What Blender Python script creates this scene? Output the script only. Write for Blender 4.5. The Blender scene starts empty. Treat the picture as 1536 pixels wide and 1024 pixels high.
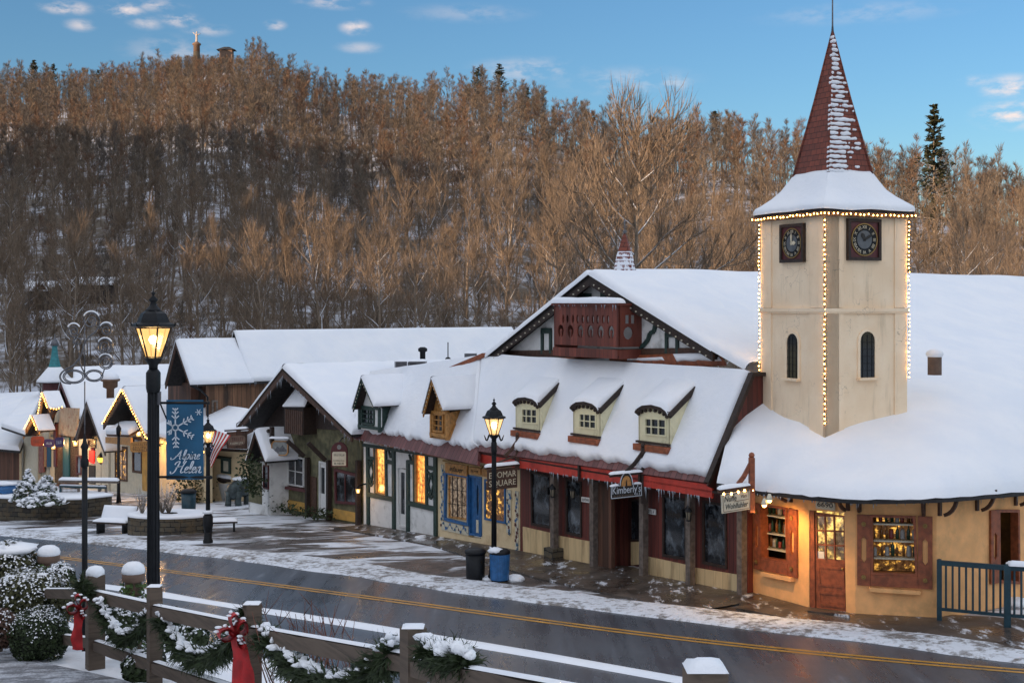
EXPOSURE = 1.16
SHADE = [(-700, 78), (-437, 76), (-330, 80), (-230, 74), (-165, 63), (-135, 52), (-112, 33), (-85, 33), (-50, 38), (40, 42), (300, 50), (600, 60)]
SBW = lambda i: 1.0
FOREST = 2600
FILL_VEIL = .50
import bpy, bmesh, math, random
import numpy as np
from mathutils import Vector, Matrix, noise

random.seed(7)
SC = bpy.context.scene
COL = SC.collection
V = Vector
PI = math.pi
FPX, CX, HY = 2000.0, 768.0, 455.0     # focal length, axis column and horizon row of the 1536x1024 photograph
UP = V((0, 0, 1))
D = V((-.5708, .8211, 0)).normalized()   # along the street, away from the camera
B = V((.8211, .5708, 0)).normalized()    # from the street into the shops
O = V((5.44, 30.9, 0))                   # right-hand end of the shop row

def W(px, py, Y):
    return V(((px - CX) / FPX * Y, Y, (HY - py) / FPX * Y))

# ------------------------------------------------------------------ ground heights
P4 = V((.70, 4.83, 0)); FD = V((-.483, .876, 0)).normalized(); FN = V((FD.y, -FD.x, 0))
def zstreet(x, y):
    s = (x - O.x) * D.x + (y - O.y) * D.y
    if s < 0: return -6.75 - .04 * max(s, -25)
    if s > 75: return -12.56 - .03 * (s - 75)
    return -6.75 - .04 * s - .0005 * s * s
def zdrive(x, y):
    a = (x - P4.x) * FD.x + (y - P4.y) * FD.y
    w = (x - P4.x) * FN.x + (y - P4.y) * FN.y
    z = -2.2 - .15 * max(a, -14)
    if w > .35: z -= .46 * (w - .35)
    return z
def zg(x, y):
    a, b = zstreet(x, y), zdrive(x, y)
    k = .35
    h = max(0, min(1, .5 + .5 * (a - b) / k))
    return b + (a - b) * h + k * h * (1 - h)
def G(px, py, zf=zstreet, lift=0.0):
    """where the view ray through a pixel of the photograph meets the ground"""
    dx, dz = (px - CX) / FPX, (HY - py) / FPX
    lo, hi = 2.0, 200.0
    for _ in range(50):
        m = (lo + hi) / 2
        if dz * m > zf(dx * m, m) + lift: lo = m
        else: hi = m
    return V((dx * lo, lo, zf(dx * lo, lo) + lift))

# ------------------------------------------------------------------ materials
class NT:
    def __init__(s, name):
        m = bpy.data.materials.new(name); m.use_nodes = True
        s.m = m; s.t = m.node_tree; s.n = s.t.nodes; s.n.clear()
        s.out = s.n.new('ShaderNodeOutputMaterial')
        s.tc = s.n.new('ShaderNodeTexCoord')
    def new(s, k, **kw):
        q = s.n.new('ShaderNode' + k)
        for a, b in kw.items(): setattr(q, a, b)
        return q
    def lk(s, a, b): s.t.links.new(a, b)
    def val(s, sock, v):
        if isinstance(v, bpy.types.NodeSocket): s.lk(v, sock)
        else: sock.default_value = v
    def math(s, op, a, b=0.0, c=0.0, clamp=False):
        q = s.new('Math', operation=op, use_clamp=clamp)
        s.val(q.inputs[0], a); s.val(q.inputs[1], b); s.val(q.inputs[2], c)
        return q.outputs[0]
    def noise(s, scale, detail=4, rough=.55, vec=None, dist=0.0):
        q = s.new('TexNoise'); q.inputs['Scale'].default_value = scale
        q.inputs['Detail'].default_value = detail; q.inputs['Roughness'].default_value = rough
        q.inputs['Distortion'].default_value = dist
        s.lk(vec or s.tc.outputs['Object'], q.inputs['Vector'])
        return q.outputs['Fac']
    def ramp(s, f, lo, hi, a=0.0, b=1.0):
        q = s.new('MapRange', interpolation_type='SMOOTHSTEP')
        s.val(q.inputs[0], f); q.inputs[1].default_value = lo; q.inputs[2].default_value = hi
        q.inputs[3].default_value = a; q.inputs[4].default_value = b
        return q.outputs[0]
    def mix(s, f, a, b):
        q = s.new('Mix', data_type='RGBA')
        s.val(q.inputs[0], f)
        for k, v in ((6, a), (7, b)):
            if isinstance(v, bpy.types.NodeSocket): s.lk(v, q.inputs[k])
            else: q.inputs[k].default_value = (*v, 1) if len(v) == 3 else v
        return q.outputs[2]
    def mapped(s, scale=(1, 1, 1), rot=(0, 0, 0), src='Object'):
        q = s.new('Mapping'); q.inputs['Scale'].default_value = scale; q.inputs['Rotation'].default_value = rot
        s.lk(s.tc.outputs[src], q.inputs['Vector']); return q.outputs[0]
    def dot(s, d, src='Object'):
        q = s.new('VectorMath', operation='DOT_PRODUCT')
        s.lk(s.tc.outputs[src], q.inputs[0]); q.inputs[1].default_value = d
        return q.outputs['Value']
    def normal_z(s):
        g = s.new('NewGeometry'); q = s.new('SeparateXYZ'); s.lk(g.outputs['Normal'], q.inputs[0]); return q.outputs[2]
    def done(s, color, rough=.7, metal=0.0, bump=None, bstr=.3, bdist=.02, em=None, ems=0.0, spec=.5, coat=0, sss=0, alpha=None, trans=0):
        p = s.new('BsdfPrincipled')
        if isinstance(color, bpy.types.NodeSocket): s.lk(color, p.inputs['Base Color'])
        else: p.inputs['Base Color'].default_value = (*color, 1)
        s.val(p.inputs['Roughness'], rough); s.val(p.inputs['Metallic'], metal)
        p.inputs['Specular IOR Level'].default_value = spec
        if coat: p.inputs['Coat Weight'].default_value = coat
        if trans: p.inputs['Transmission Weight'].default_value = trans
        if em is not None:
            if isinstance(em, bpy.types.NodeSocket): s.lk(em, p.inputs['Emission Color'])
            else: p.inputs['Emission Color'].default_value = (*em, 1)
            s.val(p.inputs['Emission Strength'], ems)
        if bump is not None:
            b = s.new('Bump'); b.inputs['Strength'].default_value = bstr; b.inputs['Distance'].default_value = bdist
            s.lk(bump, b.inputs['Height']); s.lk(b.outputs[0], p.inputs['Normal'])
        if alpha is not None: s.val(p.inputs['Alpha'], alpha)
        s.lk(p.outputs[0], s.out.inputs[0]); s.p = p
        return s.m

def plain(name, c, rough=.6, metal=0.0, var=.25, ns=6, bump=.15, spec=.5, dirt=None, dscale=1.3, coat=0):
    t = NT(name)
    f = t.noise(ns, 5)
    col = t.mix(t.ramp(f, .3, .7), tuple(v * (1 - var) for v in c), tuple(min(1, v * (1 + var * .6)) for v in c))
    if dirt:
        g = t.noise(dscale, 6, .65)
        col = t.mix(t.ramp(g, .5, .72), col, dirt)
    return t.done(col, t.ramp(t.noise(ns * 2, 3), .2, .8, rough * .85, min(1, rough * 1.12)), metal, t.noise(ns * 9, 4), bump, spec=spec, coat=coat)
def glow(name, c, s):
    t = NT(name); return t.done((0, 0, 0), .5, em=c, ems=s)
def planks(name, c, axis, w, rough=.75, var=.35, gap=.06, snow=False, grain=.5, streak=None):
    t = NT(name)
    k = t.math('DIVIDE', t.dot(axis), w)
    fr = t.math('FRACT', k); fl = t.math('FLOOR', k)
    wn = t.new('TexWhiteNoise', noise_dimensions='1D'); t.lk(fl, wn.inputs['W'])
    ax = V(axis); sc = (14 if abs(ax.x) > .3 else 14, 14, 1.2) if abs(ax.z) < .5 else (2, 2, 30)
    g = t.noise(1.0, 5, .6, t.mapped(sc))
    lo = tuple(v * (1 - var) for v in c); hi = tuple(min(1, v * (1 + var)) for v in c)
    col = t.mix(wn.outputs['Value'], lo, hi)
    col = t.mix(t.math('MULTIPLY', t.ramp(g, .4, .7), grain), col, tuple(v * .45 for v in c))
    if streak: col = t.mix(t.ramp(t.noise(1.0, 4, .6, t.mapped((3, 3, .5))), .48, .72), col, streak)
    e = t.math('MINIMUM', fr, t.math('SUBTRACT', 1.0, fr))
    gm = t.ramp(e, 0.0, gap)
    col = t.mix(gm, tuple(v * .15 for v in c), col)
    return t.done(col, rough, bump=t.math('ADD', gm, t.math('MULTIPLY', g, .3)), bstr=.5, bdist=.01)
def snow_top(t, col, lo=.35, hi=.6, ns=8, amt=.25, c=(.8, .83, .88)):
    z = t.math('ADD', t.normal_z(), t.math('MULTIPLY', t.math('SUBTRACT', t.noise(ns, 4), .5), amt * 2))
    return t.mix(t.ramp(z, lo, hi), col, c)

def mk_snow():
    t = NT('snow')
    a = t.noise(.8, 4); b = t.noise(14, 5, .65); c = t.noise(70, 2)
    col = t.mix(t.ramp(a, .3, .7), (.80, .83, .88), (.87, .88, .90))
    d = t.noise(2.2, 5, .6)
    h = t.math('ADD', t.math('ADD', t.math('MULTIPLY', b, .35), t.math('MULTIPLY', c, .15)), t.math('MULTIPLY', d, 1.6))
    return t.done(col, .55, bump=h, bstr=.45, bdist=.05, spec=.3)
M = {}
M['snow'] = mk_snow()
DX, BX = tuple(D), tuple(B)
M['red_metal'] = planks('brown_red_metal_roof', (.17, .065, .06), DX, .2, .55, .25, .1, grain=.35)
M['dark_roof'] = plain('dark_roof_edge', (.022, .02, .02), .8, var=.5, ns=9)
M['cream'] = plain('cream_stucco', (.74, .58, .35), .85, var=.1, ns=2.5, bump=.25, dirt=(.50, .35, .19), dscale=.9)
def mk_tower():
    t = NT('tower_stucco')
    a = t.noise(1.2, 5, .6); s = t.noise(1.0, 6, .62, t.mapped((5, 5, .7))); f = t.noise(30, 4)
    col = t.mix(t.ramp(a, .3, .7), (.84, .64, .43), (.91, .73, .52))
    col = t.mix(t.ramp(s, .52, .80, 0, .5), col, (.36, .28, .18))
    vo = t.new('TexVoronoi', feature='DISTANCE_TO_EDGE'); vo.inputs['Scale'].default_value = 1.1; wv = t.new('VectorMath', operation='ADD'); t.lk(t.tc.outputs['Object'], wv.inputs[0]); nz = t.new('TexNoise'); nz.inputs['Scale'].default_value = 3; t.lk(t.tc.outputs['Object'], nz.inputs['Vector']); t.lk(nz.outputs['Color'], wv.inputs[1]); t.lk(wv.outputs[0], vo.inputs['Vector'])
    ck = t.math('MULTIPLY', t.ramp(vo.outputs['Distance'], .0, .012, 1, 0), t.ramp(t.noise(.9, 2), .5, .6))
    col = t.mix(t.math('MULTIPLY', ck, .55), col, (.25, .19, .13))
    col = t.mix(t.ramp(t.noise(7, 6, .7), .6, .8, 0, .5), col, (.3, .24, .16))
    return t.done(col, .88, bump=f, bstr=.25, bdist=.01)
M['tower'] = mk_tower()
M['stucco_y'] = plain('ochre_stucco', (.90, .47, .19), .85, var=.12, ns=3, bump=.3, dirt=(.62, .34, .14), dscale=1.1)
M['plywood'] = planks('tan_plywood', (.64, .47, .25), DX, .3, .8, .12, .02, grain=.25, streak=(.3, .2, .1))
M['white'] = plain('white_plaster', (.76, .76, .74), .8, var=.08, ns=3, dirt=(.42, .42, .40), dscale=1.7)
M['offwhite'] = plain('off_white_paint', (.60, .55, .42), .7, var=.1, ns=5)
M['dormer'] = plain('pale_cream_paint', (.74, .69, .46), .6, var=.08, ns=4, dirt=(.42, .38, .23), dscale=2)
M['green'] = plain('dark_green_timber', (.022, .05, .042), .55, var=.35, ns=12)
M['brown'] = plain('brown_timber', (.075, .035, .02), .65, var=.4, ns=12, bump=.3)
M['dkbrown'] = plain('dark_brown_timber', (.03, .017, .012), .7, var=.45, ns=12, bump=.3)
M['redbrown'] = plain('red_brown_stained_wood', (.27, .075, .030), .5, var=.35, ns=9, bump=.2)
M['gold'] = plain('golden_stained_wood', (.46, .22, .06), .5, var=.35, ns=10)
M['redboard'] = planks('dark_red_boards', (.13, .028, .02), DX, .14, .6, .3, .1)
M['redboard_b'] = planks('dark_red_end_boards', (.10, .022, .016), BX, .16, .6, .35, .1)
M['balcony'] = planks('red_brown_balcony_boards', (.17, .042, .026), DX, .17, .6, .35, .08)
M['barn'] = planks('weathered_barn_boards', (.16, .08, .042), BX, .22, .8, .45, .07, streak=(.03, .02, .014))
M['barn_d'] = planks('weathered_gable_boards', (.11, .05, .03), DX, .22, .8, .45, .07, streak=(.03, .02, .014))
M['red'] = plain('red_painted_fascia', (.50, .045, .028), .5, var=.2, ns=5, dirt=(.2, .02, .015))
M['blue'] = plain('blue_painted_wood', (.022, .115, .29), .45, var=.25, ns=8)
M['maroon'] = plain('maroon_paint', (.085, .014, .016), .5, var=.25, ns=8)
M['grey_wood'] = plain('grey_weathered_post', (.15, .12, .10), .8, var=.4, ns=9, bump=.4)
M['black'] = plain('black_painted_metal', (.008, .009, .011), .5, var=.3, ns=20, bump=.05, spec=.25)
M['iron'] = plain('wrought_iron', (.13, .13, .14), .4, .5, var=.35, ns=14)
M['teal'] = plain('dark_teal_railing_paint', (.010, .042, .06), .4, var=.25, ns=10)
M['grey_metal'] = plain('grey_sheet_metal', (.10, .10, .11), .45, .4, var=.2)
M['glass'] = NT('dark_window_glass').done((.012, .016, .02), .06, spec=.6)
def mk_glassb():
    t = NT('window_glass_with_dim_interior')
    a = t.noise(3.5, 5, .65, t.mapped((1, 1, .7)))
    col = t.mix(t.ramp(a, .45, .7), (.008, .010, .013), (.10, .12, .14))
    return t.done(col, .07, spec=.7)
M['glass2'] = mk_glassb()
def mk_lit(name, c1, c2, s, sc=6, stretch=(1, 1, .8), lo=.35, hi=.65, smin=.25):
    t = NT(name)
    a = t.noise(sc, 4, .7, t.mapped(stretch)); b = t.noise(sc * 3.3, 3, .6)
    col = t.mix(t.ramp(a, lo, hi), c1, c2)
    st = t.math('MULTIPLY', t.ramp(b, .3, .75, smin, 1.3), s)
    return t.done((.05, .03, .02), .15, em=col, ems=st)
M['lit_amber'] = mk_lit('amber_lit_window', (.55, .13, .012), (1, .46, .09), 1.0, 3, (2.2, 2.2, .35))
M['lit_warm'] = mk_lit('warm_lit_shop_interior', (.05, .022, .008), (1, .50, .09), .9, 4.5, (1, 1, 1.3), .5, .68, .3)
M['lit_dim'] = mk_lit('dim_warm_shop_interior', (.03, .016, .01), (.8, .38, .1), .3, 5, (1, 1, 1), .52, .7)
M['lit_yellow'] = mk_lit('bright_yellow_shop_interior', (.10, .06, .03), (1, .62, .16), 1.1, 3.2, (1, 1, 1), .42, .62, .35)
M['glassware'] = mk_lit('shop_window_with_small_wares', (.05, .03, .02), (.55, .42, .30), .35, 11)
M['bulb'] = glow('warm_bulb', (1, .50, .12), 12)
M['bulb_small'] = glow('warm_string_bulb', (1, .45, .09), 4.5)
M['lampbulb'] = glow('lamp_bulb', (1, .66, .24), 60)
def mk_pane():
    t = NT('lit_frosted_lantern_glass')
    tr = t.new('BsdfTransparent'); em = t.new('Emission'); em.inputs[0].default_value = (1, .55, .17, 1); em.inputs[1].default_value = .85
    gl = t.new('BsdfGlossy'); gl.inputs[1].default_value = .2
    m1 = t.new('MixShader'); m1.inputs[0].default_value = .5; t.lk(tr.outputs[0], m1.inputs[1]); t.lk(em.outputs[0], m1.inputs[2])
    m2 = t.new('MixShader'); m2.inputs[0].default_value = .06; t.lk(m1.outputs[0], m2.inputs[1]); t.lk(gl.outputs[0], m2.inputs[2])
    t.lk(m2.outputs[0], t.out.inputs[0]); return t.m
M['pane'] = mk_pane()
def mk_stone():
    t = NT('dark_stacked_stone')
    br = t.new('TexBrick'); br.offset = .43
    br.inputs['Scale'].default_value = 1; br.inputs['Brick Width'].default_value = .42; br.inputs['Row Height'].default_value = .17
    br.inputs['Mortar Size'].default_value = .016; br.inputs['Color1'].default_value = (.10, .085, .06, 1); br.inputs['Color2'].default_value = (.035, .032, .03, 1)
    br.inputs['Mortar'].default_value = (.012, .012, .012, 1); br.inputs['Bias'].default_value = -.1
    u = t.dot((.8, .6, 0)); z = t.dot((0, 0, 1)); v = t.dot((.6, -.8, 0))
    c = t.new('CombineXYZ'); t.lk(t.math('ADD', t.math('ADD', u, t.math('MULTIPLY', v, .7)), t.math('MULTIPLY', t.noise(3), .15)), c.inputs[0])
    t.lk(t.math('ADD', z, t.math('MULTIPLY', t.noise(4), .09)), c.inputs[1]); t.lk(c.outputs[0], br.inputs['Vector'])
    col = t.mix(t.ramp(t.noise(5, 6), .4, .75, 0, .8), br.outputs['Color'], (.13, .09, .045))
    return t.done(col, .85, bump=t.math('ADD', t.math('SUBTRACT', 1.0, br.outputs['Fac']), t.noise(20)), bstr=.8, bdist=.03)
M['stone'] = mk_stone()
def mk_ground():
    t = NT('wet_paving_with_patchy_snow')
    p = t.mapped((1, 1, .2))
    r = t.n.new('ShaderNodeMapping'); r.inputs['Rotation'].default_value = (0, 0, math.radians(-42)); r.inputs['Scale'].default_value = (.55, 1.5, 1)
    t.lk(t.tc.outputs['Object'], r.inputs['Vector'])
    a = t.noise(.75, 7, .68, r.outputs[0], .6); b = t.noise(.16, 3, .5, p)
    f = t.math('ADD', t.math('MULTIPLY', a, .72), t.math('MULTIPLY', b, .42))
    mask = t.ramp(f, .515, .61)
    pav = t.mix(t.ramp(t.noise(2.2, 5), .3, .7), (.05, .04, .034), (.115, .085, .07))
    br = t.new('TexBrick'); br.inputs['Scale'].default_value = 1; br.inputs['Brick Width'].default_value = .24; br.inputs['Row Height'].default_value = .12
    br.inputs['Mortar Size'].default_value = .012; t.lk(p, br.inputs['Vector'])
    pav = t.mix(t.math('MULTIPLY', br.outputs['Fac'], .6), pav, (.02, .018, .016))
    col = t.mix(mask, pav, (.74, .77, .82))
    rough = t.math('ADD', t.ramp(t.noise(.9, 3), .35, .65, .22, .55), t.math('MULTIPLY', mask, .3))
    return t.done(col, rough, bump=t.math('ADD', t.math('MULTIPLY', mask, .6), t.math('MULTIPLY', t.noise(9, 5, .65), .6)), bstr=.9, bdist=.05)
M['ground'] = mk_ground()
def mk_dry():
    t = NT('wet_brown_sidewalk')
    col = t.mix(t.ramp(t.noise(1.6, 6), .3, .7), (.035, .03, .026), (.10, .075, .058))
    rm = t.n.new('ShaderNodeMapping'); rm.inputs['Rotation'].default_value = (0, 0, math.radians(-50)); rm.inputs['Scale'].default_value = (2.6, .9, 1); t.lk(t.tc.outputs['Object'], rm.inputs['Vector'])
    sn = t.ramp(t.math('ADD', t.noise(1.1, 8, .75, rm.outputs[0]), t.math('MULTIPLY', t.noise(.25), .3)), .70, .79)
    col = t.mix(sn, col, (.66, .69, .74))
    return t.done(col, t.ramp(t.noise(.8, 4), .35, .65, .18, .6), bump=t.noise(12, 5), bstr=.5, bdist=.02)
M['walk'] = mk_dry()
def mk_asphalt():
    t = NT('wet_asphalt')
    rm = t.n.new('ShaderNodeMapping'); rm.inputs['Rotation'].default_value = (0, 0, math.radians(-46)); rm.inputs['Scale'].default_value = (2.2, .10, 1)
    t.lk(t.tc.outputs['Object'], rm.inputs['Vector'])
    a = t.noise(1, 5, .6, rm.outputs[0]); b = t.noise(.5, 4)
    col = t.mix(t.ramp(a, .35, .65), (.055, .063, .076), (.086, .095, .112))
    col = t.mix(t.ramp(t.noise(40, 2), .4, .7, 0, .5), col, (.03, .03, .033))
    fr = t.math('ADD', t.math('MULTIPLY', a, .6), t.math('MULTIPLY', b, .45))
    col = t.mix(t.ramp(fr, .62, .76, 0, .3), col, (.45, .49, .55))
    return t.done(col, t.ramp(fr, .38, .62, .16, .38), bump=t.noise(45, 3), bstr=.25, bdist=.01, spec=.45)
M['asphalt'] = mk_asphalt()
def mk_track(name, c=(.76, .79, .84)):
    t = NT(name)
    a = t.noise(5.5, 6, .7); b = t.noise(1.1, 4)
    f = t.math('ADD', a, t.math('MULTIPLY', b, .5))
    col = t.mix(t.ramp(f, .60, .82), (.20, .18, .165), c)
    return t.done(col, .6, bump=t.noise(10, 6, .7), bstr=1, bdist=.06)
M['slush'] = mk_track('churned_roadside_snow')
M['yellow'] = plain('yellow_road_paint', (.52, .25, .03), .45, var=.25, ns=5, dirt=(.2, .12, .04), dscale=2.5)
M['snowfield'] = mk_snow(); M['snowfield'].name = 'snow_on_ground'
def mk_bush(name, c, sn=.35):
    t = NT(name)
    oi = t.new('ObjectInfo')
    col = t.mix(t.ramp(t.noise(16, 3), .3, .7), tuple(v * .5 for v in c), tuple(v * 1.5 for v in c))
    return t.done(col, .6, spec=.3)
M['box'] = mk_bush('boxwood_leaves', (.030, .045, .016))
M['box2'] = mk_bush('olive_shrub_leaves', (.055, .055, .020))
M['ivy'] = mk_bush('ivy_leaves', (.05, .085, .02))
M['fir'] = mk_bush('fir_needles', (.028, .042, .016))
M['pine'] = mk_bush('dark_pine_needles', (.045, .05, .028))
def mk_bark(name, c, snow=True, lo=.55):
    t = NT(name)
    col = t.mix(t.ramp(t.noise(1.5, 5, .65, t.mapped((6, 6, 1))), .35, .65), tuple(v * .55 for v in c), tuple(v * 1.35 for v in c))
    if snow: col = snow_top(t, col, lo, lo + .25, 3, .35, (.62, .66, .72))
    return t.done(col, .85, spec=.2)
M['bark'] = mk_bark('grey_brown_bark_with_snow', (.21, .165, .125), True, .30)
M['bark_tan'] = mk_bark('tan_bark', (.30, .20, .12), True, .42)
M['twig'] = mk_bark('brown_twigs', (.17, .126, .09), False)
M['twig2'] = mk_bark('grey_brown_twigs', (.14, .112, .086), False)
M['twig3'] = mk_bark('dull_grey_twigs', (.125, .105, .09), False); M['twig4'] = mk_bark('reddish_brown_twigs', (.17, .105, .07), False)
def mk_ss():
    t = NT('shingles_half_hidden_by_snow'); z = t.dot((0, 0, 1)); rowf = t.math('FRACT', t.math('DIVIDE', z, .13))
    f = t.math('ADD', t.noise(7, 4, .65, t.mapped((1, 1, .4))), t.math('MULTIPLY', rowf, -.22))
    return t.done(t.mix(t.ramp(f, .30, .40), (.16, .04, .03), (.78, .80, .85)), .7, bump=rowf, bstr=.5)
M['snow_shingle'] = mk_ss()
def mk_grit():
    t = NT('gritty_thawed_driveway'); f = t.math('ADD', t.noise(2.5, 6, .7), t.math('MULTIPLY', t.noise(40, 2), .35))
    return t.done(t.mix(t.ramp(f, .58, .82), (.13, .13, .14), (.5, .52, .56)), .7, bump=t.noise(30, 4), bstr=.6, bdist=.02)
M['grit'] = mk_grit()
M['fwood'] = planks('grey_fence_wood', (.115, .082, .058), (0, 0, 1), .6, .8, .12, .004, grain=.75)
M['rust'] = mk_bush('dead_flower_heads', (.20, .085, .02))
M['rust2'] = mk_bush('dull_red_leaves', (.09, .05, .035))
M['redtwig'] = mk_bark('reddish_twigs', (.16, .07, .05), False)
M['patina'] = plain('patinated_bronze', (.07, .09, .09), .5, .5, var=.5, ns=5)
M['flag_blue'] = plain('flag_blue_cloth', (.02, .03, .12), .7)
M['bow'] = plain('red_velvet_ribbon', (.42, .008, .010), .55, var=.3, ns=12)
M['statue'] = plain('pale_statue_stone', (.45, .38, .33), .8)
M['glass_clear'] = NT('thin_glass').done((.8, .8, .8), .03, trans=1.0)
M['navy'] = plain('blue_banner_cloth', (.010, .085, .17), .7, var=.15, ns=3)
M['red_lit'] = glow('red_lit_cloth', (1, .02, .01), .9)
M['mural'] = plain('faded_mural', (.33, .28, .21), .8, var=.2, ns=3, dirt=(.2, .07, .05), dscale=3.5)
M['peacock'] = planks('blue_green_painted_boards', (.012, .10, .12), DX, .3, .5, .5, .08)
M['faded_red'] = plain('faded_red_board', (.28, .10, .08), .7, var=.3, dirt=(.4, .3, .25), dscale=5)
M['orange_sign'] = plain('orange_red_sign', (.38, .06, .02), .5, var=.2)
M['purple_sign'] = plain('purple_sign', (.05, .03, .10), .5, var=.3)
M['teal_copper'] = plain('teal_copper', (.03, .20, .22), .6, var=.25)
M['silver'] = plain('pale_lettering', (.55, .60, .66), .6, var=.05)
M['ink'] = plain('black_lettering', (.015, .014, .013), .6, var=.1)
M['gilt'] = plain('antique_brass', (.30, .19, .06), .4, .5, var=.2)
M['clay'] = plain('brown_cap', (.16, .10, .07), .8)
M['white_paint'] = plain('white_painted_trim', (.68, .68, .66), .5, var=.06)
M['red_cloth'] = plain('red_cloth', (.5, .015, .01), .7)

# ------------------------------------------------------------------ mesh building
class MB:
    def __init__(s): s.v = []; s.f = []; s.mi = []; s.ms = []; s.sm = []
    def m(s, k):
        if k not in s.ms: s.ms.append(k)
        return s.ms.index(k)
    def add(s, vs, fs, mat, smooth=False):
        b = len(s.v); s.v.extend([tuple(q) for q in vs]); i = s.m(mat)
        for f in fs: s.f.append(tuple(b + k for k in f)); s.mi.append(i); s.sm.append(smooth)
        return s
    def prism(s, pts, vec, mat):
        pts = [V(p) for p in pts]; n = len(pts); vec = V(vec)
        vs = pts + [p + vec for p in pts]
        fs = [tuple(range(n)), tuple(range(2 * n - 1, n - 1, -1))] + [(i, (i + 1) % n, n + (i + 1) % n, n + i) for i in range(n)]
        return s.add(vs, fs, mat)
    def fp(s, fac, pix, off, th, mat):
        return s.prism([fac.hit(x, y, off) for x, y in pix], fac.n * -th, mat)
    def box(s, c, size, mat, rz=0.0, u=None):
        c = V(c); u = V(u) if u is not None else V((math.cos(rz), math.sin(rz), 0)); w = V((-u.y, u.x, 0))
        a, b, h = (q / 2 for q in size)
        base = [c + u * x + w * y - UP * h for x, y in ((-a, -b), (a, -b), (a, b), (-a, b))]
        return s.prism(base, UP * (2 * h), mat)
    def beam(s, p, q, w, h, mat, up=UP):
        p, q = V(p), V(q); d = (q - p).normalized(); x = d.cross(V(up))
        if x.length < 1e-4: x = d.cross(V((1, 0, 0)))
        x.normalize(); y = x.cross(d).normalized()
        return s.prism([p + x * (a * w / 2) + y * (b * h / 2) for a, b in ((-1, -1), (1, -1), (1, 1), (-1, 1))], q - p, mat)
    def tube(s, pts, r, mat, n=6, cap=True, smooth=True):
        pts = [V(p) for p in pts]; L = len(pts); rs = r if isinstance(r, (list, tuple)) else [r] * L
        vs, fs = [], []; x = None
        for i, p in enumerate(pts):
            d = (pts[min(i + 1, L - 1)] - pts[max(i - 1, 0)])
            if d.length < 1e-9: d = V((0, 0, 1))
            d.normalize()
            if x is None:
                x = d.cross(UP)
                if x.length < 1e-3: x = d.cross(V((1, 0, 0)))
            x = (x - d * x.dot(d)); x.normalize(); y = d.cross(x)
            vs += [p + (x * math.cos(2 * PI * k / n) + y * math.sin(2 * PI * k / n)) * rs[i] for k in range(n)]
        for i in range(L - 1):
            for k in range(n):
                a, b2 = i * n + k, i * n + (k + 1) % n
                fs.append((a, b2, b2 + n, a + n))
        if cap: fs += [tuple(range(n - 1, -1, -1)), tuple(range((L - 1) * n, L * n))]
        return s.add(vs, fs, mat, smooth)
    def lathe(s, prof, c, mat, n=12, ax=None, smooth=True, a0=0.0):
        c = V(c); vs, fs = [], []
        for r, z in prof: vs += [c + V((r * math.cos(a0 + 2 * PI * k / n), r * math.sin(a0 + 2 * PI * k / n), z)) for k in range(n)]
        L = len(prof)
        for i in range(L - 1):
            for k in range(n):
                a, b2 = i * n + k, i * n + (k + 1) % n
                fs.append((a, b2, b2 + n, a + n))
        fs += [tuple(range(n - 1, -1, -1)), tuple(range((L - 1) * n, L * n))]
        return s.add(vs, fs, mat, smooth)
    def ball(s, c, r, mat, n=10, jit=0.0, seed=0):
        r = V((r, r, r)) if not hasattr(r, '__len__') else V(r); c = V(c); vs, fs = [], []; m = max(4, n * 2 // 3)
        for i in range(m + 1):
            for k in range(n):
                t, a = PI * i / m, 2 * PI * k / n
                d = V((math.sin(t) * math.cos(a), math.sin(t) * math.sin(a), math.cos(t)))
                q = 1 + (noise.noise(d * 1.7 + V((seed * 3.1, seed, 0))) * jit if jit else 0)
                vs.append(c + V((d.x * r.x, d.y * r.y, d.z * r.z)) * q)
        for i in range(m):
            for k in range(n):
                a, b2 = i * n + k, i * n + (k + 1) % n
                fs.append((a, a + n, b2 + n, b2))
        return s.add(vs, fs, mat, True)
    def grid(s, rows, mat, smooth=True):
        nv = len(rows); nu = len(rows[0]); vs = [p for r in rows for p in r]
        fs = [(i * nu + k, i * nu + k + 1, (i + 1) * nu + k + 1, (i + 1) * nu + k) for i in range(nv - 1) for k in range(nu - 1)]
        return s.add(vs, fs, mat, smooth)
    def ribbon(s, pts, w, nrm, th, mat):
        """flat stroke of width w lying in the plane with normal nrm"""
        pts = [V(p) for p in pts]; nrm = V(nrm); L = len(pts); a, b2 = [], []
        for i, p in enumerate(pts):
            d = (pts[min(i + 1, L - 1)] - pts[max(i - 1, 0)]).normalized(); x = d.cross(nrm).normalized()
            ww = w[i] if isinstance(w, list) else w
            a.append(p + x * ww / 2); b2.append(p - x * ww / 2)
        vs = a + b2 + [p + nrm * th for p in a + b2]; n = 2 * L; fs = []
        for i in range(L - 1):
            fs += [(n + i, n + i + 1, n + L + i + 1, n + L + i), (i, i + 1, n + i + 1, n + i), (L + i, n + L + i, n + L + i + 1, L + i + 1)]
        fs += [(0, n, n + L, L), (L - 1, 2 * L - 1, n + 2 * L - 1, n + L - 1)]
        return s.add(vs, fs, mat)
    def text(s, body, o, u, v, size, mat, th=.006, align='CENTER', shear=0.0, width=None):
        cu = bpy.data.curves.new('t', 'FONT'); cu.body = body; cu.align_x = align; cu.align_y = 'CENTER'; cu.size = size; cu.extrude = th / 2; cu.shear = shear; cu.resolution_u = 3
        ob = bpy.data.objects.new('t', cu); COL.objects.link(ob); bpy.context.view_layer.update()
        me = ob.to_mesh(); vs = [q.co.copy() for q in me.vertices]; fs = [tuple(p.vertices) for p in me.polygons]
        ob.to_mesh_clear(); bpy.data.objects.remove(ob); bpy.data.curves.remove(cu)
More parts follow.
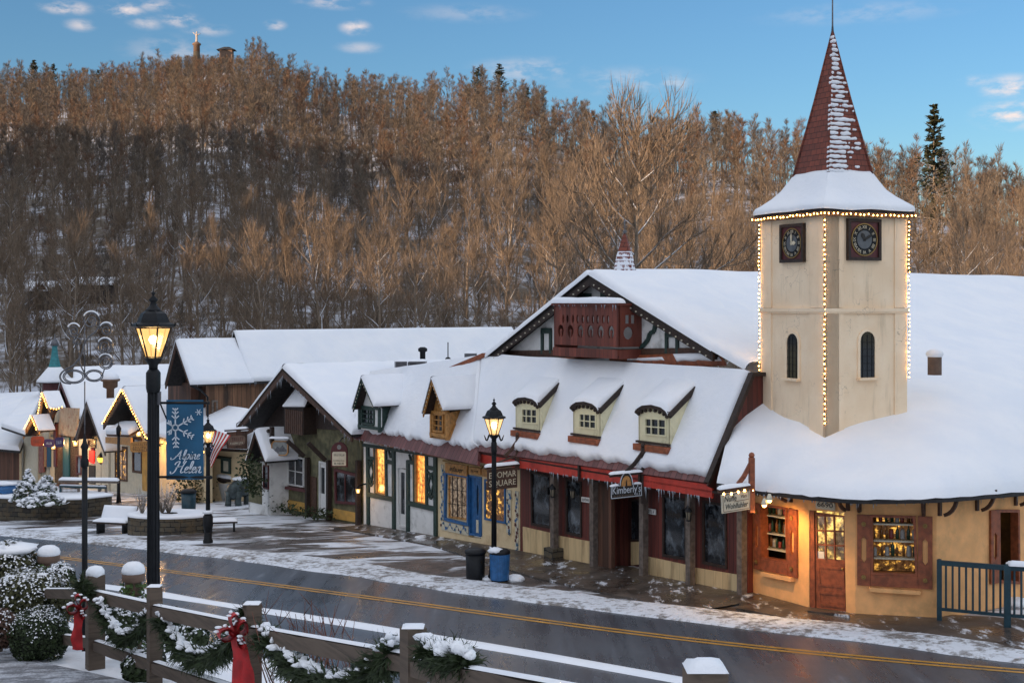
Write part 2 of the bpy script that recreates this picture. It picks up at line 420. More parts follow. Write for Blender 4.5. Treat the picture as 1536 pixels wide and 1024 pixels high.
        o, u, v = V(o), V(u), V(v); n = u.cross(v); k = 1
        if width:
            w = max(q.x for q in vs) - min(q.x for q in vs); k = width / w
        return s.add([o + u * q.x * k + v * q.y + n * (q.z + th / 2) for q in vs], fs, mat)
    def panel(s, loops, o, u, v, th, mat):
        """flat board with holes: loops of (x, y), the first the outline"""
        cu = bpy.data.curves.new('t', 'CURVE'); cu.dimensions = '2D'; cu.fill_mode = 'BOTH'; cu.extrude = th / 2
        for lp in loops:
            sp = cu.splines.new('POLY'); sp.points.add(len(lp) - 1); sp.use_cyclic_u = True
            for q, (x, y) in zip(sp.points, lp): q.co = (x, y, 0, 1)
        ob = bpy.data.objects.new('t', cu); COL.objects.link(ob); bpy.context.view_layer.update()
        me = ob.to_mesh(); vs = [q.co.copy() for q in me.vertices]; fs = [tuple(p.vertices) for p in me.polygons]
        ob.to_mesh_clear(); bpy.data.objects.remove(ob); bpy.data.curves.remove(cu)
        o, u, v = V(o), V(u), V(v); n = u.cross(v)
        return s.add([o + u * q.x + v * q.y + n * (q.z - th / 2) for q in vs], fs, mat)
    def leaves(s, pts, nrms, size, mat, jit=.8):
        vs, fs = [], []
        for p, nn in zip(pts, nrms):
            nn = (V(nn) + V((random.uniform(-1, 1), random.uniform(-1, 1), random.uniform(-1, 1))) * jit).normalized()
            x = nn.cross(V((random.uniform(-1, 1), random.uniform(-1, 1), random.uniform(-1, 1)))).normalized(); y = nn.cross(x)
            z = size * random.uniform(.6, 1.3); b = len(vs)
            vs += [p - x * z * .5, p + y * z * .32, p + x * z * .5, p - y * z * .32]; fs.append((b, b + 1, b + 2, b + 3))
        return s.add(vs, fs, mat)
    def build(s, name, parent=None, loc=None):
        me = bpy.data.meshes.new(name)
        o = bpy.data.objects.new(name, me)
        org = V((0, 0, 0))
        if parent is not None: o.parent = parent; org = ORG[parent.name]
        elif loc is not None: org = V(loc); o.location = org
        ORG[o.name] = org
        me.from_pydata([(x - org.x, y - org.y, z - org.z) for x, y, z in s.v], [], s.f)
        for k in s.ms: me.materials.append(M[k])
        me.polygons.foreach_set('material_index', s.mi); me.polygons.foreach_set('use_smooth', s.sm)
        bm = bmesh.new(); bm.from_mesh(me); bmesh.ops.recalc_face_normals(bm, faces=bm.faces) if len(me.polygons) < 60000 else None; bm.to_mesh(me); bm.free()
        me.update(); COL.objects.link(o)
        return o
ORG = {}
def tag(o, label, cat, group=None, kind=None):
    o['label'] = label
    if cat: o['category'] = cat
    if group: o['group'] = group
    if kind: o['kind'] = kind
    return o
def thing(name, loc, label, cat, group=None):
    o = bpy.data.objects.new(name, None); o.location = loc; o.empty_display_size = .1; COL.objects.link(o); ORG[o.name] = V(loc)
    return tag(o, label, cat, group)
def structure(mb, name):
    o = mb.build(name); o['kind'] = 'structure'; return o
def copy_tree(o, parent=None, loc=None, rz=None, scale=None):
    c = o.copy(); COL.objects.link(c)
    if parent is not None: c.parent = parent
    if loc is not None: c.location = loc
    if rz is not None: c.rotation_euler = (0, 0, rz)
    if scale is not None: c.scale = (scale,) * 3 if not hasattr(scale, '__len__') else scale
    for ch in list(o.children): copy_tree(ch, c)
    return c

class Fac:
    """a vertical plane in the world: origin o, direction u towards the right as seen, outward normal n"""
    def __init__(s, o, u): s.o = V(o); s.o.z = 0; u = V(u); u.z = 0; s.u = u.normalized(); s.n = V((s.u.y, -s.u.x, 0))
    def hit(s, px, py, off=0.0):
        r = V(((px - CX) / FPX, 1, (HY - py) / FPX)); p = s.o + s.n * off
        return r * (p.dot(s.n) / r.dot(s.n))
    def moved(s, off): return Fac(s.o + s.n * off, s.u)
    def width(s, x0, x1, py=600): return (s.hit(x1, py) - s.hit(x0, py)).length
class Plane:
    def __init__(s, p, n): s.p = V(p); s.n = V(n).normalized()
    def hit(s, px, py):
        r = V(((px - CX) / FPX, 1, (HY - py) / FPX)); return r * (s.p.dot(s.n) / r.dot(s.n))
    def along(s, p, d): p, d = V(p), V(d); return p + d * ((s.p - p).dot(s.n) / d.dot(s.n))

def lerp(a, b, t): return a + (b - a) * t
def edges_list(L, n):
    e = [0, .015, .05, .1, .17]
    e = [q for q in e if q < L * .4]
    mid = [e[-1] + (L - 2 * e[-1]) * k / n for k in range(1, n)]
    return [q / L for q in e + mid] + [1 - q / L for q in reversed(e)]
def snow_patch(mb, A, Bq, C, Dq, th=.16, nu=14, nv=8, inset=0.0, rag=0.0, lip=0.0, seed=0.0, sides=(1, 1, 1, 1), mat='snow'):
    """a rounded layer of snow on the slope A (eave, left) B (eave, right) C (top, right) D (top, left)"""
    A, Bq, C, Dq = map(V, (A, Bq, C, Dq))
    n = (Bq - A).cross(Dq - A).normalized()
    if n.z < 0: n = -n
    Lu, Lv = ((Bq - A).length + (C - Dq).length) / 2, ((Dq - A).length + (C - Bq).length) / 2
    us, vs = edges_list(Lu, nu), edges_list(Lv, nv); rows = []
    for v in vs:
        row = []
        for u in us:
            b0 = 0.0
            if inset or rag:
                q = lerp(A, Bq, u)
                b0 = (inset + rag * (noise.noise(V((q.x * 2.1, q.y * 2.1, seed))) + .5 * noise.noise(V((q.x * 6, q.y * 6, seed))))) / Lv
                b0 = max(0.0, b0)
            vv = b0 + v * (1 - b0) if not lip else v * (1 + lip / Lv) - lip / Lv
            p = lerp(lerp(A, Bq, u), lerp(Dq, C, u), vv)
            e = 9.0
            if sides[0]: e = min(e, v * Lv)
            if sides[1]: e = min(e, (1 - u) * Lu)
            if sides[2]: e = min(e, (1 - v) * Lv)
            if sides[3]: e = min(e, u * Lu)
            k = math.sqrt(max(0, 1 - (1 - min(1, e / .17)) ** 2))
            h = th * k * (1 + .22 * noise.noise(V((p.x * .9, p.y * .9, seed + 3))) + .07 * noise.noise(V((p.x * 3, p.y * 3, seed)))) + .004
            row.append(p + n * h)
        rows.append(row)
    mb.grid(rows, mat)
def roof_slab(mb, A, Bq, C, Dq, th, mat):
    A, Bq, C, Dq = map(V, (A, Bq, C, Dq)); n = (Bq - A).cross(Dq - A).normalized()
    if n.z < 0: n = -n
    mb.prism([A, Bq, C, Dq], n * -th, mat)
def icicles(parent, p, q, count, lo=.08, hi=.4, name='icicle_fringe'):
    m = MB(); count = int(count * .7); hi *= .55; lo *= .7; p, q = V(p), V(q)
    for _ in range(count):
        c = lerp(p, q, random.random()); L = lo + (hi - lo) * random.random() ** 2.5
        m.tube([c + UP * .02, c - UP * L * .5 + V((random.uniform(-.008, .008), 0, 0)), c - UP * L], [.011, .006, .0015], 'ice', 4)
    o = m.build(name, parent); o['kind'] = 'stuff'; return o
M['ice'] = NT('ice').done((.55, .62, .70), .12, trans=.4)
# ------------------------------------------------------------------ camera, sky, sun
cam = bpy.data.cameras.new('camera'); cam.sensor_width = 36; cam.lens = FPX / 1536 * 36
cam.shift_y = -(512 - HY) / 1536; cam.clip_end = 6000; cam.clip_start = .1
co = bpy.data.objects.new('camera', cam); co.rotation_euler = (PI / 2, 0, 0); COL.objects.link(co); SC.camera = co
SUN_EL, SUN_V = 8.5, V((.80, .60, 0)).normalized()      # low sun from the left, a little behind the camera
sl = bpy.data.lights.new('sun', 'SUN'); sl.energy = 3.8; sl.angle = math.radians(.6); sl.color = (1, .70, .44)
so = bpy.data.objects.new('sun', sl); COL.objects.link(so)
sd = V((SUN_V.x * math.cos(math.radians(SUN_EL)), SUN_V.y * math.cos(math.radians(SUN_EL)), -math.sin(math.radians(SUN_EL))))
so.rotation_euler = sd.to_track_quat('-Z', 'Y').to_euler(); so.location = -sd * 200
wd = bpy.data.worlds.new('World'); SC.world = wd; wd.use_nodes = True
nt = wd.node_tree; nt.nodes.clear(); N = nt.nodes.new
sky = N('ShaderNodeTexSky'); sky.sky_type = 'NISHITA'; sky.sun_disc = False
sky.sun_elevation = math.radians(SUN_EL); sky.sun_rotation = math.atan2(-SUN_V.x, -SUN_V.y)
sky.altitude = 400; sky.air_density = 1.1; sky.dust_density = 0; sky.ozone_density = 4.2
bg = N('ShaderNodeBackground'); bg.inputs[1].default_value = .080; nt.links.new(sky.outputs[0], bg.inputs[0])
cl = N('ShaderNodeBackground'); cl.inputs[0].default_value = (1.0, .84, .78, 1); cl.inputs[1].default_value = .46
tc = N('ShaderNodeTexCoord'); mp = N('ShaderNodeMapping'); mp.inputs['Scale'].default_value = (11, 6, 26); nt.links.new(tc.outputs['Generated'], mp.inputs[0])
n1 = N('ShaderNodeTexNoise'); n1.inputs['Scale'].default_value = 1; n1.inputs['Detail'].default_value = 7; n1.inputs['Roughness'].default_value = .58
nt.links.new(mp.outputs[0], n1.inputs['Vector'])
acc = None
# soft cloud puffs, each at its own bearing and height in the sky
for px, py, rx, ry, k in [(100, 12, 30, 9, .9), (185, 14, 26, 10, .95), (120, 38, 18, 8, .55), (270, 30, 26, 10, .75), (310, 45, 30, 9, .4), (533, 42, 20, 10, .9), (500, 4, 45, 9, .6), (413, 38, 14, 7, .6), (220, 35, 22, 9, .45),
                          (540, 72, 30, 8, .4), (790, 105, 75, 16, .38), (940, 122, 90, 18, .28), (1512, 130, 32, 15, .95), (1518, 172, 42, 18, 1.0), (1465, 122, 20, 8, .4), (1010, 125, 30, 12, .35), (260, 78, 60, 20, .3), (1290, 20, 120, 14, .2), (700, 20, 80, 12, .2), (230, 8, 40, 9, .5)]:
    d = W(px, py, 1).normalized()
    sub = N('ShaderNodeVectorMath'); sub.operation = 'SUBTRACT'; nt.links.new(tc.outputs['Generated'], sub.inputs[0]); sub.inputs[1].default_value = d
    mu = N('ShaderNodeVectorMath'); mu.operation = 'MULTIPLY'; nt.links.new(sub.outputs[0], mu.inputs[0]); mu.inputs[1].default_value = (FPX / rx, FPX / rx * .3, FPX / ry)
    ln = N('ShaderNodeVectorMath'); ln.operation = 'LENGTH'; nt.links.new(mu.outputs[0], ln.inputs[0])
    mr = N('ShaderNodeMapRange'); mr.interpolation_type = 'SMOOTHSTEP'; nt.links.new(ln.outputs['Value'], mr.inputs[0])
    mr.inputs[1].default_value = 0; mr.inputs[2].default_value = 1.5; mr.inputs[3].default_value = k; mr.inputs[4].default_value = 0
    if acc is None: acc = mr.outputs[0]
    else:
        a = N('ShaderNodeMath'); a.operation = 'MAXIMUM'; nt.links.new(acc, a.inputs[0]); nt.links.new(mr.outputs[0], a.inputs[1]); acc = a.outputs[0]
n1.inputs['Scale'].default_value = 4.5
w2 = N('ShaderNodeMapRange'); w2.interpolation_type = 'SMOOTHSTEP'; nt.links.new(n1.outputs['Fac'], w2.inputs[0]); w2.inputs[1].default_value = .36; w2.inputs[2].default_value = .66
m2 = N('ShaderNodeMath'); m2.operation = 'MULTIPLY'; nt.links.new(acc, m2.inputs[0]); nt.links.new(w2.outputs[0], m2.inputs[1])
# bright cloud veil added out of view overhead and behind, to light the snow
ve = N('ShaderNodeBackground'); ve.inputs[0].default_value = (.84, .89, 1.0, 1); ve.inputs[1].default_value = FILL_VEIL
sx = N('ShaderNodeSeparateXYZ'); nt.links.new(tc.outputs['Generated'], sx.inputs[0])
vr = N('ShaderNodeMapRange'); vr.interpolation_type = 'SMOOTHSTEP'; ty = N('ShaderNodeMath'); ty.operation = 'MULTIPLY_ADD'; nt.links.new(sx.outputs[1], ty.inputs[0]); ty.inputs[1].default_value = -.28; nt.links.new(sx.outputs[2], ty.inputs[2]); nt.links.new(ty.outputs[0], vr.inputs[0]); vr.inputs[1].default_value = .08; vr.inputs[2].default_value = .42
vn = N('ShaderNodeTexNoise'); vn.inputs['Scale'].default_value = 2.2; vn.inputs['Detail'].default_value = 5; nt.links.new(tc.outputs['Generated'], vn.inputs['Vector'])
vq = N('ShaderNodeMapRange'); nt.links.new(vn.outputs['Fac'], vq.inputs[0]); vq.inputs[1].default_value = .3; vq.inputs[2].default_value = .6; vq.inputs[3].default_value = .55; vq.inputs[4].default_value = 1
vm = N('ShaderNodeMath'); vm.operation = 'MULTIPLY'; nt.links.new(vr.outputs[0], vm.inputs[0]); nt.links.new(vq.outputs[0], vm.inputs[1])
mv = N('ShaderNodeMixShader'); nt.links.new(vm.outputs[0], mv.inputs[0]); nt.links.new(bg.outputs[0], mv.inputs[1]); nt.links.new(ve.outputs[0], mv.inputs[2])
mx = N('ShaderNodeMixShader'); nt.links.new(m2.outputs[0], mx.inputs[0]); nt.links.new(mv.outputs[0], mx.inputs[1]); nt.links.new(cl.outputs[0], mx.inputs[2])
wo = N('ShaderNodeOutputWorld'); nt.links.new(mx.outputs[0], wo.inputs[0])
SC.view_settings.view_transform = 'Standard'; SC.view_settings.look = 'None'; SC.view_settings.gamma = 1; SC.view_settings.exposure = EXPOSURE
SC.cycles.use_denoising = True; SC.cycles.max_bounces = 6; SC.cycles.diffuse_bounces = 3; SC.cycles.glossy_bounces = 3; SC.cycles.transparent_max_bounces = 12
SC.cycles.sample_clamp_indirect = 6; SC.cycles.sample_clamp_direct = 0

# ------------------------------------------------------------------ hills
SKYL = [(-900, 110, 480), (-400, 100, 480), (0, 103, 480), (100, 102, 480), (200, 96, 480), (250, 78, 480), (285, 45, 480), (345, 46, 480), (400, 68, 475), (450, 92, 465), (520, 112, 450),
      (600, 116, 430), (700, 112, 405), (760, 113, 390), (800, 130, 380), (870, 153, 355), (930, 174, 340), (1000, 180, 330), (1050, 170, 322), (1100, 173, 315), (1200, 190, 300), (1300, 208, 290), (1400, 226, 280), (1536, 245, 270), (1900, 290, 260), (2600, 330, 260)]
RT = [(a, b + 13.0 * FPX / c, c) for a, b, c in SKYL]      # the ground lies a tree's height under the skyline
def ridge(px):
    for (a, y0, r0), (b, y1, r1) in zip(RT, RT[1:]):
        if px <= b:
            t = max(0, min(1, (px - a) / (b - a))); t = t * t * (3 - 2 * t) if abs(y1 - y0) < 12 else t
            return y0 + (y1 - y0) * t, r0 + (r1 - r0) * t
    return RT[-1][1], RT[-1][2]
FOOT = 88.0
def zhill(x, y):
    px = CX + FPX * x / max(y, 1)
    ry, R = ridge(px); zr = (HY - ry) / FPX * R; z0 = -14.0
    p = (y - FOOT) / (R - FOOT)
    if p <= 0: return z0 + p * 30
    if p > 1: return zr - (p - 1) * (R - FOOT) * .35
    z = z0 + (zr - z0) * p ** 1.22
    return z + 2.2 * math.sin(PI * p) * noise.noise(V((x * .02, y * .02, 3)))
def zland(x, y): return max(zg(x, y), zhill(x, y)) if y > 60 else zg(x, y)
mb = MB(); rows = []
for j in range(52):
    row = []
    for i in range(110):
        px = -1100 + i * 36
        R = ridge(px)[1]; Y = 84 + (R + 110 - 84) * (j / 51) ** 1.15
        x = (px - CX) / FPX * Y
        row.append((x, Y, zhill(x, Y)))
    rows.append(row)
mb.grid(rows, 'snowfield')
M['hillfloor'] = None
def mk_floor():
    t = NT('snow_and_leaf_litter')
    f = t.math('ADD', t.math('MULTIPLY', t.noise(.09, 5, .6), .6), t.math('MULTIPLY', t.noise(.5, 6, .7), .5))
    col = t.mix(t.ramp(f, .50, .68), (.11, .085, .06), (.58, .61, .68))
    return t.done(col, .9, bump=t.noise(1.2, 5), bstr=.6, bdist=.3)
M['hillfloor'] = mk_floor(); mb.ms = ['hillfloor']
structure(mb, 'hillside')
# unseen hill added out of frame, crest shaped to shade the town from the sun
mb = MB(); rows = []
QV = V((SUN_V.y, -SUN_V.x, 0))
def shade_h(q):
    pts = SHADE
    for (a, h0), (b, h1) in zip(pts, pts[1:]):
        if q <= b:
            t = max(0, min(1, (q - a) / (b - a))); return h0 + (h1 - h0) * t
    return pts[-1][1]
for j, (back, k) in enumerate([(-70, 0), (-100, .45), (-130, .9), (-160, 1.0), (-200, .8), (-300, .2)]):
    row = []
    for i in range(120):
        q = -620 + i * 10
        p = SUN_V * back + QV * q
        h = -8 + (shade_h(q) + 8) * k + (2.5 * noise.noise(V((q * .03, back * .02, 0))) + 1.5 * noise.noise(V((q * .11, 0, 1)))) * k
        row.append((p.x, p.y, h))
    rows.append(row)
mb.grid(rows, 'hillfloor'); structure(mb, 'hill')

# ------------------------------------------------------------------ ground
def axis(lo, hi, f0, f1, fine, coarse):
    a = []; x = lo
    while x < hi:
        a.append(x); x += fine if f0 <= x < f1 else coarse
    return a + [hi]
xs, ys = axis(-170, 150, -26, 16, .6, 5), axis(-50, 150, 0, 62, .6, 4)
mb = MB(); vs = []
def dlev(x, y): return zdrive(x, y) - zstreet(x, y)
for y in ys:
    for x in xs:
        z = zg(x, y)
        if dlev(x, y) > .2: z += .05 * noise.noise(V((x * .9, y * .9, 0))) + .02 * noise.noise(V((x * 3, y * 3, 1)))
        vs.append((x, y, z))
nx = len(xs); f1, f2 = [], []
for j in range(len(ys) - 1):
    for i in range(nx - 1):
        q = (j * nx + i, j * nx + i + 1, (j + 1) * nx + i + 1, (j + 1) * nx + i)
        cx, cy = (xs[i] + xs[i + 1]) / 2, (ys[j] + ys[j + 1]) / 2
        (f1 if dlev(cx, cy) > .1 or cy > 82 else f2).append(q)
mb.v = vs; mb.m('snowfield'); mb.m('ground')
for q in f1: mb.f.append(q); mb.mi.append(0); mb.sm.append(True)
for q in f2: mb.f.append(q); mb.mi.append(1); mb.sm.append(True)
structure(mb, 'ground')

def polyline(pix, lift=0.0, ext0=0.0, ext1=0.0):
    pts = [G(x, y) for x, y in pix]
    if ext0: d = (pts[0] - pts[1]).normalized(); pts.insert(0, pts[0] + d * ext0)
    if ext1: d = (pts[-1] - pts[-2]).normalized(); pts.append(pts[-1] + d * ext1)
    return pts
def resample(pts, step):
    out = [pts[0]]; 
    for a, b in zip(pts, pts[1:]):
        L = (b - a).length; n = max(1, int(L / step))
        out += [lerp(a, b, k / n) for k in range(1, n + 1)]
    # smooth
    for _ in range(40):
        out = [out[0]] + [(out[i - 1] + out[i] * 2 + out[i + 1]) / 4 for i in range(1, len(out) - 1)] + [out[-1]]
    return out
def side(pts, i):
    d = (pts[min(i + 1, len(pts) - 1)] - pts[max(i - 1, 0)]); d.z = 0; d.normalize(); return V((d.y, -d.x, 0))    # right-hand side when walking left to right: towards the camera
def strip(pts, offs, hf, mat, lift):
    rows = []
    for k, o in enumerate(offs):
        row = []
        for i, p in enumerate(pts):
            q = p + side(pts, i) * (o(i) if callable(o) else o)
            row.append((q.x, q.y, zstreet(q.x, q.y) + lift + hf(q, k)))
        rows.append(row)
    return rows
flat = lambda q, k: 0.0
YL = resample(polyline([(0, 826), (91, 838), (130, 841), (224, 854), (400, 877.6), (740, 921.5), (1120, 979), (1300, 994), (1536, 1010)], 0, 45, 30), .8)
FARPIX = [(0, 803), (96, 811), (224, 826), (400, 844), (607, 877), (706, 896), (855, 914), (1120, 944), (1221, 952), (1330, 962), (1536, 992)]
FE = resample(polyline(FARPIX, 0, 45, 30), .8)
NE = resample(polyline([(140, 878), (245, 892), (390, 917), (598, 949), (716, 966), (855, 989), (1023, 1021)], 0, 45, 28), .8)
def nearest_off(pts, i, other):
    """signed distance from pts[i] to the other line along pts' side vector"""
    s = side(pts, i); best = None
    for q in other:
        r = q - pts[i]; r.z = 0; k = r.dot(s); e = (r - s * k).length
        if best is None or e < best[0]: best = (e, k)
    return best[1]
fo = [nearest_off(YL, i, FE) for i in range(len(YL))]; no = [nearest_off(YL, i, NE) for i in range(len(YL))]
for _ in range(8):
    for L_ in (fo, no):
        L_[1:-1] = [(L_[i - 1] + L_[i] * 2 + L_[i + 1]) / 4 for i in range(1, len(L_) - 1)]
mb = MB()
ks = [0, .2, .4, .6, .8, 1]
mb.grid(strip(YL, [(lambda i, k=k: (fo[i] - .1) * (1 - k) + (no[i] + 3.5) * k) for k in ks], flat, 'asphalt', .02), 'asphalt')
structure(mb, 'road')
mb = MB()
for o in (-.16, .05): mb.grid(strip(YL, [o, o + .11], flat, 'yellow', .026), 'yellow')
structure(mb, 'road_marking')
# churned snow along the far kerb, and the line of snow along the near lane
mb = MB(); offs = [0, .05, .2, .4, .6, .8, 1.0, 1.2, 1.4, 1.5]
def hump(q, k):
    e = math.sin(PI * k / 9) ** .6
    return max(0, e * (.05 + .05 * noise.noise(V((q.x * 1.6, q.y * 1.6, 0))) + .03 * noise.noise(V((q.x * 6, q.y * 6, 2)))))
def wavy(o, i): return -(o * (1 + .25 * noise.noise(V((i * .13, 5, 0)))) + .16 * noise.noise(V((i * .45, o * 2, 0))) - .1)
SB = strip(FE, [(lambda i, o=o: wavy(o * SBW(i), i)) for o in offs], hump, 'slush', .024)
mb.grid(SB, 'slush'); o = structure(mb, 'roadside_snow')
mb = MB()
rows = []
for k, o in enumerate([-.22, -.15, -.06, .06, .15, .22]):
    row = []
    for i, p in enumerate(NE):
        w_ = 1 + .5 * noise.noise(V((i * .3, 9, 0)))
        q = p + side(NE, i) * (o * w_ + .08 * noise.noise(V((i * .2, 3, 0))))
        row.append((q.x, q.y, zstreet(q.x, q.y) + .024 + (.05 * (1 - (abs(o) / .23) ** 2) * (1 + .5 * noise.noise(V((q.x * 3, q.y * 3, 0)))) if abs(o) < .2 else 0)))
    rows.append(row)
mb.grid(rows, 'snow')
rows = []
for k, o in enumerate([3.3, 3.4, 3.7, 4.2, 5.0, 6.0, 7.5, 9.5]):     # the snowy verge on the near side
    row = []
    for i, p in enumerate(NE):
        q = p + side(NE, i) * (o + .3 * noise.noise(V((i * .25, o, 0))))
        row.append((q.x, q.y, max(zg(q.x, q.y), zstreet(q.x, q.y)) + .03 + (.06 + .05 * noise.noise(V((q.x * 2, q.y * 2, 4))) if k else 0)))
    rows.append(row)
mb.grid(rows, 'snowfield'); structure(mb, 'roadside_snow_line')
# wet sidewalk in front of the shops, one step above the road
mb = MB(); top, lowk = [], []
wk = [(V((5.44, 30.9, 0)) + D * s) for s in [x * .8 for x in range(-1, 24)]]
rows = [[], [], [], []]
for p in wk:
    s = (p - O).dot(D); wdt = 2.4 if s < 5 else max(1.2, 2.4 - .17 * (s - 5))
    for k, o in enumerate((-.4, wdt * .5, wdt, wdt + .02)):
        q = p - B * o; rows[k].append((q.x, q.y, zstreet(q.x, q.y) + (.05 if k < 3 else -.1)))
mb.grid(rows, 'walk', False)
cx = [G(1120, 896), G(1212, 914), G(1283, 925), G(1405, 934), G(1470, 938), G(1560, 940)]; cx2 = [G(1105, 915), G(1190, 932), G(1270, 943), G(1380, 954), G(1460, 966), G(1560, 985)]
rows = [[(p.x + B.x * .8, p.y + B.y * .8, zstreet(p.x, p.y) + .06) for p in cx], [(p.x, p.y, zstreet(p.x, p.y) + .06) for p in cx], [(p.x, p.y, zstreet(p.x, p.y) + .06) for p in cx2], [(p.x, p.y, zstreet(p.x, p.y) - .1) for p in cx2]]
mb.grid(rows, 'walk', False)
structure(mb, 'sidewalk')
# ------------------------------------------------------------------ trees
rng = random.Random(11)
def rv(): return V((rng.uniform(-1, 1), rng.uniform(-1, 1), rng.uniform(-1, 1)))
def grow_tree(seed, H, limbs=18, sub=7, twigs=9, spread=.5, fork=False, tri=False, first=.28, up=.75, r0=None, tw=.035, twl=1.3):
    rng.seed(seed)
    tr, cr = MB(), MB()
    R = r0 or H * .013
    def limb(p, d, L, r, n, sides, mb, mat, lift=.25, wob=.22):
        pts, rs = [p], [r]
        for k in range(n):
            d = (d + rv() * wob + UP * lift / n).normalized(); p = p + d * (L / n); pts.append(p); rs.append(r * (1 - (k + 1) / n * .85))
        mb.tube(pts, rs, mat, sides, cap=False); return pts
    tp = [V((0, 0, -.3))]; d = V((rng.uniform(-.05, .05), rng.uniform(-.05, .05), 1)); n = 8; rs = [R * 1.25]
    for k in range(n):
        d = (d + rv() * .06 + UP * .1).normalized(); tp.append(tp[-1] + d * (H * .93 / n)); rs.append(R * (1 - .9 * (k + 1) / n))
    tr.tube(tp, rs, 'bark', 4 if tri else 6, cap=False)
    def at(t):
        q = t * n; i = min(n - 1, int(q)); return lerp(tp[i], tp[i + 1], q - i)
    az = rng.uniform(0, 6)
    for b in range(limbs):
        t = first + (1 - first) * ((b + rng.random()) / limbs) ** .85
        az += 2.4 + rng.uniform(-.5, .5); p = at(t)
        el = rng.uniform(.35, .8) * up + .5 * t
        d = V((math.cos(az) * math.cos(el), math.sin(az) * math.cos(el), math.sin(el)))
        L = H * spread * (1.05 - .75 * t) * rng.uniform(.7, 1.15)
        pts = limb(p, d, L, R * (.42 * (1 - t) + .13), 3 if tri else 5, 3 if tri else 4, tr, 'bark', .55)
        for s in range(sub):
            u = .25 + .75 * (s + rng.random()) / sub; q = u * (len(pts) - 1); i = min(len(pts) - 2, int(q)); p2 = lerp(pts[i], pts[i + 1], q - i)
            d2 = ((pts[i + 1] - pts[i]).normalized() + rv() * .85 + UP * .35).normalized(); L2 = L * rng.uniform(.25, .5) * (1.1 - .4 * u) + .4
            if tri:
                pe = p2 + d2 * L2; x = d2.cross(rv()).normalized() * tw * 1.1
                cr.add([p2 - x, p2 + x, pe], [(0, 1, 2)], 'twig'); ps = [lerp(p2, pe, .3), pe]
            else: ps = limb(p2, d2, L2, R * .09 + .008, 3, 3, cr, 'twig', .35, .3)
            for w in range(twigs):
                u3 = rng.random() ** .7; q = u3 * (len(ps) - 1); i = min(len(ps) - 2, int(q)); p3 = lerp(ps[i], ps[i + 1], q - i)
                d3 = ((ps[i + 1] - ps[i]).normalized() + rv() * .8 + UP * .45).normalized(); L3 = twl * rng.uniform(.5, 1.2)
                x = d3.cross(rv()).normalized() * tw * .5
                pm = p3 + d3 * L3 * .5; pe = p3 + (d3 + UP * .2).normalized() * L3
                cr.add([p3 - x, p3 + x, pm + x * .8, pe, pm - x * .8], [(0, 1, 2, 3, 4)], 'twig')
    return tr, cr
def grow_conifer(seed, H, W0, gap=.12, drop=.15, first=.12, dens=1.0, nsz=.45):
    rng.seed(seed); tr, cr = MB(), MB()
    tr.tube([(0, 0, -.3), (rng.uniform(-.1, .1), 0, H * .5), (0, 0, H)], [H * .013, H * .009, .02], 'bark', 5, cap=False)
    t = first; vs, fs = [], []
    while t < .985:
        L = W0 * (1 - t) ** .75 * rng.uniform(.6, 1.15) + .25
        nb = rng.randint(2, 3 + int(2 * dens)); a0 = rng.uniform(0, 6)
        for k in range(nb):
            a = a0 + 2 * PI * k / nb + rng.uniform(-.3, .3); d = V((math.cos(a), math.sin(a), rng.uniform(-drop, .25)))
            l = L * rng.uniform(.45, 1.15); p0 = V((0, 0, H * (t + rng.uniform(-.015, .015)))); p1 = p0 + d * l + UP * (l * .12)
            tr.tube([p0, p1], [.05, .012], 'bark', 3, cap=False)
            for q in range(int(9 * dens)):
                u = .25 + .8 * rng.random(); c = lerp(p0, p1, u) + rv() * .18 * l; 
                x = (d + rv() * .6).normalized() * nsz * rng.uniform(.5, 1.1); y = x.cross(UP + rv() * .5).normalized() * nsz * .32
                b = len(vs); vs += [c - x * .6, c + y, c + x * .6, c - y]; fs.append((b, b + 1, b + 2, b + 3))
        t += gap * (1.1 - .5 * t) * rng.uniform(.3, 1.1) * .45
    cr.add(vs, fs, 'pine'); return tr, cr
PLACED = []
def free(x, y, d):
    for a, b in PLACED:
        if (a - x) ** 2 + (b - y) ** 2 < d * d: return False
    PLACED.append((x, y)); return True
class Proto: pass
def proto(tr, cr, name='bare_tree', cat='tree'):
    t = thing(name, (0, 0, 0), 'x', cat); tr.build('trunk', t); cr.build('crown', t); return t
def put(pr, x, y, s, label, group, lean=True, z=None, used=set()):
    h = zland(x, y) if z is None else z
    o = pr if pr.name not in used else copy_tree(pr)
    used.add(pr.name); used.add(o.name)
    o.location = (x, y, h); o.rotation_euler = (rng.uniform(-.04, .04) if lean else 0, rng.uniform(-.04, .04) if lean else 0, rng.uniform(0, 6.28)); o.scale = (s, s, s * rng.uniform(.95, 1.08))
    ORG[o.name] = V((x, y, h)); o['label'] = label; o['group'] = group
    return o
def stand(px, Y): return ((px - CX) / FPX * Y, Y)
NEARP = [proto(*grow_tree(s, 18, 15, 8, 13, .33, twl=1.2, tw=.019, up=1.0, first=.34, r0=.22)) for s in (1, 2, 3, 4)]
BIG = proto(*grow_tree(21, 19, 22, 11, 16, .62, first=.22, up=.5, r0=.32, tw=.034, twl=1.5))
TAN = [proto(*grow_tree(s, 21, 18, 9, 15, .34, first=.2, up=1.05, tw=.019, twl=1.25, r0=.24)) for s in (31, 32)]
for t in TAN:
    t.children[0].data.materials[0] = M['bark_tan'] if t.children[0].name.startswith('trunk') else M['twig']
PINE = [proto(*grow_conifer(s, 18, 5.0, dens=1.5, nsz=.7, first=.25), name='pine_tree') for s in (5, 6)]
FIRP = proto(*grow_conifer(9, 24, 4.6, gap=.13, drop=.02, first=.08, dens=2.0, nsz=.75), name='pine_tree')
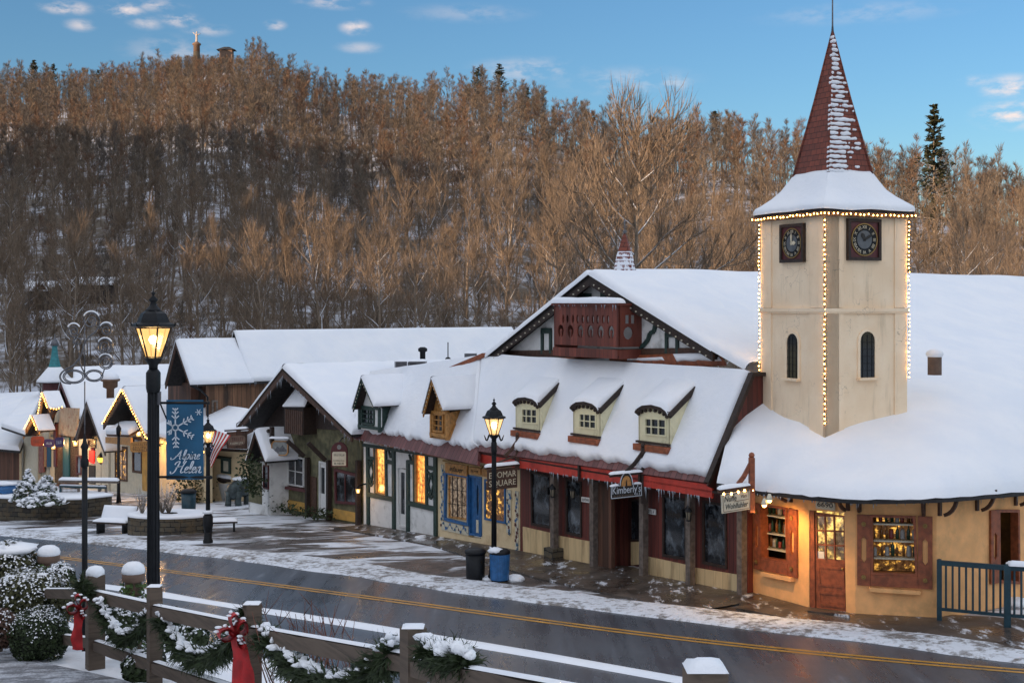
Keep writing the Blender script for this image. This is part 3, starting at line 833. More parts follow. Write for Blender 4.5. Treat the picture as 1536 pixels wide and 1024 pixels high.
# the few that one can name
rng.seed(5)
x, y = stand(948, 84); PLACED.append((x, y)); put(BIG, x, y, 1.0, 'wide spreading bare tree with snowy limbs behind the small red ridge spire', 'bare trees behind the roofs')
spec = [(640, 118, 'tall tan bare tree catching warm light behind the chalet gable'), (705, 126, 'upright tan bare tree whose tip catches the warm light, next along from the chalet gable'), (800, 122, 'tall tan bare tree behind the snowy peak of the chalet gable')]
for k, (px, Y, lb) in enumerate(spec):
    x, y = stand(px, Y); PLACED.append((x, y)); put(TAN[k % 2], x, y, 1.0, lb, 'bare trees behind the roofs')
for k, (px, Y) in enumerate([(350, 112), (395, 118), (440, 115), (485, 112), (530, 120), (585, 125), (1080, 105), (1440, 100), (1500, 108), (1330, 120), (860, 130), (760, 135)]):
    x, y = stand(px, Y); PLACED.append((x, y)); put(TAN[k % 2], x, y, rng.uniform(.8, .95) if px < 600 or px > 1000 else .98, 'tall tan bare tree standing just behind the snowy roofs', 'tan bare trees behind the roofs')
pines = [(50, 470, 1.05, 'broad dark pine on the ridge skyline at the far left end'), (78, 472, .95, 'dark pine on the left skyline beside the broadest pine'), (146, 468, .85, 'lone small pine on the ridge left of the statue'), (432, 470, .6, 'small pine on the skyline just right of the summit trees'), (455, 466, .7, 'small pine on the skyline sloping down from the summit'),
         (713, 392, 1.0, 'flat-topped pine on the middle of the skyline, left of its twin'), (752, 384, 1.1, 'flat-topped pine on the middle of the skyline, right of its twin'), (790, 374, .8, 'smaller pine below the two flat-topped skyline pines'), (890, 345, .75, 'single pine on the descending skyline above the spreading tree'),
         (1030, 318, .85, 'broad pine on the skyline left of the clock tower spire'), (1075, 312, .9, 'tall pine on the skyline close by the spire of the clock tower'), (1090, 306, .75, 'shorter pine nearest the spire of the clock tower on its left')]
for k, (px, Y, s, lb) in enumerate(pines):
    x, y = stand(px, Y); PLACED.append((x, y)); put(PINE[k % 2], x, y, s * .86, lb, 'pines along the skyline')
x, y = stand(1403, 205); PLACED.append((x, y)); put(FIRP, x, y, 1.05, 'tall layered white pine rising above the woods right of the tower', 'pines along the skyline')
# keep the hill houses, the statue and the lodge in the open
for px, Y, n_ in ((66, G(66, 455, zhill).y - 1, 3), (142, G(142, 448, zhill).y - 1, 4), (295, 462, 3), (345, 470, 6)):
    for k in range(-n_, n_ + 1):
        x, y = stand(px, Y); PLACED.append((x + k * 1.5, y))
nearn = 0
tries = 0
while nearn < 112 and tries < 6000:
    tries += 1
    Y = rng.uniform(96, 168); px = rng.uniform(-30, 1570)
    if px < 320 and rng.random() < .1: continue
    x, y = stand(px, Y)
    if not free(x, y, 4.2): continue
    zone = 'on the snowy lower slope behind the far shops' if px < 330 else ('behind the snowy roofs left of the chalet' if px < 760 else ('behind the chalet ridge' if px < 1140 else 'behind the big roof right of the tower'))
    put(NEARP[nearn % 4], x, y, rng.uniform(.72, 1.02), 'grey-brown bare tree in the woods ' + zone, 'bare trees ' + zone); nearn += 1
# farther individuals: single meshes
FARP = []
for s in range(6):
    tr, cr = grow_tree(60 + s, 14, 11, 6, 8, .25, tri=True, tw=.028, twl=1.0, first=.36, up=1.2, r0=.16)
    m = MB(); 
    m.add(tr.v, tr.f, 'bark'); m.add(cr.v, cr.f, 'twig' if s % 2 else 'twig2')
    FARP.append(m)
FO = []
for m in FARP:
    FO.append(m.build('bare_tree'))
cnt, tries = 0, 0
used_far = set()
while cnt < 158 and tries < 6000:
    tries += 1
    Y = rng.uniform(168, 232); px = rng.uniform(-40, 1570); x, y = stand(px, Y)
    if not free(x, y, 4.6): continue
    k = cnt % 6; o = FO[k] if k not in used_far else FO[k].copy()
    if k in used_far: COL.objects.link(o)
    used_far.add(k); s = rng.uniform(.85, 1.2)
    o.location = (x, y, zland(x, y)); o.rotation_euler = (rng.uniform(-.05, .05), rng.uniform(-.05, .05), rng.uniform(0, 6.28)); o.scale = (s, s, s * rng.uniform(.95, 1.1))
    zn = 'left' if px < 500 else ('middle' if px < 1000 else 'right')
    tag(o, {'left': 'bare brown tree half way up the shaded snowy hillside under the statue', 'middle': 'bare brown tree on the middle slope above the chalet', 'right': 'bare brown tree on the slope beyond the clock tower'}[zn], 'tree', {'left': 'bare trees on the slope under the statue', 'middle': 'bare trees on the middle slope above the chalet', 'right': 'bare trees on the slope beyond the tower'}[zn]); cnt += 1
# the far-off woods that read as one mass
pv, pf = [], []
for m in FARP:
    pv.append(np.array(m.v, dtype=np.float32))
    tri = []; mi = []
    for f, q in zip(m.f, m.mi):
        for k in range(1, len(f) - 1): tri.append((f[0], f[k], f[k + 1])); mi.append(q)
    pf.append((np.array(tri, dtype=np.int32), np.array(mi, dtype=np.int32)))
VV, FF, MI = [], [], []; base = 0; n = 0; tries = 0
cell = {}
while n < FOREST and tries < 30000:
    tries += 1
    low = n < 620
    Y = rng.uniform(112, 235) if low else math.sqrt(rng.uniform(205 ** 2, 500 ** 2)); px = rng.uniform(-60, 1600)
    if low and px > 420 and rng.random() < .5: continue
    ry, R = ridge(px)
    if Y > R + 14: continue
    x, y = stand(px, Y)
    c = (int(x / 3.6), int(y / 4.6))
    if c in cell: continue
    cell[c] = 1
    s = rng.uniform(.3, .75) if low else rng.uniform(.7, 1.15)
    z = zhill(x, y)
    top = HY - (z + 14.5 * s) / Y * FPX
    if 250 < px < 372:
        if 240 < px < 372:
            if top < 88: 
                s = min(s, max(0, (HY - 80) / FPX * Y - z) / 16)
        if s < .22: continue
    k = rng.randrange(6); a = rng.uniform(0, 6.28); ca, sa = math.cos(a) * s, math.sin(a) * s
    v = pv[k]; w = np.empty_like(v); w[:, 0] = v[:, 0] * ca - v[:, 1] * sa + x; w[:, 1] = v[:, 0] * sa + v[:, 1] * ca + y; w[:, 2] = v[:, 2] * s * rng.uniform(.9, 1.1) + z
    VV.append(w); FF.append(pf[k][0] + base); MI.append(np.where(pf[k][1] == 0, 0, 1 + rng.randrange(4))); base += len(v); n += 1
VV = np.concatenate(VV); FF = np.concatenate(FF); MI = np.concatenate(MI)
me = bpy.data.meshes.new('forest'); me.vertices.add(len(VV)); me.vertices.foreach_set('co', VV.ravel())
me.loops.add(len(FF) * 3); me.loops.foreach_set('vertex_index', FF.ravel()); me.polygons.add(len(FF))
me.polygons.foreach_set('loop_start', np.arange(0, len(FF) * 3, 3, dtype=np.int32)); me.polygons.foreach_set('material_index', MI.astype(np.int32))
for k in ('bark', 'twig2', 'twig', 'twig3', 'twig4'): me.materials.append(M[k])
me.update(calc_edges=True); o = bpy.data.objects.new('forest', me); COL.objects.link(o)
tag(o, 'bare brown winter woods covering the whole hill', None, None, 'stuff')

# ------------------------------------------------------------------ on the hill: statue, lodge, houses
x, y = stand(295, 464); z = zhill(x, y)
ps = .2325   # metres to one photograph pixel at this distance
zt = (HY - 63.5) / FPX * y + .2
t = thing('statue', (x, y, zt - 6.5), 'pale robed statue with arms raised on a round stone pedestal on the summit', 'statue')
m = MB(); m.lathe([(1.15, 0), (1.12, 2.2), (1.5, 2.4), (1.55, 2.75), (1.2, 3.1), (.75, 3.3), (.7, 3.4)], (x, y, zt - 3.6), 'clay', 14); m.lathe([(1.5, -8), (1.3, -2.9), (1.16, 0)], (x, y, zt - 3.6), 'stone', 14); m.build('pedestal', t)
m = MB(); zb = zt - .25
m.lathe([(.46, 0), (.42, .5), (.36, 1.5), (.40, 2.3), (.42, 2.75), (.2, 2.95), (.17, 3.05), (.25, 3.2), (.27, 3.45), (.17, 3.7), (.02, 3.78)], (x, y, zb), 'statue', 12)
for sx, up_ in ((-1, .75), (1, .28)): m.tube([(x + sx * .3, y, zb + 2.6), (x + sx * .75, y, zb + 2.65 + up_ * .35), (x + sx * 1.35, y - .1, zb + 2.75 + up_)], [.2, .17, .09], 'statue', 6)
m.build('figure', t)
x, y = stand(340, 472); zt = (HY - 76) / FPX * y
t = thing('lodge', (x, y, zt - 3), 'low hilltop lodge with a wide dark hipped roof right of the statue', 'lodge')
m = MB(); m.box((x, y, zt - 2.4), (4.4, 3, 5), 'clay'); m.build('wall', t)
m = MB(); m.add([(x - 3.3, y - 2, zt), (x + 3.3, y - 2, zt), (x + 3.3, y + 2, zt), (x - 3.3, y + 2, zt), (x - .9, y, zt + 1.3), (x + .9, y, zt + 1.3)], [(0, 1, 5, 4), (1, 2, 5), (2, 3, 4, 5), (3, 0, 4), (3, 2, 1, 0)], 'dark_roof'); m.build('roof', t)
def hill_house(px, py, Y, w, d, h, rise, label, gable):
    g_ = G(px, py + 24, zhill); Y = g_.y; k_ = Y / 150; w *= k_; d *= k_; h *= k_; rise *= k_; x, y = stand(px, Y); ze = (HY - py) / FPX * Y
    t = thing('hill_house', (x, y, ze - h), label, 'house')
    m = MB(); m.box((x, y, ze - h / 2 - .3), (w, d, h + .6), 'dkbrown'); m.build('wall', t)
    m = MB(); m.add([(x - w * .6, y - d * .65, ze), (x + w * .6, y - d * .65, ze), (x + w * .6, y + d * .65, ze), (x - w * .6, y + d * .65, ze), (x - w * .6, y, ze + rise), (x + w * .6, y, ze + rise)], [(0, 1, 5, 4), (2, 3, 4, 5), (1, 2, 5), (3, 0, 4), (3, 2, 1, 0)], 'dark_roof'); r = m.build('roof', t)
    m = MB(); snow_patch(m, (x - w * .6, y - d * .65, ze + .02), (x + w * .6, y - d * .65, ze + .02), (x + w * .6, y, ze + rise), (x - w * .6, y, ze + rise), .3, 6, 4); m.build('snow', r)
    if gable:
        gx = x + w * .22; gw = w * .22; gy = y - d * .7; gz = ze + rise * .15
        m = MB(); m.prism([(gx - gw, gy, gz), (gx + gw, gy, gz), (gx, gy, gz + gw * 1.25)], (0, d * .6, 0), 'brown'); g = m.build('gable', t)
        m = MB()
        for s_ in (-1, 1): snow_patch(m, (gx + s_ * gw * 1.15, gy - .2, gz - .1), (gx, gy - .2, gz + gw * 1.3), (gx, gy + d * .6, gz + gw * 1.3), (gx + s_ * gw * 1.15, gy + d * .6, gz - .1), .22, 4, 3)
        m.build('snow', g)
    m = MB()
    for k in (-.3, 0, .3): m.box((x + w * k, y - d / 2 - .03, ze - h * .45), (w * .12, .06, h * .4), 'glass')
    m.build('window', t)
hill_house(66, 437, 150, 2.6, 3, 2.2, 1.0, 'dark little hillside house with a snowy gabled dormer above the far shops', True)
hill_house(142, 428, 156, 4.6, 3, 2.2, .75, 'long low dark hillside cabin with a plain snowy roof above the far shops', False)
# ------------------------------------------------------------------ helpers for buildings
ROW = Fac(O, -D)                                   # the street front of the shop row
def quadshrink(q, k0, k1, k2, k3):
    """inner rectangle of a pixel quad TL TR BR BL by fractions left, top, right, bottom"""
    def at(u, v):
        a = (q[0][0] + (q[1][0] - q[0][0]) * u, q[0][1] + (q[1][1] - q[0][1]) * u); b = (q[3][0] + (q[2][0] - q[3][0]) * u, q[3][1] + (q[2][1] - q[3][1]) * u)
        return (a[0] + (b[0] - a[0]) * v, a[1] + (b[1] - a[1]) * v)
    return [at(k0, k1), at(1 - k2, k1), at(1 - k2, 1 - k3), at(k0, 1 - k3)]
def qat(q, u, v):
    a = (q[0][0] + (q[1][0] - q[0][0]) * u, q[0][1] + (q[1][1] - q[0][1]) * u); b = (q[3][0] + (q[2][0] - q[3][0]) * u, q[3][1] + (q[2][1] - q[3][1]) * u)
    return (a[0] + (b[0] - a[0]) * v, a[1] + (b[1] - a[1]) * v)
def ring(mb, fac, q, off, th, w, mat):
    """a frame of bar width w (metres) just inside the pixel quad q"""
    P = [fac.hit(x, y, off) for x, y in q]
    bars = []
    wl = (P[1] - P[0]).length; hl = (P[3] - P[0]).length
    fu, fv = min(.45, w / wl), min(.45, w / hl)
    at = lambda u, v: lerp(lerp(P[0], P[1], u), lerp(P[3], P[2], u), v)
    for a in (((0, 0), (1, 0), (1 - fu, fv), (fu, fv)), ((1, 0), (1, 1), (1 - fu, 1 - fv), (1 - fu, fv)), ((1, 1), (0, 1), (fu, 1 - fv), (1 - fu, 1 - fv)), ((0, 1), (0, 0), (fu, fv), (fu, 1 - fv))):
        mb.prism([at(*k) for k in a], fac.n * -th, mat)
def muntins(mb, fac, q, off, th, w, nx, ny, mat):
    P = [fac.hit(x, y, off) for x, y in q]; at = lambda u, v: lerp(lerp(P[0], P[1], u), lerp(P[3], P[2], u), v)
    for i in range(1, nx): mb.beam(at(i / nx, 0), at(i / nx, 1), w, th, mat, up=fac.n)
    for j in range(1, ny): mb.beam(at(0, j / ny), at(1, j / ny), w * .97, th * .97, mat, up=fac.n)
def window(parent, fac, q, off=.03, frame='brown', glass='glass', w=.07, nx=1, ny=1, depth=.08, mw=.03, name='window', munt=None):
    m = MB(); ring(m, fac, q, off, depth, w, frame); f = m.build(name, parent)
    if nx > 1 or ny > 1: m = MB(); muntins(m, fac, q, off - .012, .03, mw, nx, ny, munt or frame); m.build('glazing_bar', f)
    m = MB(); m.fp(fac, q, off - .045, .02, glass); m.build('pane', f)
    return f
def slot(cx_, w, y0, y1, n=6):
    """a pointed slot outline"""
    return [(cx_ - w / 2, y0 + w * .7), (cx_ - w * .22, y0 + w * .35), (cx_, y0), (cx_ + w * .22, y0 + w * .35), (cx_ + w / 2, y0 + w * .7), (cx_ + w / 2, y1 - w * .7), (cx_ + w * .22, y1 - w * .35), (cx_, y1), (cx_ - w * .22, y1 - w * .35), (cx_ - w / 2, y1 - w * .7)]
def plane_coords(fac, q, off):
    """origin, width, height of an upright board over a pixel quad"""
    P = [fac.hit(x, y, off) for x, y in q]
    return P[3], (P[2] - P[3]), (P[0] - P[3])
def lettered_marks(mb, o, u, v, w, h, n, mat, seed=0, th=.004):
    """rows of small worn painted characters too small to read"""
    r = random.Random(seed); nrm = V(u).cross(V(v))
    for k in range(n):
        a = V(o) + V(u) * ((k + .5) / n - .5) * w; hh = h * r.choice((.75, 1, 1, .85)); ww = w / n * .66
        t = r.randrange(4)
        if t == 0: mb.ribbon([a - V(v) * hh / 2, a + V(v) * hh / 2], ww * .35, nrm, th, mat); mb.ribbon([a + V(v) * hh * .4 - V(u) * ww * .4, a + V(v) * hh * .4 + V(u) * ww * .5], ww * .3, nrm, th * 1.1, mat)
        elif t == 1: mb.ribbon([a + V(u) * ww * .4 * math.cos(q) + V(v) * hh * .45 * math.sin(q) for q in [x * PI / 4 for x in range(9)]], ww * .28, nrm, th, mat)
        elif t == 2: mb.ribbon([a - V(u) * ww * .4 - V(v) * hh / 2, a + V(v) * hh / 2, a + V(u) * ww * .4 - V(v) * hh / 2], ww * .28, nrm, th, mat)
        else: mb.ribbon([a - V(u) * ww * .35 + V(v) * hh / 2, a - V(u) * ww * .35 - V(v) * hh / 2, a + V(u) * ww * .4 - V(v) * hh / 2], ww * .28, nrm, th, mat)

# ------------------------------------------------------------------ the octagonal corner shop
CV = [V(((1120 - CX) / FPX * 31.2, 31.2, 0)), V(((1212 - CX) / FPX * 29.05, 29.05, 0)), V(((1283 - CX) / FPX * 28.25, 28.25, 0)), V(((1405 - CX) / FPX * 27.65, 27.65, 0)), V(((1545 - CX) / FPX * 29.4, 29.4, 0)), V((16.2, 36, 0))]
corner = thing('corner_shop', CV[2] + UP * zstreet(*CV[2].xy), 'ochre many-sided corner shop below the clock tower with shuttered windows and wide snowy roof', 'shop')
CF = [Fac(CV[i], CV[i + 1] - CV[i]) for i in range(5)]
m = MB()
def wallpanel(mb, fac, a, b, z0, z1, holes, th, mat):
    """upright wall from a to b with rectangular pixel-quad holes"""
    L = (b - a).length
    loops = [[(0, 0), (L, 0), (L, z1 - z0), (0, z1 - z0)]]
    for q in holes:
        lp = []
        for x, y in q:
            p = fac.hit(x, y); lp.append(((p - V((a.x, a.y, 0))).dot(fac.u), p.z - z0))
        loops.append(lp)
    mb.panel(loops, (a.x, a.y, z0), fac.u, UP, th, mat)
WA = [(1139, 755), (1179, 761), (1181, 845), (1140, 838)]
DR = [(1209, 764), (1266.5, 768.4), (1270, 918), (1214, 913)]
WC = [(1305, 771.7), (1373, 773.5), (1376.7, 863.8), (1306, 861.5)]
WD = [(1498, 764), (1530, 764), (1531, 876), (1499, 874)]
ZT = -3.78
f = CF[0]
wallpanel(m, CF[0], CV[0], CV[1], -7.3, ZT, [WA], .16, 'stucco_y')
dpx = [CF[1].hit(x, y) for x, y in DR]
dl = [((p - CV[1]).dot(CF[1].u), p.z) for p in dpx]
dl[0] = (.015, dl[0][1]); dl[3] = (.015, -7.3); dl[2] = (dl[2][0], -7.3)
L1 = (CV[2] - CV[1]).length
m.panel([[(0, 0), (.03, 0), (.03, dl[0][1] + 7.3), (dl[1][0], dl[1][1] + 7.3), (dl[2][0], 0), (L1, 0), (L1, ZT + 7.3), (0, ZT + 7.3)]], (CV[1].x, CV[1].y, -7.3), CF[1].u, UP, .16, 'stucco_y')
wallpanel(m, CF[2], CV[2], CV[3], -7.3, ZT, [WC], .16, 'stucco_y')
wallpanel(m, CF[3], CV[3], CV[4], -7.3, ZT, [WD], .16, 'stucco_y')
wallpanel(m, CF[4], CV[4], CV[5], -7.3, ZT, [], .16, 'stucco_y')
m.build('wall', corner)
def shop_interior(parent, fac, q, back, mat, name='shop_interior'):
    m = MB(); P = [fac.hit(x, y, -.17) for x, y in quadshrink(q, -.04, -.03, -.04, -.03)]; R = [p - fac.n * back for p in P]
    m.add(R, [(0, 1, 2, 3)], mat)
    for i in range(4):
        a, b = i, (i + 1) % 4
        m.add([P[a], P[b], R[b], R[a]], [(0, 1, 2, 3)], 'dkbrown')
    return m.build(name, parent)
bottle_cols = ['bottle_g', 'bottle_a', 'bottle_w', 'bottle_r']
M['bottle_g'] = NT('green_bottle_glass').done((.02, .05, .03), .1); M['bottle_a'] = NT('amber_bottle_glass').done((.16, .06, .012), .12)
M['bottle_w'] = plain('pale_jar', (.30, .29, .27), .35); M['bottle_r'] = plain('red_tin', (.22, .03, .02), .4)
BOT = []
for k in range(4):
    m = MB(); h = (.30, .26, .2, .18)[k]; r = (.038, .034, .05, .045)[k]
    if k < 2: m.lathe([(r, 0), (r, h * .6), (r * .85, h * .68), (r * .36, h * .78), (r * .36, h), (r * .2, h)], (0, 0, 0), bottle_cols[k], 8)
    else: m.lathe([(r * .9, 0), (r, h * .1), (r, h * .8), (r * .8, h * .86), (r * .85, h), (r * .3, h)], (0, 0, 0), bottle_cols[k], 8)
    BOT.append(m)
def stock(fac, q, shelves, n, depth, where):
    r = random.Random(int(q[0][0])); kinds = ['green glass bottle', 'amber glass bottle', 'pale jar', 'small red tin']
    for j, v in enumerate(shelves):
        for i in range(n):
            k = r.randrange(4); p = fac.hit(*qat(q, (i + .6 + r.uniform(-.2, .2)) / (n + .2), v), off=0)
            p = p - fac.n * (depth + r.uniform(-.03, .03))
            if k in BOBJ: o = BOBJ[k].copy(); COL.objects.link(o)
            else: o = BOT[k].build('bottle' if k < 2 else ('jar' if k == 2 else 'tin')); BOBJ[k] = o
            s = r.uniform(.8, 1.15); o.location = (p.x, p.y, p.z); o.scale = (s, s, s)
            tag(o, kinds[k] + ' on the ' + ['top', 'middle', 'lowest'][j] + ' shelf of ' + where, ['bottle', 'bottle', 'jar', 'tin'][k], kinds[k] + 's on the ' + ['top', 'middle', 'lowest'][j] + ' shelf of ' + where)
BOBJ = {}
def shutter_window(parent, fac, left, right, opening, bottom, sill, lit, shelves, where):
    f = window(parent, fac, opening, .05, 'redbrown', 'glass', .05, depth=.2, name='window')
    f.children[0].location = (0, 0, 0)
    bpy.data.objects.remove(f.children[0])
    shop_interior(f, fac, opening, .75, lit)
    if shelves:
        for v in shelves:
            m = MB(); a = fac.hit(*qat(opening, .02, v), off=-.12); b = fac.hit(*qat(opening, .98, v), off=-.12)
            m.prism([a, b, b - fac.n * .3, a - fac.n * .3], (0, 0, -.03), 'offwhite'); m.build('shelf', f)
        stock(fac, opening, shelves[:3], 8, .24, where)
    for q in (left, right):
        if not q: continue
        m = MB(); o, u, v = plane_coords(fac, q, .06); w, h = u.length, v.length
        m.panel([[(0, 0), (w, 0), (w, h), (0, h)], slot(w * .5, w * .38, h * .32, h * .70)], o, fac.u, UP, .05, 'redbrown')
        s = m.build('shutter', parent)
        for hh in (.12, .87):
            m = MB(); c = o + fac.u * (w * .5) + UP * (h * hh) + fac.n * .012
            vs = [c + (fac.u * math.cos(a) + UP * math.sin(a)) * (.055 if i % 2 else .042) for i, a in enumerate([x * PI / 8 for x in range(16)])]
            m.prism(vs, fac.n * .02, 'gilt'); m.ball(c + fac.n * .02, .024, 'gilt', 8); m.build('rosette', s)
    if bottom: m = MB(); m.fp(fac, bottom, .07, .05, 'redbrown'); m.build('apron_board', parent)
    if sill: m = MB(); m.fp(fac, sill, .12, .12, 'stucco_y'); m.build('window_sill', parent)
    return f
shutter_window(corner, CF[0], [(1128, 753), (1139, 754), (1140.3, 854), (1130, 852)], [(1178.5, 761), (1190, 763.5), (1194.5, 863.6), (1181, 862.6)], WA, [(1140.5, 838.5), (1180.8, 845), (1181, 862), (1140.6, 854)], [(1141, 857), (1186, 866), (1186, 872), (1142, 863)], 'lit_dim', [.18, .5, .78], 'the left shuttered corner window')
shutter_window(corner, CF[2], [(1283.5, 771), (1304.6, 771), (1305.6, 878), (1285.7, 877)], [(1373.4, 773.5), (1394.7, 774), (1398.5, 883.6), (1377, 882)], WC, [(1306, 862), (1376.7, 864), (1377, 882), (1306, 878)], [(1303.7, 881), (1381, 886.5), (1381, 892), (1305, 887)], 'lit_warm', [.14, .42, .71], 'the right shuttered corner window')
f = window(corner, CF[3], WD, .05, 'redbrown', 'glass', .06, depth=.2); bpy.data.objects.remove(f.children[0]); shop_interior(f, CF[3], WD, .6, 'lit_warm')
m = MB(); o, u, v = plane_coords(CF[3], [(1484, 766), (1498.6, 765), (1499.6, 875), (1487, 876)], .06); m.panel([[(0, 0), (u.length, 0), (u.length, v.length), (0, v.length)], slot(u.length * .5, u.length * .38, v.length * .32, v.length * .7)], o, CF[3].u, UP, .05, 'redbrown'); m.build('shutter', corner)
# door
f = CF[1]
q = [(1221, 768), (1266.2, 769), (1269.5, 916), (1222.8, 911)]
m = MB(); P = [f.hit(x, y, -.02) for x, y in [(1212, 764.5), (1220.8, 766), (1222.6, 912), (1215, 911)]]; m.prism(P, f.n * -.12, 'redbrown'); m.build('door_frame', corner)
GQ = [(1224.5, 774), (1265, 775), (1266.5, 840), (1226, 837)]
m = MB(); o, u, v = plane_coords(f, q, -.05); w, h = u.length, v.length
gp = [f.hit(x, y, -.05) for x, y in GQ]; lp = [((p - o).dot(f.u), p.z - o.z) for p in gp]
m.panel([[(0, 0), (w, 0), (w, h), (0, h)], lp], o, f.u, UP, .06, 'redbrown'); door = m.build('door', corner)
m = MB(); ring(m, f, [(1226, 848), (1266, 851), (1267, 882), (1227, 878)], -.035, .03, .05, 'redbrown'); ring(m, f, [(1227, 886), (1267, 890), (1268, 912), (1228, 907)], -.035, .03, .05, 'redbrown'); m.build('panel_moulding', door)
m = MB(); muntins(m, f, GQ, -.05, .04, .035, 3, 3, 'redbrown'); m.build('glazing_bar', door)
m = MB(); m.fp(f, GQ, -.085, .01, 'glass_clear'); m.build('pane', door)
m = MB(); P = [f.hit(x, y, -.55) for x, y in quadshrink(GQ, -.3, -.2, -.3, -.2)]; m.add(P, [(0, 1, 2, 3)], 'lit_yellow'); m.build('shop_interior', corner)
m = MB(); c = f.hit(1263.5, 853, -.01); m.ball(c, .03, 'gilt', 8); m.build('handle', door)
m = MB(); m.fp(f, [(1226.5, 826), (1236, 827), (1236.3, 838), (1227, 837)], -.075, .004, 'white_paint'); m.build('notice', door)
m = MB(); c = f.hit(1243, 914, .25); m.prism([f.hit(1211, 915, .5), f.hit(1275, 922, .5), f.hit(1272, 918, -.05), f.hit(1213, 912, -.05)], (0, 0, -.12), 'walk'); m.build('doorstep', corner)
# house number
o, u, v = plane_coords(f, [(1223, 751), (1252, 752.5), (1252.3, 763.5), (1223.3, 762)], .06)
w, h = u.length, v.length; c = o + u * .5 + v * .5
ns = MB(); ns.prism([o + f.u * x + UP * y for x, y in ((0.02, 0), (w - .02, 0), (w, .03), (w, h - .03), (w - .02, h), (.02, h), (0, h - .03), (0, .03))], f.n * -.03, 'offwhite')
ns = ns.build('number_sign', loc=c); tag(ns, 'small pale plate with house number 6690 above the corner shop door', 'number sign')
m = MB(); m.text('6690', c + f.n * .002, f.u, UP, h * .95, 'ink', .006, width=w * .8); m.build('lettering', ns)
# brackets under the eaves
def bracket(parent, c, n, s=1.0):
    m = MB(); c = V(c); x = V((-n.y, n.x, 0))
    m.beam(c - UP * .5 * s + n * .03, c + n * .03, .07, .06, 'brown', up=n); m.beam(c + n * .02 - UP * .03, c + n * .5 * s - UP * .03, .07, .06, 'brown')
    pts = [c + n * (.04 + .42 * s * math.sin(a)) - UP * (.46 * s * math.cos(a) + .03) for a in [k * PI / 12 for k in range(1, 7)]]
    for a, b in zip(pts, pts[1:]): m.beam(a, b, .055, .07, 'brown', up=n)
    return m.build('bracket', parent)
for fi, px, py in ((0, 1188, 738), (1, 1273, 750), (2, 1290, 751), (2, 1386, 754), (3, 1408, 754), (3, 1464, 750), (3, 1522, 746), (0, 1146, 736)):
    p = CF[fi].hit(px, py); p.z = ZT - .12; bracket(corner, p, CF[fi].n)
# roof of the corner shop: eave line, then up the long slope of the chalet roof behind
FR = W(1068, 525, 33.0); APX = Fac(V((FR.x, FR.y, 0)) + B * -.05, -D).hit(884, 412)        # right foot and apex of the chalet gable
OUTN = V((B.y, -B.x, 0))                               # down-slope direction of the chalet's near roof side
ev = [(1075, 724, 30.3), (1130, 735, 29.6), (1180, 741, 28.7), (1240, 747, 27.85), (1300, 750, 27.3), (1380, 749, 26.9), (1440, 746, 27.2), (1536, 738, 28.6), (1620, 730, 30.4)]
E = [W(*e) for e in ev] + [W(1620, 730, 30.4) + B * 6 + UP * .0, W(1620, 730, 30.4) + B * 14]
def cat(pts, n):
    out = []
    for i in range(len(pts) - 1):
        p0, p1, p2, p3 = pts[max(0, i - 1)], pts[i], pts[i + 1], pts[min(len(pts) - 1, i + 2)]
        for k in range(n):
            t = k / n; out.append(.5 * ((2 * p1) + (p2 - p0) * t + (2 * p0 - 5 * p1 + 4 * p2 - p3) * t * t + (3 * p1 - p0 - 3 * p2 + p3) * t ** 3))
    return out + [pts[-1]]
EV = cat(E, 5)
endw = Fac(O - B * .55 + D * .62, B)                  # end wall of the row roof, facing right
hipL = [endw.hit(1077, 723), endw.hit(1112, 680), endw.hit(1150, 632), FR + B * 1.2 + OUTN * .0]
nE = len(EV)
UL = [FR + B * (1.2 + 19 * (i / (nE - 1))) + V((0, 0, .0)) for i in range(nE)]
def skirt(i, v, lift):
    a, c = EV[i], UL[i]
    mid = lerp(a, c, .40) + V((0, 0, -.1 + .75 * min(1, i / 9)))
    p = a * (1 - v) ** 2 + mid * 2 * v * (1 - v) + c * v * v
    return p + UP * lift
m = MB(); VN = [0, .01, .03, .06, .1, .16, .24, .34, .45, .57, .7, .83, .94, 1.0]
m.grid([[skirt(i, v, -.06) for i in range(nE)] for v in (0, .3, .65, 1)], 'dark_roof')
m.grid([[EV[i] + UP * z for i in range(nE)] for z in (-.0, -.075)], 'dark_roof', False)
m.grid([[EV[i] + UP * -.075 for i in range(nE)], [lerp(EV[i], UL[i], .16) + UP * -.2 for i in range(nE)]], 'dkbrown', False)
RIDGE_E = APX + B * 30
m.prism([q - UP * .12 for q in (FR, FR + B * 30, RIDGE_E, APX)], (0, 0, -.12), 'dark_roof')
roofc = m.build('roof', corner)
m = MB()
rows = []
for v in VN:
    row = []
    for i in range(nE):
        k = math.sqrt(max(0, 1 - (1 - min(1, v / .06)) ** 2))
        p = skirt(i, v, 0); e = min(1, i / 2.0 + .02)
        row.append(p + UP * ((.20 * k * (1 + .2 * noise.noise(V((p.x * .8, p.y * .8, 0)))) + .05 * noise.noise(V((p.x * .5, p.y * .5, 6))) * v) * math.sqrt(e) + .01) + (V((0, 0, .03)) * noise.noise(V((p.x * 4, p.y * 4, 0))) if v < .02 else V((0, 0, 0))))
    rows.append(row)
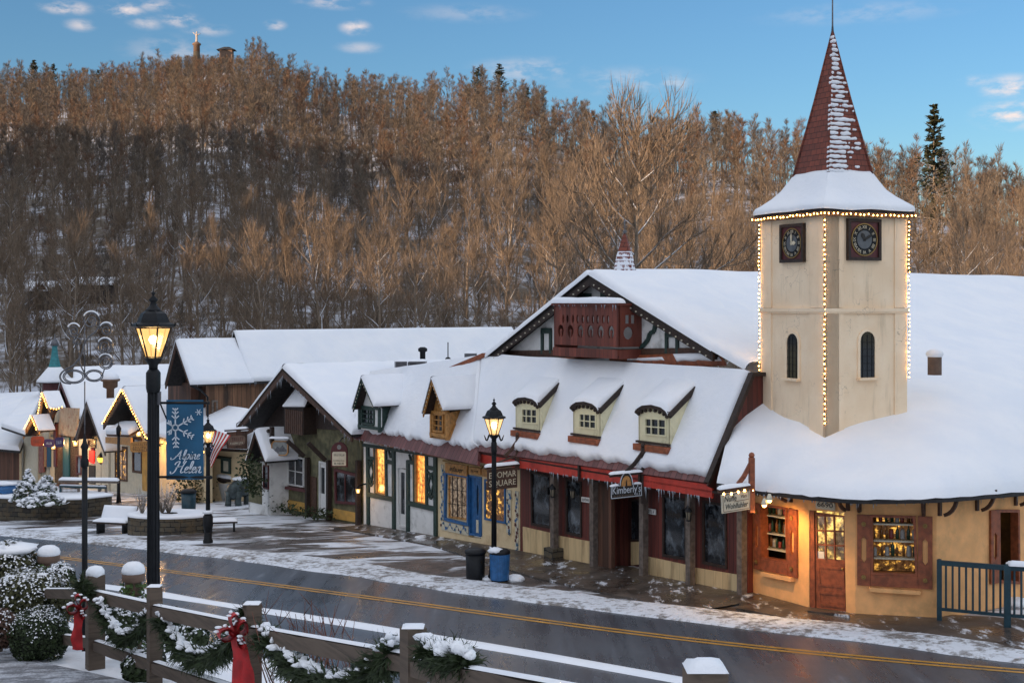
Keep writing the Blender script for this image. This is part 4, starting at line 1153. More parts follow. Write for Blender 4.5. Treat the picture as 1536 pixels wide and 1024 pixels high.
# carry the same sheet up to the ridge
for v in (.06, .15, .3, .5, .7, .85, .96, 1.0):
    row = []
    for i in range(nE):
        top = APX + B * (1.2 + 19 * (i / (nE - 1))) * 1.35
        p = lerp(UL[i], top, min(1, v)) + OUTN * -max(0, v - 1) * 6 - UP * max(0, v - 1) * 4; h = .2 + .05 * noise.noise(V((p.x * .5, p.y * .5, 6)))
        row.append(p + UP * h)
    rows.append(row)
m.grid(rows, 'snow'); m.build('snow', roofc)
icicles(corner, EV[3] + UP * -.1, EV[12] + UP * -.1, 22, .05, .3); icicles(corner, EV[12] + UP * -.1, EV[22] + UP * -.1, 20, .04, .22); icicles(corner, EV[22] + UP * -.1, EV[38] + UP * -.1, 26, .04, .25)

# ------------------------------------------------------------------ clock tower
TA = math.radians(-25.0)
TL = V((math.sin(TA), math.cos(TA), 0)); TR_ = V((math.cos(TA), -math.sin(TA), 0))     # along the left face (back) and along the right face
TC0 = W(1237.5, 640, 30.0)
SL, SR = 2.36, 2.30
TB = [V((TC0.x, TC0.y, 0)), V((TC0.x, TC0.y, 0)) + TR_ * SR, V((TC0.x, TC0.y, 0)) + TR_ * SR + TL * SL, V((TC0.x, TC0.y, 0)) + TL * SL]
tower = thing('clock_tower', TB[0] + UP * -3, 'cream stucco clock tower with steep red-shingled spire strung with warm bulbs', 'clock tower')
ZE = (HY - 322) / FPX * 30.0
FL, FRt = Fac(TB[3], TB[0] - TB[3]), Fac(TB[0], TB[1] - TB[0])
m = MB(); m.prism([p + UP * -4.2 for p in TB], (0, 0, ZE + 4.2), 'tower'); m.build('wall', tower)
# pilaster strips, band
m = MB()
for fac, a, b in ((FL, TB[3], TB[0]), (FRt, TB[0], TB[1])):
    L = (b - a).length
    for u0, u1 in ((0, .16), (.78, 1.0) if fac is FL else (0, .22), (.86, 1.0) if fac is FRt else (0, 0)):
        if u1 > u0:
            for z0, z1 in ((-4.2, -.19), (-.10, ZE - .03)):
                p0 = a + fac.u * L * u0 - fac.u * (.0 if u0 else .035) ; p1 = a + fac.u * L * u1 + fac.u * (.035 if u1 == 1 else 0)
                m.prism([p0 + UP * z0 + fac.n * .035, p1 + UP * z0 + fac.n * .035, p1 + UP * z1 + fac.n * .035, p0 + UP * z1 + fac.n * .035], fac.n * -.06, 'tower')
m.build('pilaster', tower)
m = MB(); cc = (TB[0] + TB[2]) / 2
zb = (HY - 464.5) / FPX * 30.3
for ex, z0, z1 in ((.075, zb - .05, zb + .035), (.055, zb - .085, zb - .05)):
    m.prism([cc + (p - cc) * (1 + ex / 1.2) + UP * z0 for p in TB], (0, 0, z1 - z0), 'tower')
m.build('string_course', tower)
def arch_loop(w, h, n=8): return [(-w / 2, 0), (w / 2, 0)] + [(w / 2 * math.cos(a), h - w / 2 + w / 2 * math.sin(a)) for a in [PI * k / n for k in range(n + 1)]]
for fac, px, y0, y1, w in ((FL, 1189.5, 567, 500, .42), (FRt, 1300.5, 566, 497, .42)):
    c = fac.hit(px, y0, .0); h = fac.hit(px, y1, 0).z - c.z
    m = MB(); lo, li = arch_loop(w + .14, h + .09), arch_loop(w, h)
    m.panel([[(x, y - .03) for x, y in lo], li], c + fac.n * .03, fac.u, UP, .05, 'tower'); fr = m.build('window', tower)
    m = MB(); m.panel([li], c + fac.n * .008, fac.u, UP, .006, 'glass')
    m.build('pane', fr)
    m = MB(); 
    for k in (-.16, 0, .16): m.beam(c + fac.u * k * w / .5 + fac.n * .012, c + fac.u * k * w / .5 + UP * (h * .93) + fac.n * .012, .012, .012, 'black', up=fac.n)
    for k in range(1, 6): m.beam(c - fac.u * w * .48 + UP * h * k / 6.5 + fac.n * .014, c + fac.u * w * .48 + UP * h * k / 6.5 + fac.n * .014, .01, .01, 'black', up=fac.n)
    m.build('lattice', fr)
    m = MB(); m.box(c + fac.n * .07 - UP * .03, (w + .18, .12, .05), 'tower', u=fac.u); m.build('window_sill', fr)
def clock(fac, q, label, hands):
    o, u, v = plane_coords(fac, q, .05); w, h = u.length, (v.length + (fac.hit(*q[1], .05) - fac.hit(*q[2], .05)).length) / 2
    w = h = (w + h) / 2; c = (o + u * .5 + v * .5); X = fac.u
    c = sum((fac.hit(*p, .05) for p in q), V((0, 0, 0))) / 4
    t = thing('tower_clock', c, label, 'clock')
    m = MB(); m.panel([[(-w / 2, -h / 2), (w / 2, -h / 2), (w / 2, h / 2), (-w / 2, h / 2)]], c, X, UP, .06, 'maroon'); m.build('backboard', t)
    m = MB(); b = .05; m.panel([[(-w / 2 - .02, -h / 2 - .02), (w / 2 + .02, -h / 2 - .02), (w / 2 + .02, h / 2 + .02), (-w / 2 - .02, h / 2 + .02)], [(-w / 2 + b, -h / 2 + b), (w / 2 - b, -h / 2 + b), (w / 2 - b, h / 2 - b), (-w / 2 + b, h / 2 - b)]], c + fac.n * .04, X, UP, .09, 'dkbrown'); m.build('frame', t)
    r = w * .40; circ = lambda rr, n=40: [(rr * math.cos(2 * PI * k / n), rr * math.sin(2 * PI * k / n)) for k in range(n)]
    m = MB(); m.panel([circ(r)], c + fac.n * .012, X, UP, .01, 'black'); face = m.build('dial', t)
    m = MB(); m.panel([circ(r * 1.03), circ(r * .965)], c + fac.n * .022, X, UP, .02, 'gilt'); m.build('rim', face)
    m = MB(); m.panel([circ(r * .58)], c + fac.n * .016, X, UP, .006, 'grey_dial'); m.build('centre', face)
    m = MB()
    for k, s in enumerate(('XII', 'I', 'II', 'III', 'IIII', 'V', 'VI', 'VII', 'VIII', 'IX', 'X', 'XI')):
        a = PI / 2 - k * PI / 6; d = X * math.cos(a) + UP * math.sin(a); e = X * math.sin(a) - UP * math.cos(a)
        m.text(s, c + d * r * .78 + fac.n * .014, e, d, r * .30, 'dialnum', .004)
    m.build('numeral', face)
    for L, a, wd in ((r * .5, hands[0], .05), (r * .72, hands[1], .035)):
        a = PI / 2 - a * 2 * PI / 12; d = X * math.cos(a) + UP * math.sin(a); e = d.cross(fac.n)
        m = MB(); m.prism([c - d * L * .2 + e * wd * .4 + fac.n * .03, c - d * L * .2 - e * wd * .4 + fac.n * .03, c + d * L * .6 - e * wd + fac.n * .03, c + d * L + fac.n * .03, c + d * L * .6 + e * wd + fac.n * .03], fac.n * .006, 'ink' if not hands[2] else 'dialnum'); m.build('hand', face)
    return t
M['grey_dial'] = plain('grey_clock_centre', (.10, .11, .12), .4); M['dialnum'] = plain('pale_brass_numerals', (.62, .55, .40), .45)
clock(FL, [(1172, 339), (1205, 334), (1205, 391), (1172, 395)], 'roman-numeral clock on the left face of the tower, its hands at twelve and three', (3.0, 12.0, True))
clock(FRt, [(1272, 330), (1320, 330), (1320, 389), (1272, 389)], 'roman-numeral clock on the right face of the tower, its hands at eleven and two', (11.0, 2.0, False))
# roof: flared skirt under snow, steep shingled spire
cz = ZE + .02; hw = 1.2
def sq(half, z): return [cc + (TL * sy * SL / 2.4 + TR_ * sx * SR / 2.4) * half + UP * z for sx, sy in ((-1, -1), (1, -1), (1, 1), (-1, 1))]
zs = (HY - 262) / FPX * 31.2; za = (HY - 43) / FPX * 31.4
m = MB(); m.prism(sq(1.38, cz - .05), (0, 0, .1), 'brown'); m.prism(sq(1.35, cz + .05), (0, 0, .05), 'dark_roof'); fas = m.build('fascia', tower)
prof = [(1.36, cz + .1), (1.22, cz + .2), (1.04, cz + .36), (.88, cz + .56), (.74, cz + .8), (.665, zs)]
m = MB()
for i in range(4):
    rows = []
    for h_, z in prof:
        s = sq(h_, z); a, b = s[i], s[(i + 1) % 4]
        rows.append([lerp(a, b, k / 10) for k in range(11)])
    m.grid(rows, 'red_metal')
sk = m.build('roof_skirt', tower)
m = MB(); prs = [(1.40, cz + .11), (1.405, cz + .18), (1.37, cz + .25), (1.27, cz + .32), (1.08, cz + .48), (.915, cz + .66), (.78, cz + .88), (.70, zs + .02), (.66, zs + .07), (.62, zs + .05)]
ring_rows = []
for h_, z in prs:
    s = sq(h_, z); row = []
    for i in range(4):
        a, b = s[i], s[(i + 1) % 4]
        for k in range(10):
            p = lerp(a, b, k / 10); e = abs(k / 10 - 0) if k < 5 else 1 - k / 10
            pull = .05 * max(0, 1 - e / .08)
            p = p + (cc + UP * z - p) * pull * .5 + UP * (.03 * noise.noise(p * 2.2))
            row.append(p)
    row.append(row[0]); ring_rows.append(row)
m.grid(ring_rows, 'snow'); m.build('snow', sk)
def mk_shingle(name, face, snow):
    t = NT(name); ob = t.tc.outputs['Object']
    u = t.dot(tuple(face)); z = t.dot((0, 0, 1))
    c = t.new('CombineXYZ'); t.lk(u, c.inputs[0]); t.lk(z, c.inputs[1])
    br = t.new('TexBrick'); br.offset = .5; br.inputs['Scale'].default_value = 1; br.inputs['Brick Width'].default_value = .2; br.inputs['Row Height'].default_value = .135
    br.inputs['Mortar Size'].default_value = .007; br.inputs['Color1'].default_value = (.23, .055, .03, 1); br.inputs['Color2'].default_value = (.15, .038, .024, 1); br.inputs['Mortar'].default_value = (.04, .012, .01, 1)
    t.lk(c.outputs[0], br.inputs['Vector'])
    col = t.mix(t.ramp(t.noise(6, 4), .4, .7, 0, .5), br.outputs['Color'], (.10, .03, .02))
    rowf = t.math('FRACT', t.math('DIVIDE', z, .135))
    return t.done(col, .75, bump=t.math('SUBTRACT', t.math('MULTIPLY', rowf, -1.0), br.outputs['Fac']), bstr=.7, bdist=.02)
M['shingle_l'] = mk_shingle('red_shingles_side', TL, 0); M['shingle_r'] = mk_shingle('red_shingles_front', TR_, 1)
m = MB(); s = sq(.665, zs); ap = cc + UP * za; sm = sq(.30, zs + (za - zs) * .52)
for i in range(4):
    a, b = s[i], s[(i + 1) % 4]; c_, d_ = sm[(i + 1) % 4], sm[i]
    m.add([a, b, c_, d_, ap], [(0, 1, 2, 3), (3, 2, 4)], 'shingle_r' if i % 2 == 0 else 'shingle_l')
for i in range(4): m.tube([s[i], sm[i], ap], [.035, .03, .02], 'shingle_l', 5)
sp = m.build('spire', tower)
# snow caught on the courses of the right-hand spire face
m = MB(); r = random.Random(4); nr = FRt.n
fn = ((s[1] - s[0]).cross(sm[0] - s[0])).normalized()
if fn.dot(nr) < 0: fn = -fn
for row in range(30):
    v = (row + .5) / 31; z = zs + (za - zs) * v
    if v < .52: a, b = lerp(s[0], sm[0], v / .52), lerp(s[1], sm[1], v / .52)
    else: a, b = lerp(sm[0], ap, (v - .52) / .48), lerp(sm[1], ap, (v - .52) / .48)
    L = (b - a).length; n = max(2, int(L / .095))
    run = []; st_ = .022; N_s = max(3, int(L / st_))
    for k in range(N_s + 1):
        u = k / N_s
        pr = .62 - .95 * max(0, u - .42 - .16 * noise.noise(V((row * .5, 0, 0)))) - (.45 if (v < .17 and u > .42) else 0) + .75 * noise.noise(V((u * L * 5.5, row * .8, 2))) + .25 * noise.noise(V((u * L * 17, row * 2.1, 5)))
        if pr > .22 and k < N_s: run.append((u, min(1, (pr - .15) * 1.6))); continue
        if len(run) > 1:
            pts_ = [lerp(a, b, q[0]) + fn * .012 + UP * (.018 * noise.noise(V((q[0] * L * 9, row, 0)))) for q in run]
            m.tube([pts_[0] - (b - a).normalized() * .015] + pts_ + [pts_[-1] + (b - a).normalized() * .015], [.006] + [.016 + .034 * q[1] for q in run] + [.006], 'snow', 7)
        run = []
for k in range(30):
    v = (k + .3) / 31; p = lerp(s[0], sm[0], v / .52) if v < .52 else lerp(sm[0], ap, (v - .52) / .48)
    if r.random() < .55: m.ball(p + fn * .02 + TL * .03, (.05, .05, .04), 'snow', 6, .3, k)
m.build('snow', sp)
m = MB(); m.tube([ap - UP * .1, ap + UP * .12, ap + UP * 1.5], [.035, .02, .012], 'iron', 6); m.build('finial_rod', tower)
# strings of bulbs
def bulb_string(name_, pts, n, label, r=.016, mat='bulb', wire=True, drop=0.0, out=V((0, 0, 0))):
    pts = [V(p) for p in pts]; segs = [(b - a).length for a, b in zip(pts, pts[1:])]; tot = sum(segs)
    t = thing(name_, pts[0], label, 'string lights', 'strings of warm bulbs')
    m = MB(); m.tube(pts, .008, 'black', 4); m.build('wire', t)
    def at(d):
        for (a, b), L in zip(zip(pts, pts[1:]), segs):
            if d <= L: return lerp(a, b, d / L)
            d -= L
        return pts[-1]
    first = None; r_ = random.Random(n)
    for k in range(n):
        p = at(tot * (k + .5) / n) + V((r_.uniform(-.012, .012),) * 2 + (r_.uniform(-.012, .012),)) + out
        if first is None:
            m = MB(); m.ball(p, (r, r, r * 1.25), mat, 8); first = m.build('bulb', t); fp_ = p; fl = V(first.location)
        else:
            c_ = first.copy(); COL.objects.link(c_); c_.parent = t; c_.location = fl + (p - fp_)
    return t
def offc(p, k): d = (p - cc); d.z = 0; return p + d.normalized() * k
zr = -2.05
bulb_string('string_lights', [offc(TB[0] + UP * (ZE - .06), .09), offc(TB[0] + UP * -2.75, .09)], 42, 'warm bulbs running down the front corner of the clock tower')
bulb_string('string_lights', [offc(TB[1] + UP * (ZE - .06), .09), offc(TB[1] + UP * -1.75, .09)], 38, 'warm bulbs running down the right corner of the clock tower')
bulb_string('string_lights', [offc(TB[3] + UP * (ZE - .06), .09), offc(TB[3] + UP * -1.75, .09)], 38, 'warm bulbs running down the left corner of the clock tower')
s = sq(1.41, cz)
bulb_string('string_lights', [s[3], s[0], s[1]], 44, 'warm bulbs along the eave of the clock tower roof', .016)
# small snow-capped vent on the big roof
p = W(1402, 537, 31.8)
t = MB(); t.lathe([(.17, -.4), (.17, .05), (.2, .08)], p, 'clay', 10); t = t.build('roof_vent', loc=p - UP * .3); tag(t, 'squat brown roof vent under a cap of snow right of the tower', 'roof vent')
m = MB(); m.ball(p + UP * .1, (.22, .22, .12), 'snow', 10); m.build('snow', t)
# ------------------------------------------------------------------ the steep street-side roof shared by the row
EAVE0 = O - B * .55 + UP * -4.22
RP = Plane(EAVE0, (D.cross(B + UP * 1.73)) if (D.cross(B + UP * 1.73)).z > 0 else -(D.cross(B + UP * 1.73)))
def r3(px, py): return RP.hit(px, py)
# ------------------------------------------------------------------ chalet behind: gable with balcony
chalet = thing('chalet', FR + UP * -5, 'broad chalet with a snowy low-pitched roof and a carved red-brown gable balcony', 'chalet')
GF = Fac(V((FR.x, FR.y, 0)) + B * .34, -D)          # white gable wall
GO = Fac(V((FR.x, FR.y, 0)) + B * -.05, -D)         # plane of the bargeboards
def gz(fac, pts, off=0): return [fac.hit(x, y, off) for x, y in pts]
apx, lf, rf = GO.hit(884, 412), GO.hit(729, 537), GO.hit(1069, 527)
m = MB()
w_ = gz(GF, [(884, 420), (742, 536), (1060, 528)])
m.prism([w_[0], w_[1], w_[1] + UP * -1.0, w_[2] + UP * -1.0, w_[2]], B * .2, 'white'); m.build('wall', chalet)
m = MB()
for a, b in ((apx, lf), (apx, rf)):
    d = (b - a).normalized(); m.prism([a + UP * .02, b + UP * .02, b - UP * .24, a - UP * .30], B * .07, 'dkbrown')
    m.prism([a + UP * .0 + B * .07, b + B * .07, b - UP * .03 + B * .07, a - UP * .03 + B * .07], B * .8, 'dkbrown')
for k, (a, b) in enumerate(((apx, lf), (apx, rf))):       # rafter tails, the row of snowy pegs along the boards
    for q in range(1, 22): p = lerp(a, b, q / 22) - UP * .20 - B * .015; m.box(p, (.035, .03, .035), 'offwhite', u=D)
m.build('bargeboard', chalet)
m = MB()
ridge_end = apx + B * 14
lsl = lf + B * 14
m.prism([lf, apx, ridge_end, lsl], (0, 0, -.1), 'dark_roof'); rl = m.build('roof', chalet)
m = MB(); snow_patch(m, lf - B * .05, lf + B * 14, ridge_end, apx - B * .05, .2, 14, 10, lip=0.0); m.build('snow', rl)
m = MB(); q0 = rf + OUTN * 1.0 - UP * .42; snow_patch(m, q0 + B * .1, q0 + B * 5, rf + B * 5 + UP * .02, rf - B * .06 + UP * .02, .2, 12, 8, sides=(0, 0, 0, 1)); m.build('snow', rl)
m = MB(); snow_patch(m, rf - B * .06, rf + B * 3.2, apx + B * 3.2, apx - B * .06, .2, 10, 10, sides=(0, 0, 1, 1)); m.build('snow', rl)
# half-timber curves and posts on the gable wall
m = MB()
def gbeam(a, b, w=.09): p, q = GF.hit(*a, off=.03), GF.hit(*b, off=.03); m.beam(p, q, w, .07, 'green', up=GF.n)
for x0, x1, yt in ((813.5, 826, 492), (1000, 1016, 497)):
    gbeam((x0, yt + 2), (x0, 531)); gbeam((x1, yt + 3), (x1, 530)); gbeam((x0 - 1, yt + 4), (x1 + 1, yt + 4), .16)
pts = [(960, 522), (966, 517), (972, 510), (975, 500), (981, 497), (983, 488), (985, 480)]
for a, b in zip(pts, pts[1:]): gbeam(a, b, .11)
pts = [(806, 522), (800, 514), (795, 505)]
gbeam((878, 440), (878, 460), .5); gbeam((905, 428), (905, 458), .2); gbeam((862, 450), (872, 436), .2)
m.build('timber', chalet)
m = MB(); m.fp(GF, [(750, 526), (1062, 521), (1064, 531), (748, 537)], .06, .05, 'brown'); m.build('base_board', chalet)
# roof apron below the gable, with strips of snow
m = MB(); a_, b_ = GF.hit(724, 540, .1), GF.hit(1078, 528, .1)
a2, b2 = r3(716, 552), r3(1090, 545)
m.prism([a2, b2, b_, a_], (0, 0, -.06), 'redbrown'); ap_ = m.build('apron', chalet)
m = MB()
for u0, u1, v0, v1 in ((.18, .30, .35, .8), (.32, .60, .15, .7), (.66, .80, .3, .7), (.84, .99, .2, .95), (.0, .12, .2, .9)):
    q = lambda u, v: lerp(lerp(a2, b2, u), lerp(a_, b_, u), v) + UP * .01
    snow_patch(m, q(u0, v0), q(u1, v0), q(u1, v1), q(u0, v1), .07, 8, 4, rag=.08)
m.build('snow', ap_)
# balcony
BF = GF.moved(.8)
bq = [(831, 458), (927, 457), (928, 534), (831, 533)]
o, u, v = plane_coords(BF, bq, 0); w, h = u.length, v.length
def keyhole(cx_, w0, y0, y1, n=10): 
    yc = y1 - w0 * .5; 
    return [(cx_ + w0 * .5 * math.cos(a) , (y0 + y1) / 2 + (y1 - y0) / 2 * math.sin(a)) for a in [2 * PI * k / 14 for k in range(14)]]
holes = []
for k in range(6):
    cx_ = w * (.09 + .155 * k + .02); holes.append(keyhole(cx_, w * .095, h * .37, h * .62))
for k in range(5):
    c0 = w * (.165 + .155 * k + .02)
    for dx in (-.035, .035): holes.append([(c0 + w * dx + w * .018 * math.cos(a), h * .735 + h * .085 * math.sin(a)) for a in [2 * PI * q / 10 for q in range(10)]])
balc = thing('balcony', o + u * .5, 'carved red-brown plank balcony with keyhole cutouts and a snow-covered rail', 'balcony')
m = MB(); m.panel([[(0, h * .22), (w, h * .22), (w, h), (0, h)]] + holes, o, BF.u, UP, .05, 'balcony'); m.build('front_panel', balc)
m = MB(); m.panel([[(0, 0), (w, 0), (w, h * .17), (0, h * .17)]], o + BF.n * .04, BF.u, UP, .06, 'balcony'); m.build('skirt_board', balc)
for k, c in enumerate([w * (.09 + .155 * k + .02) for k in range(6)]):
    m = MB(); m.panel([[(c - .03, h * .36), (c + .03, h * .36), (c + .03, h * .48), (c + .05, h * .51), (c, h * .54), (c - .05, h * .51), (c - .03, h * .48)]], o - BF.n * .005, BF.u, UP, .03, 'balcony'); m.build('finial', balc)
SF = Fac(o + BF.u * w, B)
ds = .8
sh = [keyhole(ds * .42, ds * .42, h * .36, h * .60)]
for dx in (.38, .62): sh.append([(ds * dx - .07, h * .66), (ds * dx + .07, h * .66), (ds * dx + .07, h * .82), (ds * dx - .07, h * .82)])
m = MB(); m.panel([[(0, h * .22), (ds, h * .22), (ds, h), (0, h)]] + sh, o + BF.u * w, SF.u, UP, .05, 'balcony'); m.panel([[(0, 0), (ds, 0), (ds, h * .17), (0, h * .17)]], o + BF.u * (w + .04), SF.u, UP, .06, 'balcony'); m.build('side_panel', balc)
m = MB(); m.panel([[(0, h * .0), (ds, 0), (ds, h), (0, h)]], o + BF.u * .05, SF.u, UP, .05, 'balcony'); m.build('side_panel', balc)
m = MB(); m.prism([o + BF.n * .03, o + BF.u * w + BF.n * .03, o + BF.u * w - BF.n * ds, o - BF.n * ds], (0, 0, .08), 'dkbrown'); m.build('floor', balc)
m = MB(); a = o + UP * (h + .0); m.prism([a + BF.n * .06 - BF.u * .05, a + BF.u * (w + .06) + BF.n * .06, a + BF.u * (w + .06) - BF.n * .1, a - BF.u * .05 - BF.n * .1], (0, 0, .06), 'balcony')
m.prism([a + BF.u * (w + .06) - BF.n * .1, a + BF.u * (w + .06) - BF.n * ds, a + BF.u * (w - .1) - BF.n * ds, a + BF.u * (w - .1) - BF.n * .1], (0, 0, .06), 'balcony'); rail = m.build('handrail', balc)
m = MB(); a = o + UP * (h + .06); snow_patch(m, a + BF.n * .1 - BF.u * .07, a + BF.u * (w + .1) + BF.n * .1, a + BF.u * (w + .1) - BF.n * .16, a - BF.u * .07 - BF.n * .16, .17, 14, 4); m.build('snow', rail)
icicles(balc, o + UP * h + BF.n * .06, o + UP * h + BF.u * w + BF.n * .06, 26, .04, .3)
# little red spire on the ridge
c = W(937, 413, 41.5) 
t = thing('ridge_spire', c - UP * .2, 'small steep red-topped spire with snow on its shingles behind the chalet ridge', 'spire')
m = MB(); m.lathe([(.62, -1), (.42, .1), (.30, .62), (.22, .82)], c, 'snow_shingle', 4, smooth=False, a0=.5); m.build('snow', t)
m = MB(); m.lathe([(.55, -1), (.25, .75), (.09, 1.2), (.03, 1.3)], c, 'shingle_l', 4, smooth=False, a0=.5); m.build('roof', t)
m = MB(); m.tube([c + UP * 1.25, c + UP * 1.75], .02, 'iron', 5); m.ball(c + UP * 1.36, .06, 'iron', 8); m.beam(c + UP * 1.5 - D * .12, c + UP * 1.5 + D * .12, .02, .02, 'iron'); m.build('finial', t)
m = MB(); m.box(c - UP * 1.3, (.9, .9, .8), 'dkbrown', rz=.5); m.build('base', t)

# ------------------------------------------------------------------ row buildings (each its own walls and its stretch of roof)
def base_on(px): 
    p = ROW.hit(px, 700); p.z = zstreet(p.x, p.y); return p
red = thing('red_shop', base_on(950), 'long dark red shop with tan lower panels, grey posts and three cream arched dormers', 'shop')
blue = thing('blue_shop', base_on(720), 'cream shop with blue painted window and door and folk-art flower borders', 'shop')
timber = thing('timber_shop', base_on(600), 'half-timbered white shop with dark green beams and amber-lit tall windows', 'shop')
def row_wall(parent, x0, x1, mat, z1=-4.3, off=0.0, holes=(), th=.2):
    a, b = ROW.hit(x0, 700, off), ROW.hit(x1, 700, off); L = (b - a).length; z0 = -9.2
    loops = [[(0, 0), (L, 0), (L, z1 - z0), (0, z1 - z0)]]
    for q in holes: loops.append([((p - V((a.x, a.y, 0))).dot(ROW.u), p.z - z0) for p in [ROW.hit(*k, off) for k in q]])
    m = MB(); m.panel(loops, (a.x, a.y, z0), ROW.u, UP, th, mat); return m.build('wall', parent)
# --- dark red shop
w1 = [(795, 706), (825.5, 713), (825.5, 792.6), (796, 787)]; w2 = [(848, 717), (872, 722), (872, 806), (848, 800)]
w4 = [(993, 741), (1029, 748), (1029, 840), (993, 834)]; w5 = [(1053, 750), (1089, 756), (1090, 853), (1053, 845)]
row_wall(red, 780, 915, 'redboard', holes=[w1, w2]); row_wall(red, 967, 1121, 'redboard', holes=[w4, w5])
RIN = ROW.moved(-.75)
a, b = RIN.hit(905, 700), RIN.hit(975, 700)
m = MB(); m.prism([V((a.x, a.y, -9)), V((b.x, b.y, -9)), V((b.x, b.y, -4.3)), V((a.x, a.y, -4.3))], B * .15, 'redboard')
a2_, b2_ = ROW.hit(915, 700), ROW.hit(967, 700)
for p in (a2_, b2_): m.prism([V((p.x, p.y, -9)), V((p.x, p.y, -4.3)), V((p.x, p.y, -4.3)) + B * .8, V((p.x, p.y, -9)) + B * .8], D * .06, 'redboard_b')
m.build('entry_wall', red)
for q in (w1, w2, w4, w5): window(red, ROW, q, .03, 'dkbrown', 'glass2', .06, depth=.16)
window(red, RIN, [(918.7, 750), (960, 748), (960, 811), (918.7, 811)], .06, 'dkbrown', 'glass2', .05)
for fac, q in ((ROW, [(784, 789.5), (825.5, 799), (825.5, 840.5), (784.5, 833)]), (ROW, [(837.7, 803), (886, 812), (886, 853), (838.5, 843)]), (RIN, [(915, 813), (962, 812), (962, 846), (915, 849)]), (ROW, [(970, 834), (1030, 847), (1030, 879), (970, 867)]), (ROW, [(1042, 851), (1109, 862), (1109, 893.5), (1042, 884)])):
    m = MB(); m.fp(fac, q, .04, .05, 'plywood'); m.build('lower_panel', red)
for x0, x1, y0, y1 in ((826, 837, 707, 850), (887.5, 894, 718, 858), (960.5, 970.5, 730, 875), (1030, 1041, 738, 888), (1108.5, 1117, 750, 896)):
    a, b = ROW.hit(x0, y1, .2), ROW.hit(x1, y1, .2); tz = ROW.hit(x0, y0, .2).z; zb = zstreet(*lerp(a, b, .5).xy) - .05
    m = MB(); c = lerp(a, b, .5); m.box((c.x, c.y, (tz + zb) / 2), (.16, .17, tz - zb), 'grey_wood', u=D); p = m.build('post', red)
    if x0 == 826: m = MB(); m.box((c.x, c.y, zb + .19), (.42, .42, .42), 'stone', u=D); m.build('plinth', p)
a, b = ROW.hit(896, 850, .12), ROW.hit(917, 850, .12); m = MB(); m.prism([V((a.x, a.y, -7.6)), V((b.x, b.y, -7.6)), V((b.x, b.y, -4.4)), V((a.x, a.y, -4.4))], B * .12, 'barn_d'); m.build('board_column', red)
# red fascia under the eave
FA = ROW.moved(.5)
for q in ([(715, 674), (775, 682.5), (775, 701), (715, 693)], [(775.5, 682.6), (868.5, 698), (868.5, 716.5), (775.5, 700.8)], [(869.5, 698), (960, 712), (960, 729), (869.5, 716)], [(960.5, 712), (1068, 727), (1068, 747), (960.5, 729)]):
    m = MB(); m.fp(FA, q, 0, .06, 'red'); m.build('fascia', red)
for x, y0, y1 in ((775, 681, 702), (869, 697, 717), (960, 711, 732)): m = MB(); m.beam(FA.hit(x, y0, .03), FA.hit(x, y1, .03), .06, .08, 'dkbrown', up=ROW.n); m.build('fascia_post', red)
m = MB(); a, b = ROW.hit(715, 700), ROW.hit(1119, 700); m.prism([V((a.x, a.y, -4.42)) - B * .5, V((b.x, b.y, -4.42)) - B * .5, V((b.x, b.y, -4.42)), V((a.x, a.y, -4.42))], (0, 0, .05), 'dkbrown'); m.build('soffit', red)
icicles(red, FA.hit(780, 701, .02), FA.hit(868, 716, .02), 34, .06, .45); icicles(red, FA.hit(870, 716, .02), FA.hit(958, 730, .02), 30, .06, .4); icicles(red, FA.hit(962, 730, .02), FA.hit(1066, 747, .02), 44, .06, .6)
# roof over the red and blue shops
A_, B_, C_, D_ = r3(716, 676), r3(1063, 724), r3(1128, 559), r3(729, 534)
m = MB(); roof_slab(m, A_, B_, C_, D_, .12, 'red_metal'); rr = m.build('roof', red)
m = MB(); snow_patch(m, A_, B_, C_, D_, .17, 120, 10, inset=.2, rag=.11, seed=2, sides=(1, 1, 0, 0)); m.build('snow', rr)
# the end wall of this roof beside the tower
m = MB(); m.prism([endw.hit(1062, 728), endw.hit(1127, 563), endw.hit(1160, 563), endw.hit(1160, 650), endw.hit(1079, 738)], D * .06, 'redboard_b'); m.build('end_wall', red)
m = MB(); m.beam(endw.hit(1061, 724, .05), endw.hit(1128, 560, .05), .09, .16, 'dkbrown', up=endw.n); m.beam(endw.hit(1128, 561, .05), endw.hit(1156, 561, .05), .09, .14, 'dkbrown', up=endw.n); m.build('verge_board', red)
